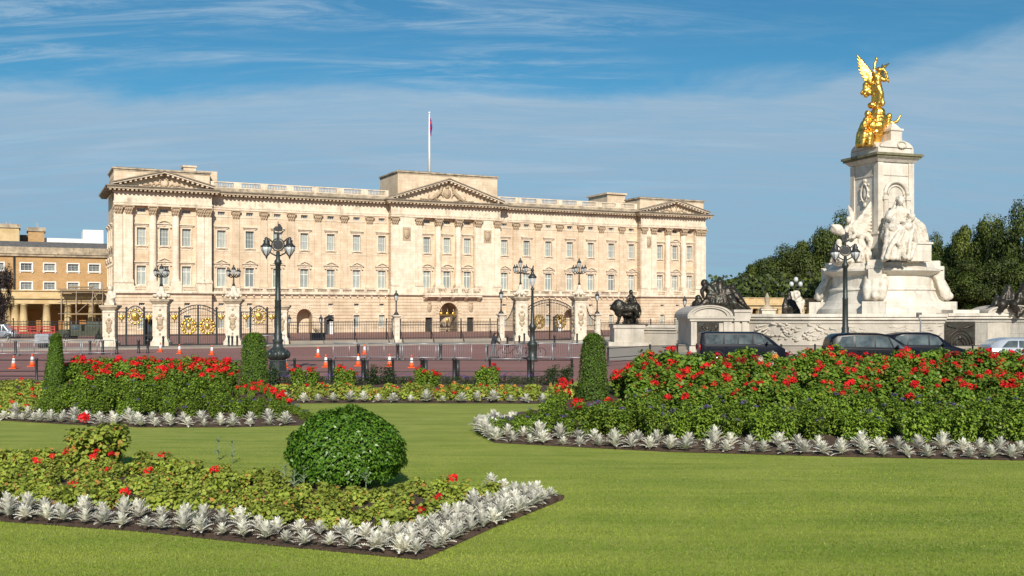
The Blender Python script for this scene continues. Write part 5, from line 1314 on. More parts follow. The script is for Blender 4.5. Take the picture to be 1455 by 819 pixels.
for k in range(26): r.cap((rg.uniform(pw0+.2,pw1-.2),.09,rg.uniform(.7,2.0)),(rg.uniform(pw0+.2,pw1-.2),.09,rg.uniform(.7,2.0)),rg.uniform(.04,.1),.04,6) if k < 10 else r.ell((rg.uniform(pw0+.2,pw1-.2),.09,rg.uniform(.7,2.0)),(rg.uniform(.06,.16),.07,rg.uniform(.08,.2)))
r.build('relief', M['bronze'], d)
# reclining bronze group on it
s, fin = sculpt('bronze_figure_group', 122.0, M['bronze'], 'dark bronze group of tangled reclining figures on top of the arched pylon', 'statue', .06, (1024,441))
s.k([(990,438,0),(1025,434,0),(1058,440,0)],[.25,.6,.3]); s.k([(988,432,.2),(1000,436,0),(1020,430,0)],[.3,.45,.6])
s.e((1000.5,402.5,-.1),(.28,.3,.32)); s.k([(1003,406,0),(1009,413,0),(1015,421,0)],[.3,.40,.45]); s.k([(1002,408,-.2),(997,414,-.5),(999,421,-.5)],[.2,.17,.14]); s.k([(1008,407),(1014,404),(1019,401)],[.18,.15,.12])
s.k([(1013,424,0),(1003,429,-.5),(994,436,-.6)],[.38,.3,.2]); s.e((992,424,0),(.25,.25,.28)); s.k([(993,428),(997,434)],[.3,.35]); s.k([(990,430,-.2),(988,438,-.2)],[.18,.14])
s.e((1022.5,401,0),(.27,.3,.32)); s.k([(1022,406),(1023,414),(1026,424)],[.3,.42,.48]); s.k([(1018,408),(1013,414),(1016,420)],[.2,.17,.15]); s.k([(1027,408),(1033,413),(1031,421)],[.22,.2,.15])
s.e((1034,419,-.2),(.5,.3,.6)); s.k([(1027,425,0),(1037,424,-.4),(1044,434,-.5)],[.4,.34,.22]); s.k([(1035,410,.3),(1043,416,.3),(1051,427,.2),(1062,439,.1)],[.25,.36,.34,.15]); s.e((1041,409,.2),(.25,.27,.3)); s.k([(1045,420,0),(1056,432,-.2),(1065,440,-.2)],[.25,.2,.12])
s.folds([(1006,420,-.3),(1040,422,-.3)],[(998,440,-.5),(1052,440,-.4)],.2,.14,10,.2,.2,6)
fin()
s, fin = sculpt('bronze_lion_group', 141.3, M['bronze'], 'dark bronze lion striding left with a robed woman standing behind it', 'statue', .055, (892,460))
s.e((874.2,436.5,0),(.42,.4,.42)); s.k([(871,437,0),(869,438.5,0)],[.26,.18]); s.e((870.5,435.5,0),(.2,.22,.18)); s.e((879,436,0),(.62,.5,.68)); s.e((880,442,0),(.5,.42,.6)); s.e((875,430.5,0),(.14,.2,.12))
s.k([(881,438.5,0),(892,439.5,0),(902,437,0)],[.55,.46,.48]); s.e((904,438,0),(.42,.36,.48))
s.k([(881,444,-.2),(880,451,-.2),(878.5,457.5,-.2)],[.26,.17,.13]); s.k([(878,459,-.2),(876,459,-.2)],[.14,.11]); s.k([(885,444,.25),(888,451,.25),(888,458,.25)],[.26,.17,.13]); s.k([(887,459,.25),(885.5,459,.25)],[.13,.11])
s.k([(904,441,-.2),(905.5,447,-.2),(902.5,451,-.2),(906,458,-.2)],[.32,.22,.13,.12]); s.k([(906,459,-.2),(904,459,-.2)],[.13,.11]); s.k([(902,442,.25),(900,448,.25),(896,452,.25),(898,458,.25)],[.3,.2,.13,.12])
s.k([(907,437,0),(910.5,441,0),(910.5,447,0),(907.5,452,0),(904,450,0)],[.10,.08,.07,.08,.13])
s.e((896.4,415.5,.3),(.20,.22,.25)); s.k([(896.5,419,.3),(897,424,.3),(898,431,.35)],[.17,.30,.30]); s.k([(893.5,422,.2),(890.5,428,0),(887,432,-.1)],[.15,.12,.10]); s.k([(900.5,422,.3),(903,429,.2),(902,435,.1)],[.15,.13,.11])
s.folds([(894,431,.3),(901,431,.4)],[(891,459,.5),(902,459,.6)],.2,.22,6,.0,.1,2); s.k([(900,424,.5),(904,434,.6),(905,446,.6)],[.2,.22,.2]); s.k([(888,446,.0),(895,447,0)],[.3,.3])
fin()
s, fin = sculpt('bronze_standing_figure', 140.0, M['bronze'], 'dark bronze robed figure in front of the three-globe lamp', 'statue', .055, (1122,448))
s.e((1121,418.5,0),(.2,.22,.25)); s.k([(1121,422),(1121,430),(1121,437)],[.24,.4,.5]); s.folds([(1116,430,0),(1127,430,0)],[(1114,447,0),(1133,447,0)],.25,.25,8,.1,.2,4); s.k([(1117,425,0),(1114,435,0)],[.2,.2]); s.k([(1126,436,0),(1133,441,0),(1135,447,0)],[.3,.25,.2])
fin()
o = empty('globe_lamp', (xy(1131,172)[0],172*K,0), 0, 'pale stone lamp pedestal with three white globes beside the white monument', 'lamp')
a = MB(); zz = lambda py: zat(py,172); s = MB(); a.box(-.55,-.5,0,.55,.5,zz(430)); a.lathe([(.45,zz(430)),(.6,zz(428)),(.4,zz(422)),(.42,zz(416)),(.25,zz(413))], n=10)
for k in range(10): q = 2*PI*k/10; a.ell((.5*math.cos(q),.5*math.sin(q),zz(426)+.3*(k%3)),(.22,.22,.35))
a.cap((.5,-.2,zz(440)),(.75,-.2,zz(428)),.3,.2); remesh(a.build('pedestal', M['marble_fig'], o), .06, 1)
i = MB(); i.tube([(0,0,zz(414)),(0,0,zz(401))],.06,6); 
for sx in (-1,1): i.tube([(0,0,zz(411)),(sx*.3,0,zz(412)),(sx*.42,0,zz(407))],.04,6)
bb = i.build('bracket', M['iron'], o)
for x, py in ((0,397.5),(-.5,404),(.5,404)): g = MB(); g.ell((x,0,zz(py)),(.26,.26,.3)); g.build('globe', M['lampglass'], bb); c = MB(); c.lathe([(.12,0),(.03,.14)],(x,0,zz(py)+.2),8); c.build('globe_cap', M['iron'], bb)
o = empty('urn_pier', (xy(1090,143)[0],143*K,0), 0, 'stone pier with domed cap and slender finial, beyond the marble wall', 'pier'); zz = lambda py: zat(py,143); a = MB()
a.box(-.62,-.62,0,.62,.62,zz(441)); a.box(-.72,-.72,zz(441),.72,.72,zz(439.5)); a.build('shaft', M['pier'], o); a = MB(); a.lathe([(.7,zz(439.4)),(.6,zz(437)),(.3,zz(435)),(.16,zz(433.5)),(.22,zz(429)),(.26,zz(424)),(.14,zz(420)),(.03,zz(416.5))], n=12); a.build('finial', M['stone_dirty'], o)
s, fin = sculpt('bronze_figure_group', 119.5, M['bronze'], 'dark bronze seated figures on the curved pediment at the right edge', 'statue', .06, (1435,440))
s.e((1432.5,410,0),(.27,.3,.32)); s.k([(1432.5,415),(1432,423),(1433,432)],[.35,.48,.5]); s.k([(1428,418,-.1),(1423,427,-.3),(1428,434,-.6)],[.24,.2,.16]); s.k([(1437,418,-.1),(1443,425,-.3),(1440,433,-.6)],[.24,.2,.16])
s.k([(1430,433,0),(1424,433,-.9),(1422,441,-.9)],[.4,.34,.22]); s.k([(1436,433,0),(1440,434,-.9),(1441,441,-.9)],[.4,.34,.22]); s.e((1417,424,.1),(.24,.25,.28)); s.k([(1417,429),(1414,436),(1409,439)],[.3,.34,.25]); s.k([(1405,441,0),(1445,440,0)],[.25,.45])
s.k([(1457,405,-.4),(1454,416,-.4),(1455,430,-.5)],[.3,.42,.4]); s.k([(1448,420,-.5),(1444,435,-.6),(1447,447,-.7)],[.25,.2,.16]); s.k([(1455,430,-.4),(1450,445,-.6),(1446,449,-.7)],[.35,.25,.2]); s.e((1462,412,0),(.4,.4,.6)); s.k([(1460,420),(1475,438)],[.5,.4])
fin()
o = empty('curved_pediment', (xy(1438,118.6)[0],118.6*K,2.985), 0, 'low curved stone pediment under the seated bronze figures, right edge', 'pediment'); a = MB()
for k0, k1, yy in ((.88,1,-.3),(.7,.879,-.15),(.0,.699,0)):
    P_ = [(-2.0*k1*math.cos(PI*t/N), .62*k1*math.sin(PI*t/N)) for t in range(N+1)]; Q_ = [(-2.0*k0*math.cos(PI*t/N), .62*k0*math.sin(PI*t/N)) for t in range(N+1)]
    for t in range(N): a.prism([P_[t],P_[t+1],Q_[t+1],Q_[t]], yy, 3.0)
a.build('arch', M['marble_wall'], o); a = MB(); a.box(-4.6,-.2,.0,-2.6,2,.25); a.build('scroll', M['marble'], o)
o = empty('camera_pole', (xy(1308,105)[0],105*K,0), 0, 'slim grey pole with a small security camera, in front of the marble wall', 'pole'); zz = lambda py: zat(py,105); a = MB()
a.tube([(0,0,0),(0,0,zz(455)),(-.12,0,zz(452)),(-.2,0,zz(449))],.055,6); a.build('pole', M['steel'], o); a = MB(); a.obox((-.12,-.05,zz(446)),(.32,.16,.16)); a.obox((-.2,0,zz(449)),(.14,.14,.2)); a.build('camera', M['slate'], o)
# ================================================================ VEHICLES
def car(name, label, loc, rz_, st, wheels, win_side, paint, glassm=None, group=None, wr=.34, lights=True, cat='car', mirror_x=None):
    """st: stations along x (front at +x): (x, z_bottom, z_belt, z_roof, half_width_belt, half_width_roof)"""
    o = empty(name, loc, rz_, label, cat, group)
    a = MB(); rings = []
    for (x, zb, zl, zr, wb, wt_) in st:
        half = [(wb*.86, zb), (wb*.98, zb+.10), (wb*1.0, zb+(zl-zb)*.5), (wb*.985, zl), (wb*.94, zl+.05 if zr-zl > .12 else zl+(zr-zl)*.3)]
        if zr - zl > .12: half += [(wt_*1.0, zr-.09), (wt_*.9, zr-.02), (wt_*.4, zr)]
        else: half += [(wb*.86, zl+(zr-zl)*.6), (wb*.7, zl+(zr-zl)*.9), (wb*.35, zr)]
        ring = [(x, y, z) for y, z in half] + [(x, -y, z) for y, z in reversed(half)]
        rings.append(ring)
    n = len(rings[0]); vs = [p for r in rings for p in r]; fs = []
    for i in range(len(rings)-1):
        for k in range(n): fs.append((i*n+k, i*n+(k+1)%n, (i+1)*n+(k+1)%n, (i+1)*n+k))
    fs += [tuple(range(n)), tuple(range((len(rings)-1)*n, len(rings)*n))]
    a.add(vs, fs, True); body = a.build('body', paint, o)
    be = body.modifiers.new('bevel', 'BEVEL'); be.width = .03; be.segments = 2; be.limit_method = 'ANGLE'; be.angle_limit = R(35)
    gm = glassm or M['car_glass']
    xs = [s_[0] for s_ in st]
    def at(x):
        i = max(j for j in range(len(xs)-1) if xs[j] <= x + 1e-9); u = (x-xs[i])/(xs[i+1]-xs[i]); return [st[i][k]+(st[i+1][k]-st[i][k])*u for k in range(6)]
    def side_pt(x, t, sgn, off=.012):
        _, zb, zl, zr, wb, wt_ = at(x); z0, z1 = zl+.055, zr-.10; y0, y1 = wb*.94, wt_
        return (x, sgn*(y0+(y1-y0)*t+off), z0+(z1-z0)*t)
    for sgn in (-1, 1):
        for (xa, xb, xc, xd) in win_side:      # bottom-left, bottom-right, top-right, top-left
            g = MB(); m_ = 6
            for k in range(m_):
                u0, u1 = k/m_, (k+1)/m_
                g.quad(side_pt(xa+(xb-xa)*u0,.06,sgn), side_pt(xa+(xb-xa)*u1,.06,sgn), side_pt(xd+(xc-xd)*u1,.92,sgn), side_pt(xd+(xc-xd)*u0,.92,sgn))
            g.build('window', gm, o, fix=False)
    # windscreen and rear window: follow the slope between the two stations that carry them
    def slope(x0, x1, name_):
        A, B = at(x0), at(x1); g = MB()
        top = A if A[3] > B[3] else B; bot = B if top is A else A
        dx = .02 if bot[0] > top[0] else -.02
        zt = top[3]-.05; zb_ = max(bot[2]+.05, bot[3])+.0 if bot[3]-bot[2] < .12 else bot[2]+.08
        g.quad((bot[0]+dx, -bot[4]*.82, zb_+.02), (bot[0]+dx, bot[4]*.82, zb_+.02), (top[0]+dx*2, top[5]*.86, zt+.02), (top[0]+dx*2, -top[5]*.86, zt+.02)); g.build(name_, gm, o, fix=False)
    car.slope = slope
    for x in wheels:
        for sgn in (-1, 1):
            y = sgn*(at(x)[4]-.10)
            ar = MB(); M2 = [(wr+.07, -.13), (wr+.07, .0)]
            w_ = MB(); w_.tube([(x,y-.11,wr),(x,y-.09,wr),(x,y+.09,wr),(x,y+.11,wr)], [wr-.03,wr,wr,wr-.03], 22); wo_ = w_.build('wheel', M['rubber'], o)
            r_ = MB(); yy = y+sgn*.112; r_.tube([(x,yy-.01*sgn,wr),(x,yy+.006*sgn,wr)], wr*.66, 18)
            r_.build('rim', M['alloy'], wo_)
            sp = MB()
            for k in range(5): q = 2*PI*k/5; sp.obox((x+wr*.36*math.cos(q+.63),yy+.008*sgn,wr+wr*.36*math.sin(q+.63)),(wr*.30,.006,wr*.16),0,0,-(q+.63))
            sp.build('rim_gaps', M['rubber'], wo_)
            ah = MB(); pts = [(x+(wr+.09)*math.cos(q), y+sgn*.085, wr+(wr+.09)*math.sin(q)) for q in np.linspace(-.2,PI+.2,15)]
            ah.tube(pts, .045, 6); ah.build('wheel_arch', M['rubber'], o)
    f, b = at(xs[-1]-.12), at(xs[0]+.02)
    for sgn in (-1, 1):
        l = MB(); l.ell((f[0]-.06, sgn*f[4]*.80, f[1]+(f[3]-f[1])*.74), (.20,.18,.09)); l.build('headlight', M['chrome'], o)
        l = MB(); l.ell((b[0]-.02, sgn*b[4]*.86, b[2]-.10), (.06,.12,.20)); l.build('tail_light', M['red_lens'], o)
        if mirror_x:
            m_ = at(mirror_x); q = MB(); q.ell((mirror_x, sgn*(m_[4]+.14), m_[2]+.14), (.07,.12,.10)); q.build('mirror', paint, o)
    for xh in [ (w[0]+w[1])/2 for w in win_side[:2]]:
        for sgn in (-1,):
            q = MB(); p = at(xh); q.obox((xh-.3, sgn*(p[4]+.008), p[2]-.12), (.18,.03,.035)); q.build('door_handle', paint, o)
    # dark door shut lines
    for w in win_side:
        for sgn in (-1,):
            for xx in (w[0]-.03,):
                q = MB(); p = at(xx); q.obox((xx, sgn*(p[4]*.995+.002), (p[1]+p[2])/2+.06), (.012,.012,(p[2]-p[1])-.16)); q.build('door_seam', M['rubber'], o)
    return o
Zv = 92.0; cx = (1052.5-HX)*Zv/U
van = car('minivan', 'dark people carrier with long side windows, driving right below the arched pylon', (cx, Zv*K, 0), R(-3),
    [(-2.52,.45,1.05,1.12,.80,.70),(-2.50,.30,1.08,1.50,.90,.80),(-2.44,.28,1.10,1.84,.94,.84),(-2.2,.26,1.10,1.90,.95,.85),(.7,.26,1.10,1.90,.95,.84),(1.1,.26,1.10,1.84,.95,.82),(1.75,.26,1.10,1.42,.94,.84),(2.08,.28,1.06,1.14,.92,.80),(2.45,.32,.86,.94,.84,.7),(2.58,.42,.66,.74,.66,.5)],
    (-1.55, 1.62), [(-2.2,-1.2,-1.2,-2.15),(-1.08,-.35,-.35,-1.08),(-.27,.48,.48,-.27),(.60,1.25,.95,.60),(1.30,1.72,1.2,1.02)], M['navy_paint'], mirror_x=1.35, cat='van')
car.slope(1.12, 1.98, 'windscreen')
Zc = 83.0; cx = (1243-HX)*Zc/U
mpv = [(-2.46,.48,.98,1.04,.78,.66),(-2.44,.34,1.05,1.30,.88,.72),(-2.32,.28,1.08,1.62,.92,.76),(-2.05,.24,1.08,1.80,.93,.78),(-1.2,.24,1.07,1.86,.94,.80),(.0,.24,1.05,1.85,.94,.80),(.45,.24,1.03,1.78,.94,.80),(1.0,.24,1.02,1.46,.93,.84),(1.55,.26,.98,1.10,.92,.82),(2.15,.30,.82,.92,.86,.72),(2.45,.38,.62,.70,.70,.5)]
c2 = car('estate_car', 'black estate car with a silver alloy wheel, nearest of the dark cars by the monument', (cx, Zc*K, 0), R(-3), mpv,
    (-1.50, 1.45), [(-2.1,-1.28,-1.28,-1.85),(-1.18,-.28,-.28,-1.18),(-.20,.62,.38,-.20),(.70,1.25,.72,.50)], M['black_paint'], mirror_x=.8); c2.scale = (1.06,1.06,1.06)
car.slope(.5, 1.5, 'windscreen')
Zd = 88.0; cx = (1311-HX)*Zd/U
sd = [(-2.2,.48,.95,1.0,.76,.66),(-2.15,.3,1.02,1.25,.86,.7),(-1.9,.26,1.02,1.60,.90,.74),(-1.2,.24,1.02,1.72,.91,.77),(.15,.24,1.0,1.72,.91,.77),(.5,.24,1.0,1.62,.91,.77),(1.25,.26,.96,1.08,.90,.78),(1.95,.3,.80,.88,.84,.7),(2.2,.38,.6,.66,.66,.5)]
c3 = car('hatchback_car', 'dark hatchback car mostly hidden behind the black estate car', (cx, Zd*K, 0), R(-3), sd, (-1.35,1.35), [(-1.9,-1.1,-1.05,-1.6),(-1.02,.0,.0,-.98),(.08,.85,.5,.08)], M['navy_paint'], mirror_x=.7); c3.scale = (1.08,1.08,1.12)
car.slope(.52, 1.2, 'windscreen')
Ze = 84.0; cx = (1460-HX)*Ze/U
sd2 = [(-2.0,.5,.92,.98,.74,.6),(-1.95,.32,.98,1.16,.82,.68),(-1.55,.26,.98,1.42,.87,.7),(-1.1,.24,.97,1.50,.88,.74),(.1,.24,.95,1.50,.88,.74),(.5,.24,.95,1.40,.88,.74),(1.25,.26,.92,1.02,.86,.76),(1.85,.3,.74,.82,.8,.66),(2.05,.38,.58,.64,.64,.5)]
c4 = car('saloon_car', 'silver car with a rounded roof, cut off by the right edge of the picture', (cx, Ze*K, 0), R(-3), sd2, (-1.25,1.3), [(-1.5,-.8,-.75,-1.2),(-.72,.1,.1,-.7),(.18,.9,.55,.18)], M['silver_paint'], mirror_x=.7); c4.scale = (1.15,1.1,1.12)
car.slope(.52, 1.2, 'windscreen')
# parked vehicles beyond the left railing
Zl = 163.0
def Lc(px, Z=Zl): return ((px-HX)*Z/U, Z*K, 0)
c5 = car('delivery_van', 'small pale van parked at the far left behind the railing', Lc(1), R(2), [(-1.8,.5,1.0,1.1,.8,.7),(-1.75,.3,1.0,1.75,.85,.75),(.6,.3,1.0,1.8,.85,.75),(1.0,.3,1.0,1.3,.85,.75),(1.6,.3,.9,1.0,.8,.7),(1.8,.4,.7,.75,.7,.5)], (-1.1,1.1), [(-.4,.4,.4,-.4),(.5,.95,.6,.5)], M['silver_paint'], cat='van')
o = empty('flatbed_lorry', Lc(37,165), R(1), 'red flatbed lorry trailer parked behind the far left railing', 'lorry'); a = MB()
a.box(-3.0,-1.1,.75,3.6,1.1,.95); a.build('bed', M['red_paint'], o)
for k in range(6): a = MB(); x = -2.9+k*1.28; a.box(x-.05,-1.15,.96,x+.05,-1.08,1.5); a.build('stake', M['red_paint'], o)
for z in (1.15,1.42): a = MB(); a.box(-3.0,-1.2,z,3.6,-1.151,z+.14); a.build('side_rail', M['red_paint'], o)
for x in (-2.3,-1.5,2.6):
    for y in (-.9,.9): a = MB(); a.tube([(x,y-.12,.42),(x,y+.12,.42)],.42,14); a.build('wheel', M['rubber'], o)
a = MB(); a.box(-4.6,-1.05,.5,-3.2,1.05,1.9); a.box(-4.4,-1.0,1.902,-3.2,1.0,2.05); a.build('cab', M['navy_paint'], o)
o = empty('military_truck', Lc(124), R(0), 'dark green open military truck parked behind the railing, left of the first pier', 'truck'); a = MB()
a.box(-2.6,-.9,.55,2.4,.9,1.05); a.box(-2.6,-.85,1.052,-1.7,.85,1.2); a.box(.1,-.9,1.052,2.4,.9,1.55); a.frustum(-1.6,-.8,-.3,.8,1.052,-1.4,-.7,-.35,.7,1.75); a.build('body', M['olive'], o)
a = MB(); a.frustum(.1,-.88,2.3,.88,1.552,.3,-.7,2.2,.7,2.05); a.build('canvas', M['olive'], o); a = MB(); a.quad((-1.3,-.82,1.2),(-.5,-.82,1.2),(-.55,-.76,1.65),(-1.25,-.76,1.65)); a.build('window', M['car_glass'], o, fix=False)
for x in (-1.8,1.6):
    for y in (-.8,.8): a = MB(); a.tube([(x,y-.13,.42),(x,y+.13,.42)],.42,16); w_ = a.build('wheel', M['rubber'], o); a = MB(); a.tube([(x,y-.14,.42),(x,y+.14,.42)],.2,12); a.build('rim', M['olive'], w_)
a = MB(); a.ell((-2.62,-.6,.85),(.06,.12,.12)); a.build('headlight', M['chrome'], o)
o = empty('skip_trailer', Lc(63,128), R(3), 'pale grey box trailer standing behind the left barriers', 'trailer'); a = MB(); a.box(-.55,-.6,.5,.55,.8,1.05); a.frustum(-.6,-.62,.6,.82,1.052,-.5,-.5,.5,.7,1.25); a.build('box', M['steel'], o)
for y in (-.5,.7): a = MB(); a.tube([(0,y-.08,.3),(0,y+.08,.3)],.3,12); a.build('wheel', M['rubber'], o)
a = MB(); a.bar((.5,0,.5),(1.4,0,.4),.07); a.build('drawbar', M['iron'], o)

# ================================================================ PERSON AND BICYCLE
pz_ = 102.5; px0 = W(702,443,pz_).x
o = empty('person', (px0, pz_*K, 0), 0, 'person in dark jacket and grey trousers leaning over a parked bicycle by the steel barriers', 'person')
b = MB()
b.ell((.10,-.02,1.55),(.085,.10,.12)); b.cap((.07,0,1.42),(.05,0,1.36),.06,.07); b.chain([(.04,0,1.30),(-.02,0,1.12),(-.05,0,.95)],[.17,.155,.16])
b.chain([(.08,-.17,1.30),(.22,-.2,1.08),(.42,-.12,.98)],[.06,.05,.035]); b.chain([(.08,.17,1.30),(.24,.2,1.08),(.44,.12,.98)],[.06,.05,.035])
for sy, fx in ((-.09,-.22),(.09,.12)): b.chain([(-.05,sy,.92),(fx*.5,sy,.50),(fx,sy,.09)],[.10,.07,.045]); b.cap((fx-.02,sy,.05),(fx+.16,sy,.04),.05,.04)
for sy in (-.12,.12):
    for k in range(4): b.cap((.42,sy,.98),(.49,sy+(k-1.5)*.018,.955),.014,.010,6)
    b.cap((.41,sy,.98),(.44,sy-.04,.95),.016,.012,6)
b.ell((.185,-.02,1.54),(.02,.018,.022)); b.ell((.10,-.13,1.55),(.02,.012,.03)); b.ell((.10,.09,1.55),(.02,.012,.03))
body = remesh(b.build('body', M['skin'], o), .014, 1)
j = MB(); j.chain([(.045,0,1.31),(-.02,0,1.12),(-.05,0,.92)],[.20,.185,.19]); j.cap((.06,-.15,1.33),(.06,.15,1.33),.085,.085)
for sy in (-1,1): j.chain([(.08,sy*.17,1.30),(.22,sy*.2,1.08),(.39,sy*.13,.99)],[.085,.07,.055])
remesh(j.build('jacket', M['cloth_dark'], body), .02, 1)
t = MB()
for sy, fx in ((-.09,-.22),(.09,.12)): t.chain([(-.05,sy,.90),(fx*.5,sy,.50),(fx*.97,sy,.14)],[.125,.09,.07])
remesh(t.build('trousers', M['cloth_grey'], body), .02, 1)
h_ = MB(); h_.ell((.07,-.02,1.60),(.105,.112,.10)); h_.ell((.02,-.02,1.54),(.07,.10,.10)); h_.build('hair', M['hair'], body)
s_ = MB()
for sy, fx in ((-.09,-.22),(.09,.12)): s_.cap((fx-.03,sy,.05),(fx+.18,sy,.045),.062,.05)
s_.build('shoes', M['rubber'], body)
for i, (dx, lb) in enumerate(((1.05,'black bicycle the person is leaning over'),(2.6,'second black bicycle standing right of the person'))):
    bo = empty('bicycle', (px0+dx, pz_*K+.05*i, 0), R(8*i), lb, 'bicycle', 'bicycles beside the crowd barriers')
    for x in (-.52,.52):
        a = MB(); a.tube([(x+.34*math.cos(q),0,.345+.34*math.sin(q)) for q in np.linspace(0,2*PI,25)], .022, 6); w_ = a.build('wheel', M['rubber'], bo)
        a = MB()
        for k in range(8): q = PI*k/8; a.bar((x-.33*math.cos(q),0,.345-.33*math.sin(q)),(x+.33*math.cos(q),0,.345+.33*math.sin(q)),.006)
        a.build('spokes', M['steel'], w_)
    a = MB()
    for p, q in (((-.52,0,.345),(-.15,0,.85)),((-.52,0,.345),(0,0,.32)),((0,0,.32),(-.18,0,.92)),((0,0,.32),(.38,0,.82)),((-.15,0,.84),(.36,0,.86)),((.52,0,.345),(.34,0,1.0))): a.tube([p,q],.022,6)
    a.build('frame', M['iron'], bo); a = MB(); a.cap((-.27,0,.94),(-.08,0,.95),.06,.03); a.build('saddle', M['rubber'], bo); a = MB(); a.tube([(.30,-.26,1.02),(.36,-.12,1.03),(.36,.12,1.03),(.30,.26,1.02)],.018,6); a.build('handlebar', M['iron'], bo)
# ================================================================ PLANTS
NR = np.random.default_rng
def mesh_np(name, V, F_sizes, m, v=None, w=None, parent=None, smooth=False, data_only=False):
    """V: (n,3); all faces consecutive vertices with F_sizes verts each (int)"""
    k = F_sizes; nv = len(V); nf = nv // k
    me = bpy.data.meshes.new(name)
    me.vertices.add(nv); me.vertices.foreach_set('co', np.asarray(V, dtype=np.float32).ravel())
    me.loops.add(nv); me.loops.foreach_set('vertex_index', np.arange(nv, dtype=np.int32))
    me.polygons.add(nf); me.polygons.foreach_set('loop_start', np.arange(0, nv, k, dtype=np.int32)); me.polygons.foreach_set('loop_total', np.full(nf, k, dtype=np.int32))
    me.update(calc_edges=True)
    for nm, arr in (('v', v), ('w', w)):
        if arr is not None:
            at = me.attributes.new(nm, 'FLOAT', 'FACE'); at.data.foreach_set('value', np.asarray(arr, dtype=np.float32))
    me.materials.append(m)
    if data_only: return me
    o = bpy.data.objects.new(name, me); COL.objects.link(o)
    if parent: o.parent = parent
    return o
def unit(a): return a / np.maximum(np.linalg.norm(a, axis=-1, keepdims=True), 1e-9)
def leaf_verts(P, Nn, size, rg, aspect=.6, k=4, tilt=.6, up=.3, cup=.12, droop=.3):
    n = len(P)
    nrm = unit(Nn + rg.normal(0, tilt, (n,3)) + np.array([0,0,up]))
    r = rg.normal(0, 1, (n,3)) + Nn*.6 + np.array([0,0,-droop]); t = unit(r - nrm*np.sum(r*nrm, axis=1, keepdims=True)); b = np.cross(nrm, t)
    s = size[:,None]
    if k == 4: pts = [(0,0,0),(.5,aspect/2,cup),(1,0,-cup),(.5,-aspect/2,cup)]
    elif k == 6: pts = [(0,0,0),(.22,aspect*.52,cup),(.75,aspect*.46,cup*.6),(1,0,-cup),(.75,-aspect*.46,cup*.6),(.22,-aspect*.52,cup)]
    V = np.stack([P + s*(t*a + b*c + nrm*d) for a, c, d in pts], axis=1)
    return V.reshape(-1,3)
def sphere_pts(rg, n): return unit(rg.normal(0,1,(n,3)))
def sticks(segs, r0):
    b = MB()
    for a, c, r in segs: b.tube([a, c], [r, r*.6], 4, smooth=False)
    return b

# ---- silver dusty miller
def dusty(seed):
    rg = random.Random(seed); V = []; vv = []; ww = []
    n = 30
    for i in range(n):
        tier = i / n; q = 2*PI*i*.381966*1.0 + rg.uniform(-.2,.2); L = .20*(1-.35*tier)*rg.uniform(.85,1.15); el = R(20 + 62*tier) + rg.uniform(-.15,.15)
        base = Vector((0,0,.02 + .11*tier)); d = Vector((math.cos(q),math.sin(q),0)); side = Vector((-math.sin(q),math.cos(q),0))
        pts = []; m = 7
        for j in range(m+1):
            u = j/m; e = el - u*u*.9*(1-.5*tier); pts.append((u, e))
        p = base.copy(); mid = [p.copy()]
        for j in range(m):
            e = pts[j][1]; p = p + (d*math.cos(e) + Vector((0,0,1))*math.sin(e))*(L/m); mid.append(p.copy())
        wd = lambda u: L*.23*math.sin(PI*min(1,(u*.85+.12)))**.8
        for j in range(m):
            u0, u1 = j/m, (j+1)/m
            for s in (-1,1):
                # a lobe on each side, pointing forward
                a, b = mid[j], mid[j+1]; um = (u0+u1)/2
                tip = mid[min(m, j+1)] + side*s*wd(um) + Vector((0,0,.012))
                c = mid[j] + side*s*wd(um)*.30
                V += [a, c, tip, b] if s > 0 else [b, tip, c, a]; vv.append(rg.random()); ww.append(1.0 if rg.random() < .12 else rg.random()*.25)
    return mesh_np('dusty_miller', np.array([tuple(p) for p in V]), 4, M['lf_silver'], vv, ww, data_only=True)
DM = [dusty(i) for i in range(5)]

# ---- a bloom: ball of petals
def bloom(seed, m, n=60, r=.062, flat=.8, ps=.036):
    rg = NR(seed); P = sphere_pts(rg, n); P = P[P[:,2] > -.45]; N = P.copy(); P = P*np.array([r,r,r*flat])*rg.uniform(.75,1.05,(len(P),1))
    V = leaf_verts(P, N, rg.uniform(ps*.8,ps*1.25,len(P)), rg, .9, 4, .5, .2); return mesh_np('bloom', V, 4, m, rg.random(len(P)), rg.random(len(P))*.5, data_only=True)
BL_RED = [bloom(i, M['petal_red']) for i in range(3)]
BL_DRED = [bloom(9, M['petal_dred'])]
BL_PUR = [bloom(20+i, M['petal_purple'], 40, .06, .45, .02) for i in range(2)]
BL_OR = [bloom(30, M['petal_orange'])]; BL_WH = [bloom(31, M['petal_white'])]; BL_YE = [bloom(32, M['petal_yellow'], 30, .04)]

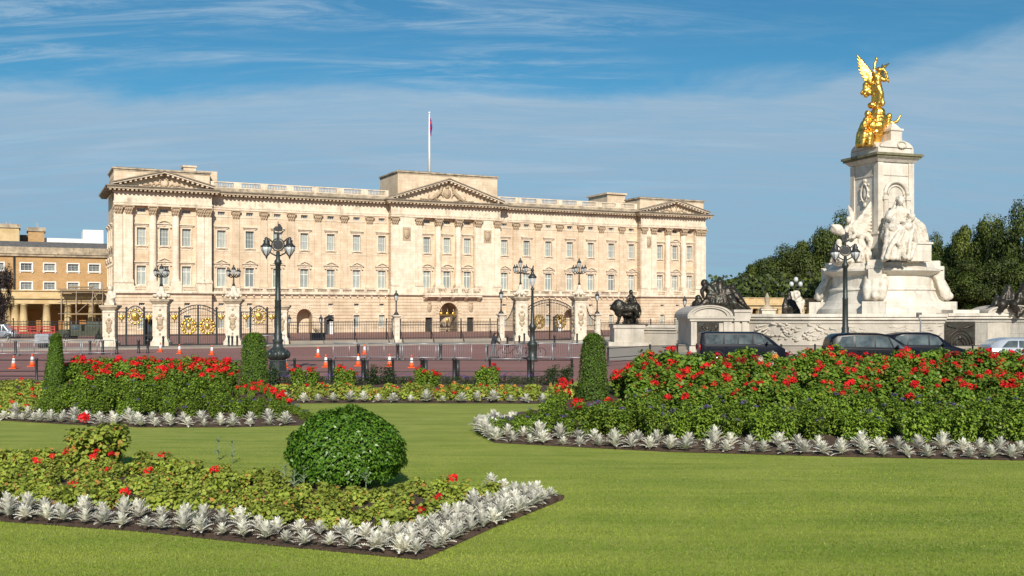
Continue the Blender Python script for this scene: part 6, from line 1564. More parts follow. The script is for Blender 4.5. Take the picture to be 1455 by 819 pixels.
# ---- leafy plant bodies: clumps of round leaves round several shoots
def bushy(name, seed, m, height, rad, nshoot, nleaf, ls, k=6, aspect=.95, wfrac=.12, base=.1, top_round=.5, up=.5):
    rg = NR(seed); P = []; N = []
    for s in range(nshoot):
        q = rg.uniform(0, 2*PI); rr = rad*math.sqrt(rg.uniform(0,1))*.8; hh = height*(1-top_round*(rr/rad)**2)*rg.uniform(.8,1.05)
        c = np.array([rr*math.cos(q), rr*math.sin(q), 0.]); n = nleaf//nshoot
        z = hh*(base + (1-base)*rg.random(n)**.75); cl = rad*.30
        a = rg.uniform(0,2*PI,n); rad_l = cl*rg.uniform(.35,1,n)
        pp = np.stack([c[0]*(.6+.5*z/height)+rad_l*np.cos(a), c[1]*(.6+.5*z/height)+rad_l*np.sin(a), z], axis=1)
        nn = np.stack([np.cos(a), np.sin(a), (z/hh)*1.4-.2], axis=1); P.append(pp); N.append(unit(nn))
    P = np.concatenate(P); N = np.concatenate(N); size = rg.uniform(ls*.6, ls*1.2, len(P))
    V = leaf_verts(P, N, size, rg, aspect, k, .45, up, .16)
    return mesh_np(name, V, k, m, rg.random(len(P)), (rg.random(len(P)) < wfrac)*rg.uniform(.5,1,len(P)), data_only=True)
GF = [bushy('foliage', 40+i, M['lf_yellow'], .25, .21, 7, 230, .052, wfrac=.07, top_round=.6) for i in range(5)]
TG = [bushy('foliage', 50+i, M['lf_green'], 1.0, .48, 14, 1500, .085, wfrac=.05, base=.05, top_round=.35) for i in range(4)]
HF = [bushy('foliage', 60+i, M['lf_helio'], .75, .36, 12, 1300, .090, k=4, aspect=.5, wfrac=.10, base=.04, top_round=.45, up=.7) for i in range(3)]
RF = [bushy('foliage', 70+i, M['lf_dark'], .9, .45, 9, 800, .085, k=4, aspect=.55, wfrac=.10, top_round=.4) for i in range(2)]
FG = [bushy('foliage', 75+i, M['lf_yellow'], .32, .40, 12, 420, .075, wfrac=.08, top_round=.4) for i in range(2)]

def plant(name, loc, rg, data, sc, blooms, bsets, label, cat, group, zs=1.0, height=.24, brad=.2, bh=.06, bs=1.0):
    e = bpy.data.objects.new(name, rg.choice(data)); COL.objects.link(e)
    e.location = loc; e.rotation_euler = (rg.uniform(-.08,.08), rg.uniform(-.08,.08), rg.uniform(0, 2*PI)); e.scale = (sc, sc, sc*zs)
    tag(e, label, cat, group)
    for i in range(blooms):
        q = rg.uniform(0,2*PI); r = brad*math.sqrt(rg.random()); b = bpy.data.objects.new('bloom', rg.choice(bsets)); COL.objects.link(b)
        b.parent = e; hh = height*(1-.35*(r/max(brad,.01))**2) + bh*rg.uniform(.2,1.2)
        b.location = (r*math.cos(q), r*math.sin(q), hh); f = bs*rg.uniform(.75,1.25); b.scale = (f/sc, f/sc, f/(sc*zs)); b.rotation_euler = (rg.uniform(-.4,.4), rg.uniform(-.4,.4), rg.uniform(0,6))
    return e

# ---- beds as grids between a front and a back edge
def lerp_poly(pts, t):
    n = len(pts)-1; x = min(max(t,0),1)*n; i = min(int(x), n-1); u = x-i
    return Vector(pts[i])*(1-u) + Vector(pts[i+1])*u
def bed(name, F_, B_, prof, nt=60, nv=14, name_m='soil'):
    V = []; fs = []; rg = random.Random(5)
    for i in range(nt+1):
        for j in range(nv+1):
            t, v = i/nt, j/nv; p = lerp_poly(F_, t).lerp(lerp_poly(B_, t), v); edge = 0 if j in (0,) or i in (0,nt) else 1
            V.append((p.x, p.y, prof(p, v) + (rg.uniform(-.015,.03) if edge else 0)))
    for i in range(nt):
        for j in range(nv): fs.append((i*(nv+1)+j, (i+1)*(nv+1)+j, (i+1)*(nv+1)+j+1, i*(nv+1)+j+1))
    b = MB(); b.add(V, fs, True); return struct(b.build(name, M[name_m], fix=False))
def G2(px, py): g = G(px, py); return (g.x, g.y, 0)
sstep = lambda a, b, x: (lambda u: u*u*(3-2*u))(min(1, max(0, (x-a)/(b-a))))
pxof = lambda p: HX + p.x/p.y*FPX

# lawn
LAWN = [(-80,-6),(80,-6),(80,60*K),(12,66.5*K),(2.6,68.2*K),(-80,68.2*K)]
Q = lambda pts: [(a, b*K, 0) for a, b, c in pts]
PX = lambda px, Z, z=0: ((px-HX)*Z/U, Z*K, z)
sheet('lawn', LAWN, 0.004, mat('mown_grass', (.225,.288,.050), (.350,.380,.085), rough=.95, scale=2.2, detail=9, stretch=(.16,1.5,1), lo=.34, hi=.66, c3=(.37,.39,.09), s3=.9, bump=.6, bscale=70, spec=.1))

# ======== front bed
T, Rr, L0, L1 = G(600,797), G(802,711), G(0,742), G(-260,722)
Bk = [G(-260,641), G(0,652), G(330,676), G(560,697), G(700,707), G(802,711)]
Fr = [L1, L0, G(200,757), G(400,778), G(600,797), G(604,797)]
def fprof(p, v): return .012 + .075*min(1, v*6)*min(1,(1-v)*6+.2)
# front edge runs left -> tip; the back edge left -> right corner; the last strip closes along the right-hand side
bed('flower_bed_soil', [L1,L0,G(200,757),G(400,778),T,G(702,750.5),Rr+Vector((-.02,0,0))], [G(-260,641),G(0,652),G(330,676),G(480,692),G(640,703),G(735,708),Rr], fprof, 72, 12)
def along(A, B, off, step, rg, jit=.05):
    d = (B-A); L = d.length; d.normalize(); nrm = Vector((-d.y, d.x, 0)); n = int(L/step); out = []
    for i in range(n+1): out.append(A + d*(L*i/max(1,n)) + nrm*off + Vector((rg.uniform(-jit,jit), rg.uniform(-jit,jit), 0)))
    return out
rg = random.Random(77)
dm_n = [0]
def put_dm(pts, label, group, s=1.0, z=.0):
    for p in pts:
        o = bpy.data.objects.new('dusty_miller', rg.choice(DM)); COL.objects.link(o); o.location = (p.x, p.y, z+rg.uniform(0,.02)); f = s*rg.uniform(.85,1.2)
        f *= rg.choice((.9,1.0,1.12)); o.scale = (f, f, f*rg.uniform(.82,1.12)); o.rotation_euler = (rg.uniform(-.15,.15), rg.uniform(-.15,.15), rg.uniform(0,6.28)); tag(o, label, 'silver plant', group); dm_n[0] += 1
fpts = [G(-20,741), G(200,757), G(400,778), G(594,796)]
for a_, b_ in zip(fpts[:-1], fpts[1:]):
    put_dm(along(a_, b_, .07, .31, rg, .03)[:-1], 'silver-leaved plant in the front bed, in the row beside the lawn edge', 'silver plants edging the front bed, outer row', .84, .05)
    put_dm(along(a_, b_, .46, .33, rg, .05)[:-1], 'silver-leaved plant in the front bed, in the row nearer the geraniums', 'silver plants edging the front bed, inner row', .92, .07)
for k, (off, st, s) in enumerate(((.06,.28,.85),(.34,.28,.92),(.62,.32,.95))):
    put_dm(along(T+Vector((.02,.1,0)), Rr+Vector((-.15,-.1,0)), off, st, rg, .05), 'silver-leaved plant in the broad band along the right-hand edge of the front bed', 'silver plants along the right edge of the front bed', s, .05)
put_dm([G(716,700), G(700,696)], 'silver-leaved plant at the far right corner of the front bed', 'silver plants at the corner of the front bed', .9, .03)
# geraniums of the front bed
def inside(p, poly):
    c = False; n = len(poly)
    for i in range(n):
        a, b = poly[i], poly[(i+1) % n]
        if (a[1] > p[1]) != (b[1] > p[1]) and p[0] < (b[0]-a[0])*(p[1]-a[1])/(b[1]-a[1])+a[0]: c = not c
    return c
front_poly = [tuple(q[:2]) for q in (L1,L0,G(200,757),G(400,778),T,Rr,G(560,697),G(330,676),G(0,652),G(-260,641))]
def edge_d(p, a, b):
    a, b = Vector(a[:2]), Vector(b[:2]); d = b-a; u = max(0,min(1,(Vector(p)-a).dot(d)/d.length_squared)); return (Vector(p)-a-d*u).length
BUSH = G(492,694); SHR = G(140,668)
cand = []
y = 19.0*K
while y < 34*K:
    x = -10.5
    while x < 1.2:
        p = (x+rg.uniform(-.16,.16), y+rg.uniform(-.12,.12))
        if inside(p, front_poly):
            d1 = min(edge_d(p, front_poly[i], front_poly[i+1]) for i in (0,1,2,3)); d2 = edge_d(p, T, Rr)
            if d1 > .80 and d2 > 1.02 and (Vector(p)-BUSH.xy).length > 1.12 and (Vector(p)-SHR.xy).length > .5 and pxof(Vector((p[0],p[1],0))) > -12: cand.append(p)
        x += .42
    y += .30
for p in cand:
    px = pxof(Vector((p[0],p[1],0))); nearback = p[1] > 29
    if rg.random() < .20: continue
    nb = 1 if rg.random() < (.16 if px < 330 else (.34 if px > 570 else .07)) else 0
    lb = ('low yellow-green geranium in bloom in the front bed', 'low geraniums in bloom in the front bed') if nb else ('low yellow-green geranium without flowers in the front bed', 'low geraniums without flowers in the front bed')
    plant('geranium', (p[0],p[1],.06), rg, GF, rg.uniform(.75,1.25), nb, BL_RED, lb[0], 'geranium', lb[1], rg.uniform(.9,1.2), .24, .14, .10, 1.1)
# round clipped bush and the small shrub
def dome(name, loc, rx, rz, z0, n, ls, m, label, cat, seed=1, lump=.10, squash=1.0, k=4, aspect=.5):
    rg_ = NR(seed); D = sphere_pts(rg_, n); D = D[D[:,2] > -.55]; n = len(D)
    lum = 1 + lump*np.sin(D[:,0]*7+1.3)*np.cos(D[:,1]*6+D[:,2]*5) + lump*.5*np.sin(D[:,2]*13+D[:,0]*11)
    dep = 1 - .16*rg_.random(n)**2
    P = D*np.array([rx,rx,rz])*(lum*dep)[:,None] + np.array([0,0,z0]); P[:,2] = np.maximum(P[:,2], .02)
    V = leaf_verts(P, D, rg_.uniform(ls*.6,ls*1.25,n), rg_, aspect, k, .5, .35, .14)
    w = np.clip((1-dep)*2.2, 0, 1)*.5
    e = empty(name, loc, 0, label, cat); mesh_np('foliage', V, k, m, rg_.random(n), w, e)
    core = MB(); core.ell((0,0,z0), (rx*.80,rx*.80,rz*.80), n=24, m=16); core.lathe([(.05,0),(.05,.4)], n=6); core.build('inner_twigs', M['shaded_core'], e)
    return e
M['shaded_core'] = mat('shaded_twigs', (.020,.030,.010), (.03,.04,.015), rough=1, scale=20)  # near-black core colour: shade inside the foliage is painted in
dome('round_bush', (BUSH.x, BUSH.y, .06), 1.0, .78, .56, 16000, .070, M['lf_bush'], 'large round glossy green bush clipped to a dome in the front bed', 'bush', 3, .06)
sh = bpy.data.objects.new('tall_geranium', bushy('foliage', 91, M['lf_yellow'], .84, .62, 26, 2600, .085, wfrac=.08, base=.02, top_round=.2)); COL.objects.link(sh); sh.location = (SHR.x, SHR.y, .06)
tag(sh, 'waist-high leafy geranium with one big red bloom on top, left part of the front bed', 'geranium')
for (dx, dz, s) in ((-.30,.97,1.5),(-.28,.92,1.2),(.1,.35,.9),(-.1,.25,.8),(.38,.3,.9)):
    b = bpy.data.objects.new('bloom', BL_RED[0]); COL.objects.link(b); b.parent = sh; b.location = (dx,-.35 if dz < .5 else 0,dz); b.scale = (s,s,s)
for i, (px, py) in enumerate([(405,700),(418,712),(432,705),(520,712),(310,655),(330,660)]):     # thin grey-green seedlings by the bush
    g = G(px,py); b = MB(); r_ = random.Random(i)
    for k in range(16): q = r_.uniform(0,6.28); z = r_.uniform(.05,.4); b.cap((0,0,z),(.10*math.cos(q),.10*math.sin(q),z+.06),.010,.004,4)
    b.cap((0,0,0),(0,0,.45),.012,.006,5); o = b.build('seedling', mat('grey_leaf%d'%i, (.14,.20,.10), (.2,.26,.14), rough=.8) if i == 0 else bpy.data.materials['grey_leaf0']); o.location = (g.x,g.y,.06); tag(o, 'thin grey-green upright seedling in the bare soil around the round bush', 'seedling', 'thin seedlings around the round bush')
# loose clods on the bare soil
b = MB(); r_ = random.Random(8)
for k in range(1500):
    t = r_.random(); p = (r_.uniform(-9,1), r_.uniform(19.2*K,30*K))
    if inside(p, front_poly): s = r_.uniform(.012,.035); b.ell((p[0],p[1],.075), (s,s*r_.uniform(.7,1.2),s*.7), n=5, m=3)
struct(b.build('soil_clods', M['soil'], fix=False), 'stuff')

# ======== right bed
RFe = [G2(677,613), G2(702,630), G2(950,643), G2(1200,650), G2(1470,655.5), G2(1660,659)]
RBe = Q([(-.75,41.5,0), (.9,45.0,0), (5.4,48.0,0), (9.8,49.5,0), (15.0,51,0), (21,53,0)])
def rh(p): return .25 + .75*sstep(760, 850, pxof(p))
def rprof(p, v): return .012 + .80*v*rh(p) + (.04 if v > .05 else 0)
bed('flower_bed_soil', RFe, RBe, rprof, 90, 16)
def rp(t, v): p = Vector(lerp_poly(RFe, t)).lerp(lerp_poly(RBe, t), v); return p
A = [Vector(q) for q in RFe]
for a_, b_ in zip(A[1:4]+[A[4]], A[2:5]+[A[4]+(A[5]-A[4])*.25]):
    put_dm(along(a_, b_, .10, .40, rg, .05)[:-1], 'silver-leaved plant in the right-hand bed, in the row beside the lawn', 'silver plants edging the right bed, outer row', 1.15, .02)
    put_dm(along(a_, b_, .66, .42, rg, .07)[:-1], 'silver-leaved plant in the right-hand bed, behind the outer silver row', 'silver plants edging the right bed, inner row', 1.35, .06)
put_dm([rp(.004+i*.017, .03+.7*(j/4)*(1 if i > 2 else 1.0)) for i in range(1,10) for j in range(4)], 'silver-leaved plant in the cluster at the left tip of the right-hand bed', 'silver plants at the left tip of the right bed', 1.3, .05)
def vis(p, lim=(-30,1490)): return lim[0] < pxof(p) < lim[1]
n_h = n_g = 0
v = .09
def fill(F_, B_, prof, hfun, vs, lim, group_txt, edge_name, rg, gplants, helio_v):
    for v, step in vs:
        A_ = [Vector(f).lerp(Vector(b_), v) for f, b_ in zip(F_, B_)]
        L = sum((A_[i+1]-A_[i]).length for i in range(len(A_)-1)); n = int(L/step)
        for k in range(n):
            # walk by arc length
            s = (k+.5+rg.uniform(-.25,.25))*L/n; i = 0
            while i < len(A_)-2 and s > (A_[i+1]-A_[i]).length: s -= (A_[i+1]-A_[i]).length; i += 1
            d = (A_[i+1]-A_[i]); p = A_[i] + d.normalized()*min(s, d.length) + Vector((0, rg.uniform(-.15,.15), 0))
            if not vis(p, lim): continue
            z = prof(p, v)-.02; hf = hfun(p)
            gplants(p, v, z, hf)
def cap_f(p, z, f, pts, tall):
    px = pxof(p)
    if px < pts[0][0] or px > pts[-1][0]: return f
    i = max(j for j in range(len(pts)-1) if pts[j][0] <= px); u = (px-pts[i][0])/(pts[i+1][0]-pts[i][0]); yl = pts[i][1]+(pts[i+1][1]-pts[i][1])*u
    return min(f, (H-(yl-HY)*p.y/FPX - z)/tall)
RCAP = [(600,600),(735,588),(760,578),(790,558),(812,548),(816,566),(872,566),(878,524),(905,510),(906,400)]
LCAP = [(40,548),(58,545),(60,548),(96,545),(98,512),(104,505),(330,504),(331,562),(388,562),(389,568),(420,574),(455,592),(480,600)]
# heliotropes in front, geraniums behind
def r_pl(p, v, z, hf):
    px = pxof(p)
    if v < .34 or hf < .55:
        nb = 2 if rg.random() < .45 else (1 if rg.random() < .5 else 0)
        f = cap_f(p, z, (.62+.38*hf)*rg.uniform(.85,1.1)*(.82 if v < .12 else 1.0), RCAP, .80)
        if f < .3: return
        plant('heliotrope', (p.x,p.y,z), rg, HF, f, nb, BL_PUR, 'bright green heliotrope with small purple heads in the lower front of the right-hand bed', 'heliotrope', 'heliotropes in the right-hand bed', rg.uniform(.9,1.1), .74, .3, .05, 1.1)
    else:
        dark = 985 < px < 1110 and v > .6 and rg.random() < .35
        nb = rg.choice((2,2,3,4,5)) if v > .44 else (1 if rg.random() < .6 else 0)
        f = rg.uniform(.9,1.12)*(.72+.32*min(1,(v-.3)/.45))*(.6+.4*hf)
        f = cap_f(p, z, f, RCAP, 1.12)
        if f < .3: return
        bs = BL_RED if rg.random() < .9 else BL_DRED
        if 1050 < px < 1110 and v > .7 and rg.random() < .5: bs = rg.choice((BL_OR, BL_WH, BL_YE))
        plant('tall_geranium', (p.x,p.y,z), rg, TG, f, nb, bs, 'tall green geranium with scarlet blooms in the back of the right-hand bed', 'geranium', 'tall geraniums in the right-hand bed', rg.uniform(.9,1.15), .91, .42, .10, 1.35)
fill(RFe, RBe, rprof, rh, [(.14,.64),(.21,.7),(.30,.72),(.39,.74),(.48,.76),(.57,.78),(.66,.78),(.76,.78),(.87,.74),(.97,.74)], (668,1500), '', '', rg, r_pl, .34)
# a few bronze-leaved cannas among them
CAN = bushy('foliage', 95, M['lf_red'], .9, .35, 6, 420, .14, k=4, aspect=.35, wfrac=.3, top_round=.3)
for i, px in enumerate((915, 935, 1058, 1072)):
    p = W(px, 443, 47.5); o = plant('canna', (p.x, p.y, .75), rg, [CAN], 1.0, 3, BL_DRED, 'bronze-red leafy plant among the scarlet geraniums of the right-hand bed', 'bronze-leaved plant', 'bronze-leaved plants in the right bed', 1.05, .95, .25, .1, 1.0)

# ======== left bed
LFe = [G2(-70,594), G2(0,598), G2(100,604), G2(200,608), G2(330,608), G2(432,605), G2(460,600)]
LBe = Q([(-22,57,0), (-19.6,57,0), (-17.2,57.5,0), (-14.8,57.5,0), (-12.0,57.5,0), (-8.9,52,0), (-6.3,44.6,0)])
def lh(p):
    px = pxof(p); return max(.0, sstep(35, 95, px)*(1-sstep(378, 440, px)))
def lprof(p, v): return .012 + (.04 if v > .05 else 0) + .50*v*lh(p)
bed('flower_bed_soil', LFe, LBe, lprof, 90, 14)
A = [Vector(q) for q in LFe]
for a_, b_ in zip(A[1:5], A[2:6]):
    put_dm(along(a_, b_, .09, .38, rg, .05)[:-1], 'silver-leaved plant in the left-hand bed, in the row beside the lawn', 'silver plants edging the left bed, outer row', 1.1, .02)
    put_dm(along(a_, b_, .62, .42, rg, .07)[:-1], 'silver-leaved plant in the left-hand bed, behind the outer silver row', 'silver plants edging the left bed, inner row', 1.15, .05)
def l_pl(p, v, z, hf):
    px = pxof(p)
    if hf < .25 and px < 200:
        plant('low_geranium', (p.x,p.y,z), rg, FG, rg.uniform(.9,1.2), 1 if rg.random() < .25 else 0, BL_RED, 'low spreading geranium left of the left-hand clipped yew', 'geranium', 'low geraniums at the far left', 1.0, .3, .3, .06, 1.1); return
    if v < .50 or hf < .5:
        nb = 1 if rg.random() < .6 else 0
        f = (.45+.40*hf)*rg.uniform(.85,1.1)*(.7+.55*min(1,v*2.2)); f = cap_f(p, z, f, LCAP, .80)
        if f < .25:
            f = .30
        plant('heliotrope', (p.x,p.y,z), rg, HF, f, nb, BL_PUR, 'green heliotrope with faint purple heads on the slope of the left-hand bed', 'heliotrope', 'heliotropes in the left-hand bed', rg.uniform(.85,1.0), .74, .3, .04, 1.0)
    else:
        nb = rg.choice((4,5,6,7)) if v > .66 else rg.choice((0,1,2)); f = rg.uniform(.85,1.05)*(.62+.36*min(1,(v-.4)/.5))*(.45+.55*hf); f = cap_f(p, z, f, LCAP, 1.12)
        if f < .25:
            f = .28; nb = min(nb, 1)
        plant('tall_geranium', (p.x,p.y,z), rg, TG, f, nb, BL_RED, 'tall green geranium with scarlet blooms in the back of the left-hand bed', 'geranium', 'tall geraniums in the left-hand bed', rg.uniform(.9,1.1), .92, .46, .08, 1.4)
fill(LFe, LBe, lprof, lh, [(.14,.64),(.22,.68),(.31,.72),(.40,.76),(.49,.8),(.58,.8),(.68,.76),(.79,.70),(.90,.64),(.99,.62)], (-25,462), '', '', rg, l_pl, .5)

# ======== far bed along the fence
FFe = [G2(-120,573), G2(60,573.5), G2(385,574), G2(560,573.5), G2(700,574), G2(797,574.5)]
FBe = Q([(-30,68,0), (-21,68,0), (-10.5,68,0), (-5,68,0), (-.5,68,0), (2.3,67,0)])
bed('flower_bed_soil', FFe, FBe, lambda p, v: .012+.05*min(1,v*8), 60, 6)
A = [Vector(q) for q in FFe]
for a_, b_ in zip(A[2:5], A[3:6]):
    put_dm(along(a_, b_, .2, .50, rg, .04)[:-1], 'silver-leaved plant in the row at the front of the far bed by the fence', 'silver plants edging the far bed', 1.25, .03)
def f_pl(p, v, z, hf):
    nb = 1 if rg.random() < .5 else 0
    plant('low_geranium', (p.x,p.y,z), rg, FG, rg.uniform(.9,1.25), nb, BL_RED if rg.random() < .5 else BL_OR, 'low yellow-green geranium in the far bed between the two tall beds', 'geranium', 'low geraniums in the far bed', rg.uniform(.8,1.1), .3, .3, .04, 1.1)
fill(FFe[2:], FBe[2:], lambda p, v: .05, lambda p: 1, [(.10,.62),(.20,.66),(.32,.7),(.45,.75)], (370,800), '', '', rg, f_pl, 0)
fill(FFe[:3], FBe[:3], lambda p, v: .05, lambda p: 1, [(.5,.8),(.7,.8)], (-20,95), '', '', rg, f_pl, 0)
SV = [bushy('foliage', 97, M['lf_dark'], .38, .32, 9, 260, .06, k=4, aspect=.5)]
for i in range(46):
    px = 392+ i*8.9; Z = 64.5+rg.uniform(-.8,.8); x = (px-HX)*Z/U
    plant('purple_salvia', (x,Z*K,.05), rg, SV, 1.0, 2, BL_PUR, 'low purple-flowered plant in the strip just before the black fence', 'purple plant', 'purple plants before the black fence', 1.0, .38, .25, .08, 1.3)
for i, (px, h) in enumerate([(424,.95),(441,.9),(482,1.0),(497,.8),(598,.95),(616,.75),(685,.95),(700,.98)]):
    Z = 62.5; plant('standard_geranium', PX(px,Z,.05), rg, TG, .72, 5, BL_RED, 'upright leggy geranium with red blooms, {} from the left in front of the fence'.format(ORD[i]), 'geranium', 'leggy red geraniums before the fence', h/.80, .97, .40, .06, 1.15)
for i, px in enumerate((532,553,786,807,384)):
    Z = 63.5; plant('dark_shrub', PX(px,Z,.05), rg, RF, .95, 0, BL_RED, 'dark green leafy shrub before the fence, ' + ('left one of the pair in the middle','right one of the pair in the middle','left one beside the right clipped yew','right one beside the right clipped yew','beside the base of the tall lamp post')[i], 'shrub', 'dark shrubs in front of the fence', 1.05)
for i, (px, Z) in enumerate(((800,47.5),(814,46.5),(806,45))):
    plant('low_geranium', PX(px,Z,.2), rg, FG, 1.2, 3, BL_RED, 'red and orange flowering geranium just left of the right-hand clipped yew', 'geranium', 'geraniums left of the right-hand yew', 1.9, .3, .3, .06, 1.3)

# ======== clipped yews
def yew(px, Z, z0, ztop, wb, wt_, lean, label, seed):
    rg_ = NR(seed); n = 9000; h = ztop-z0; u = rg_.random(n)**.9; q = rg_.uniform(0,2*PI,n)
    prof_ = lambda u: (wb + (wt_-wb)*u)/2*np.where(u > .86, np.sqrt(np.maximum(0,1-((u-.86)/.14)**2*.88)), 1)
    r = prof_(u)*(1-.13*rg_.random(n)**2)*(1+.05*np.sin(q*5+u*9)+.04*np.sin(u*23+q*3))
    P = np.stack([r*np.cos(q)+lean*u*h, r*np.sin(q), u*h], axis=1)
    N = np.stack([np.cos(q), np.sin(q), .2+.8*(u > .86)], axis=1)
    ntop = 900; rt = np.sqrt(rg_.random(ntop))*wt_/2*.8; qt = rg_.uniform(0,2*PI,ntop); P2 = np.stack([rt*np.cos(qt)+lean*h, rt*np.sin(qt), h*(1.0-.12*(rt/(wt_/2))**2)+rg_.uniform(-.05,.02,ntop)], axis=1)
    P = np.concatenate([P,P2]); N = np.concatenate([unit(N), np.tile([0,0,1.],(ntop,1))]); n = len(P)
    V = leaf_verts(P, N, rg_.uniform(.04,.09,n), rg_, .28, 4, .5, .5, .08, -1.2)
    e = empty('clipped_yew', PX(px, Z, z0), 0, label, 'clipped yew', 'clipped yews rising from the flower beds'); mesh_np('foliage', V, 4, M['lf_yew'], rg_.random(n), (rg_.random(n) < .25)*.8, e)
    c = MB(); c.tube([(0,0,-.15),(lean*h*.5,0,h*.5),(lean*h*.95,0,h*.93)], [wb*.40,(wb+wt_)*.2,wt_*.33], 14); c.build('inner_twigs', M['shaded_core'], e)
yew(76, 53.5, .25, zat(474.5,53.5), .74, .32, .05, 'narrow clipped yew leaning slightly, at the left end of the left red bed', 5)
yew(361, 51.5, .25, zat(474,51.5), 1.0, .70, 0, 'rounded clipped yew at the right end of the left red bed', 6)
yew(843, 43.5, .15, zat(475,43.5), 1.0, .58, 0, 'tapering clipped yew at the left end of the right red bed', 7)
# plants in the planter
pb = bpy.data.objects.new('foliage', SV[0]); COL.objects.link(pb); pb.parent = PLANTER; pb.location = (0,0,1.0); pb.scale = (1.6,1.3,1.2)

# ======== trees
def tree_mesh(seed, m, nclump=58, per=440):
    rg_ = NR(seed); P = []; N = []; C = []
    for i in range(nclump):
        d = sphere_pts(rg_, 1)[0]; rr = rg_.uniform(.35,1)**.6; c = np.array([d[0]*.40*rr, d[1]*.40*rr, .58+d[2]*.36*rr]); r = rg_.uniform(.07,.15)
        if c[2] < .22: continue
        D = sphere_pts(rg_, per); lum = 1 + .25*np.sin(D[:,0]*6+i)*np.cos(D[:,1]*7+i*2)
        P.append(c + D*r*(rg_.uniform(.80,1.06,(per,1)))*lum[:,None]*np.array([1,1,.85])); N.append(D)
    P = np.concatenate(P); N = np.concatenate(N); n = len(P)
    V = leaf_verts(P, N, rg_.uniform(.014,.030,n), rg_, .75, 4, .38, .35, .12)
    cl = np.repeat(rg_.random(n//per), per)
    return mesh_np('crown', V, 4, m, np.clip(.65*cl+.35*rg_.random(n),0,1), (rg_.random(n) < .2)*.7, data_only=True)
def trunk_mesh(seed):
    r_ = random.Random(seed); b = MB(); b.tube([(0,0,-.02),(.005,0,.12),(0,.005,.32),(.01,0,.6)], [.030,.022,.018,.008], 10)
    for k in range(9):
        q = r_.uniform(0,6.28); z = r_.uniform(.18,.45); L = r_.uniform(.18,.32); b.tube([(0,0,z),(L*.5*math.cos(q),L*.5*math.sin(q),z+L*.45),(L*math.cos(q),L*math.sin(q),z+L*1.0)], [.011,.007,.003], 6)
    o = b.build('trunk', M['bark']); me = o.data; bpy.data.objects.remove(o); return me
TM = {'a': [tree_mesh(1, M['lf_tree']), tree_mesh(2, M['lf_tree'])], 'b': [tree_mesh(3, M['lf_tree2'])], 'c': [tree_mesh(4, M['lf_copper'])]}
TT = [trunk_mesh(1), trunk_mesh(2)]
def tree(px, ytop, Z, wpx, kind, label, rgt, zb=0.0):
    h = zat(ytop, Z)/.985; w = wpx*Z/U/.86
    e = empty('tree', PX(px, Z), rgt.uniform(0,6.28), label, 'tree', 'trees beyond the monument'); e.scale = (w, w, h)
    c = bpy.data.objects.new('crown', rgt.choice(TM[kind])); COL.objects.link(c); c.parent = e
    t = bpy.data.objects.new('trunk', rgt.choice(TT)); COL.objects.link(t); t.parent = e
    return e
rgt = random.Random(31)
TR = [(1018,395,335,40,'b','small bright tree just right of the palace corner'),(1041,391,330,46,'c','dark copper-leaved tree behind the bronze group'),
      (1066,384,320,52,'a','low round tree above the right end of the colonnade'),(1084,366,300,64,'b','pale green tree behind the colonnade, stepping up to the monument'),
      (1108,350,295,76,'a','dark tree behind the domed stone pier'),(1138,345,290,80,'a','broad tree behind the three-globe lamp'),
      (1168,328,285,84,'b','tall pale tree behind the marble angel group'),(1186,303,280,74,'a','tallest tree left of the monument shaft'),
      (1222,322,285,90,'a','tree hidden mostly behind the monument shaft'),(1125,388,312,92,'b','low bushy tree in front of the wood, left of the monument'),
      (1160,385,305,80,'a','low dark tree touching the left side of the monument base'),(1070,402,315,70,'a','low dark tree over the ochre colonnade'),
      (1330,334,250,66,'a','dark tree just right of the enthroned statue'),(1352,331,246,60,'a','dark tree, second to the right of the enthroned statue'),
      (1376,318,240,74,'b','lighter tree with a pointed top, right of the monument'),(1399,303,236,80,'b','tall lighter tree with twin tops, right of the monument'),
      (1428,322,232,64,'a','dark tree in the dip before the right-hand edge'),(1462,286,222,96,'a','tallest tree at the right edge of the picture'),
      (1345,372,222,84,'a','low tree in shade behind the right side of the monument base'),(1390,366,215,92,'a','low dark tree behind the grey wall'),
      (1436,362,210,96,'a','low dark tree behind the seated bronze figures'),(1310,352,240,70,'a','tree peeping out behind the base of the monument'),(1480,360,205,80,'a','dark tree cut by the right edge of the picture')]
for (px, yt, Z, wp_, kd, lb) in TR: tree(px, yt, max(Z, 338 + (Z-300)*.3) if px < 1200 else Z, wp_, kd, lb, rgt)
e = tree(1, 372, 175, 34, 'c', 'small dark tree at the far left edge in front of the ochre building', rgt); e['group'] = 'tree by the ochre building'
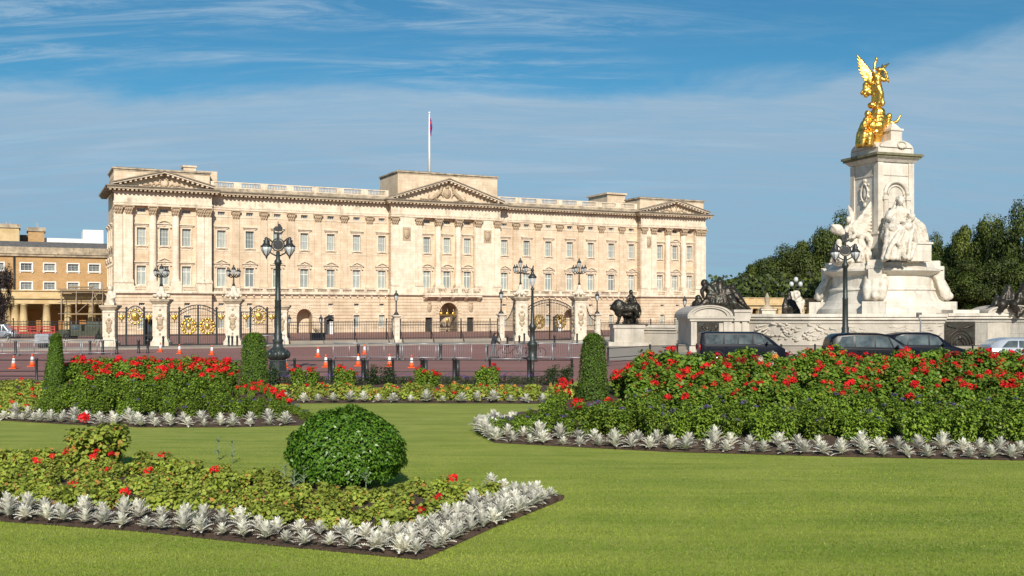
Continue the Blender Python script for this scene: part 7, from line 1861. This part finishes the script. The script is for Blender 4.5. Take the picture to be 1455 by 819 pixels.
# dense far wood that closes the view under the crowns
rg_ = NR(88); n = 26000; P = np.stack([rg_.uniform(40,190,n), rg_.uniform(300*K,345*K,n), rg_.uniform(0,11,n)*(.8+.2*rg_.random(n))], axis=1)
V = leaf_verts(P, np.tile([0,-1.,.3],(n,1)), rg_.uniform(.6,1.2,n), rg_, .8, 4, .7, .4, .1)
o = mesh_np('distant_wood', V, 4, M['lf_tree'], rg_.random(n), (rg_.random(n) < .4)*.9); o['kind'] = 'stuff'

# ======== grass blades on the near lawn
rg_ = NR(5); n = 430000
Z = 16.6*K + (44-16.6)*K*rg_.random(n)**1.25; X = (rg_.random(n)-.5)*(1.16*Z)
fp = np.array(front_poly)
def inpoly(X, Y, poly):
    c = np.zeros(len(X), bool); m_ = len(poly)
    for i in range(m_):
        a, b = poly[i], poly[(i+1) % m_]
        if a[1] == b[1]: continue
        cond = ((a[1] > Y) != (b[1] > Y)) & (X < (b[0]-a[0])*(Y-a[1])/(b[1]-a[1])+a[0]); c ^= cond
    return c
keep = ~inpoly(X, Z, fp)
rpoly = [tuple(q[:2]) for q in RFe] + [tuple(q[:2]) for q in RBe[::-1]]
keep &= ~inpoly(X, Z, rpoly)
X, Z = X[keep], Z[keep]; n = len(X)
fade = np.clip((44-Z/K)/20, .2, 1); hgt = rg_.uniform(.012,.030,n)*fade; wd = rg_.uniform(.004,.008,n)*(1+Z/K/40); q = rg_.uniform(0,PI,n)
dx, dy = np.cos(q)*wd, np.sin(q)*wd; lx, ly = rg_.normal(0,.35,n)*hgt, rg_.normal(0,.35,n)*hgt
V = np.stack([np.stack([X-dx,Z-dy,np.zeros(n)],1), np.stack([X+dx,Z+dy,np.zeros(n)],1), np.stack([X+lx,Z+ly,hgt],1)], axis=1).reshape(-1,3)
pt = .5+.22*np.sin(X*.55+1.3*np.sin(Z*.45))*np.sin(Z*.8+.35*X)+.24*np.sin(Z*3.6+.5*np.sin(X*.6)+.12*X)+.22*np.sin(X*1.1+np.sin(Z*1.8)*1.5)*np.sin(Z*1.4+X*.3)
o = mesh_np('grass', V, 3, leafmat('grass_blade', (.135,.225,.026), (.325,.380,.060), (.42,.44,.12), rough=.8, trans=.3, spec=.15), np.clip(.28*rg_.random(n)+.72*(.5+1.25*(pt-.5)),0,1), (rg_.random(n) < .05)*.7); o['kind'] = 'stuff'
DMN = dm_n[0]
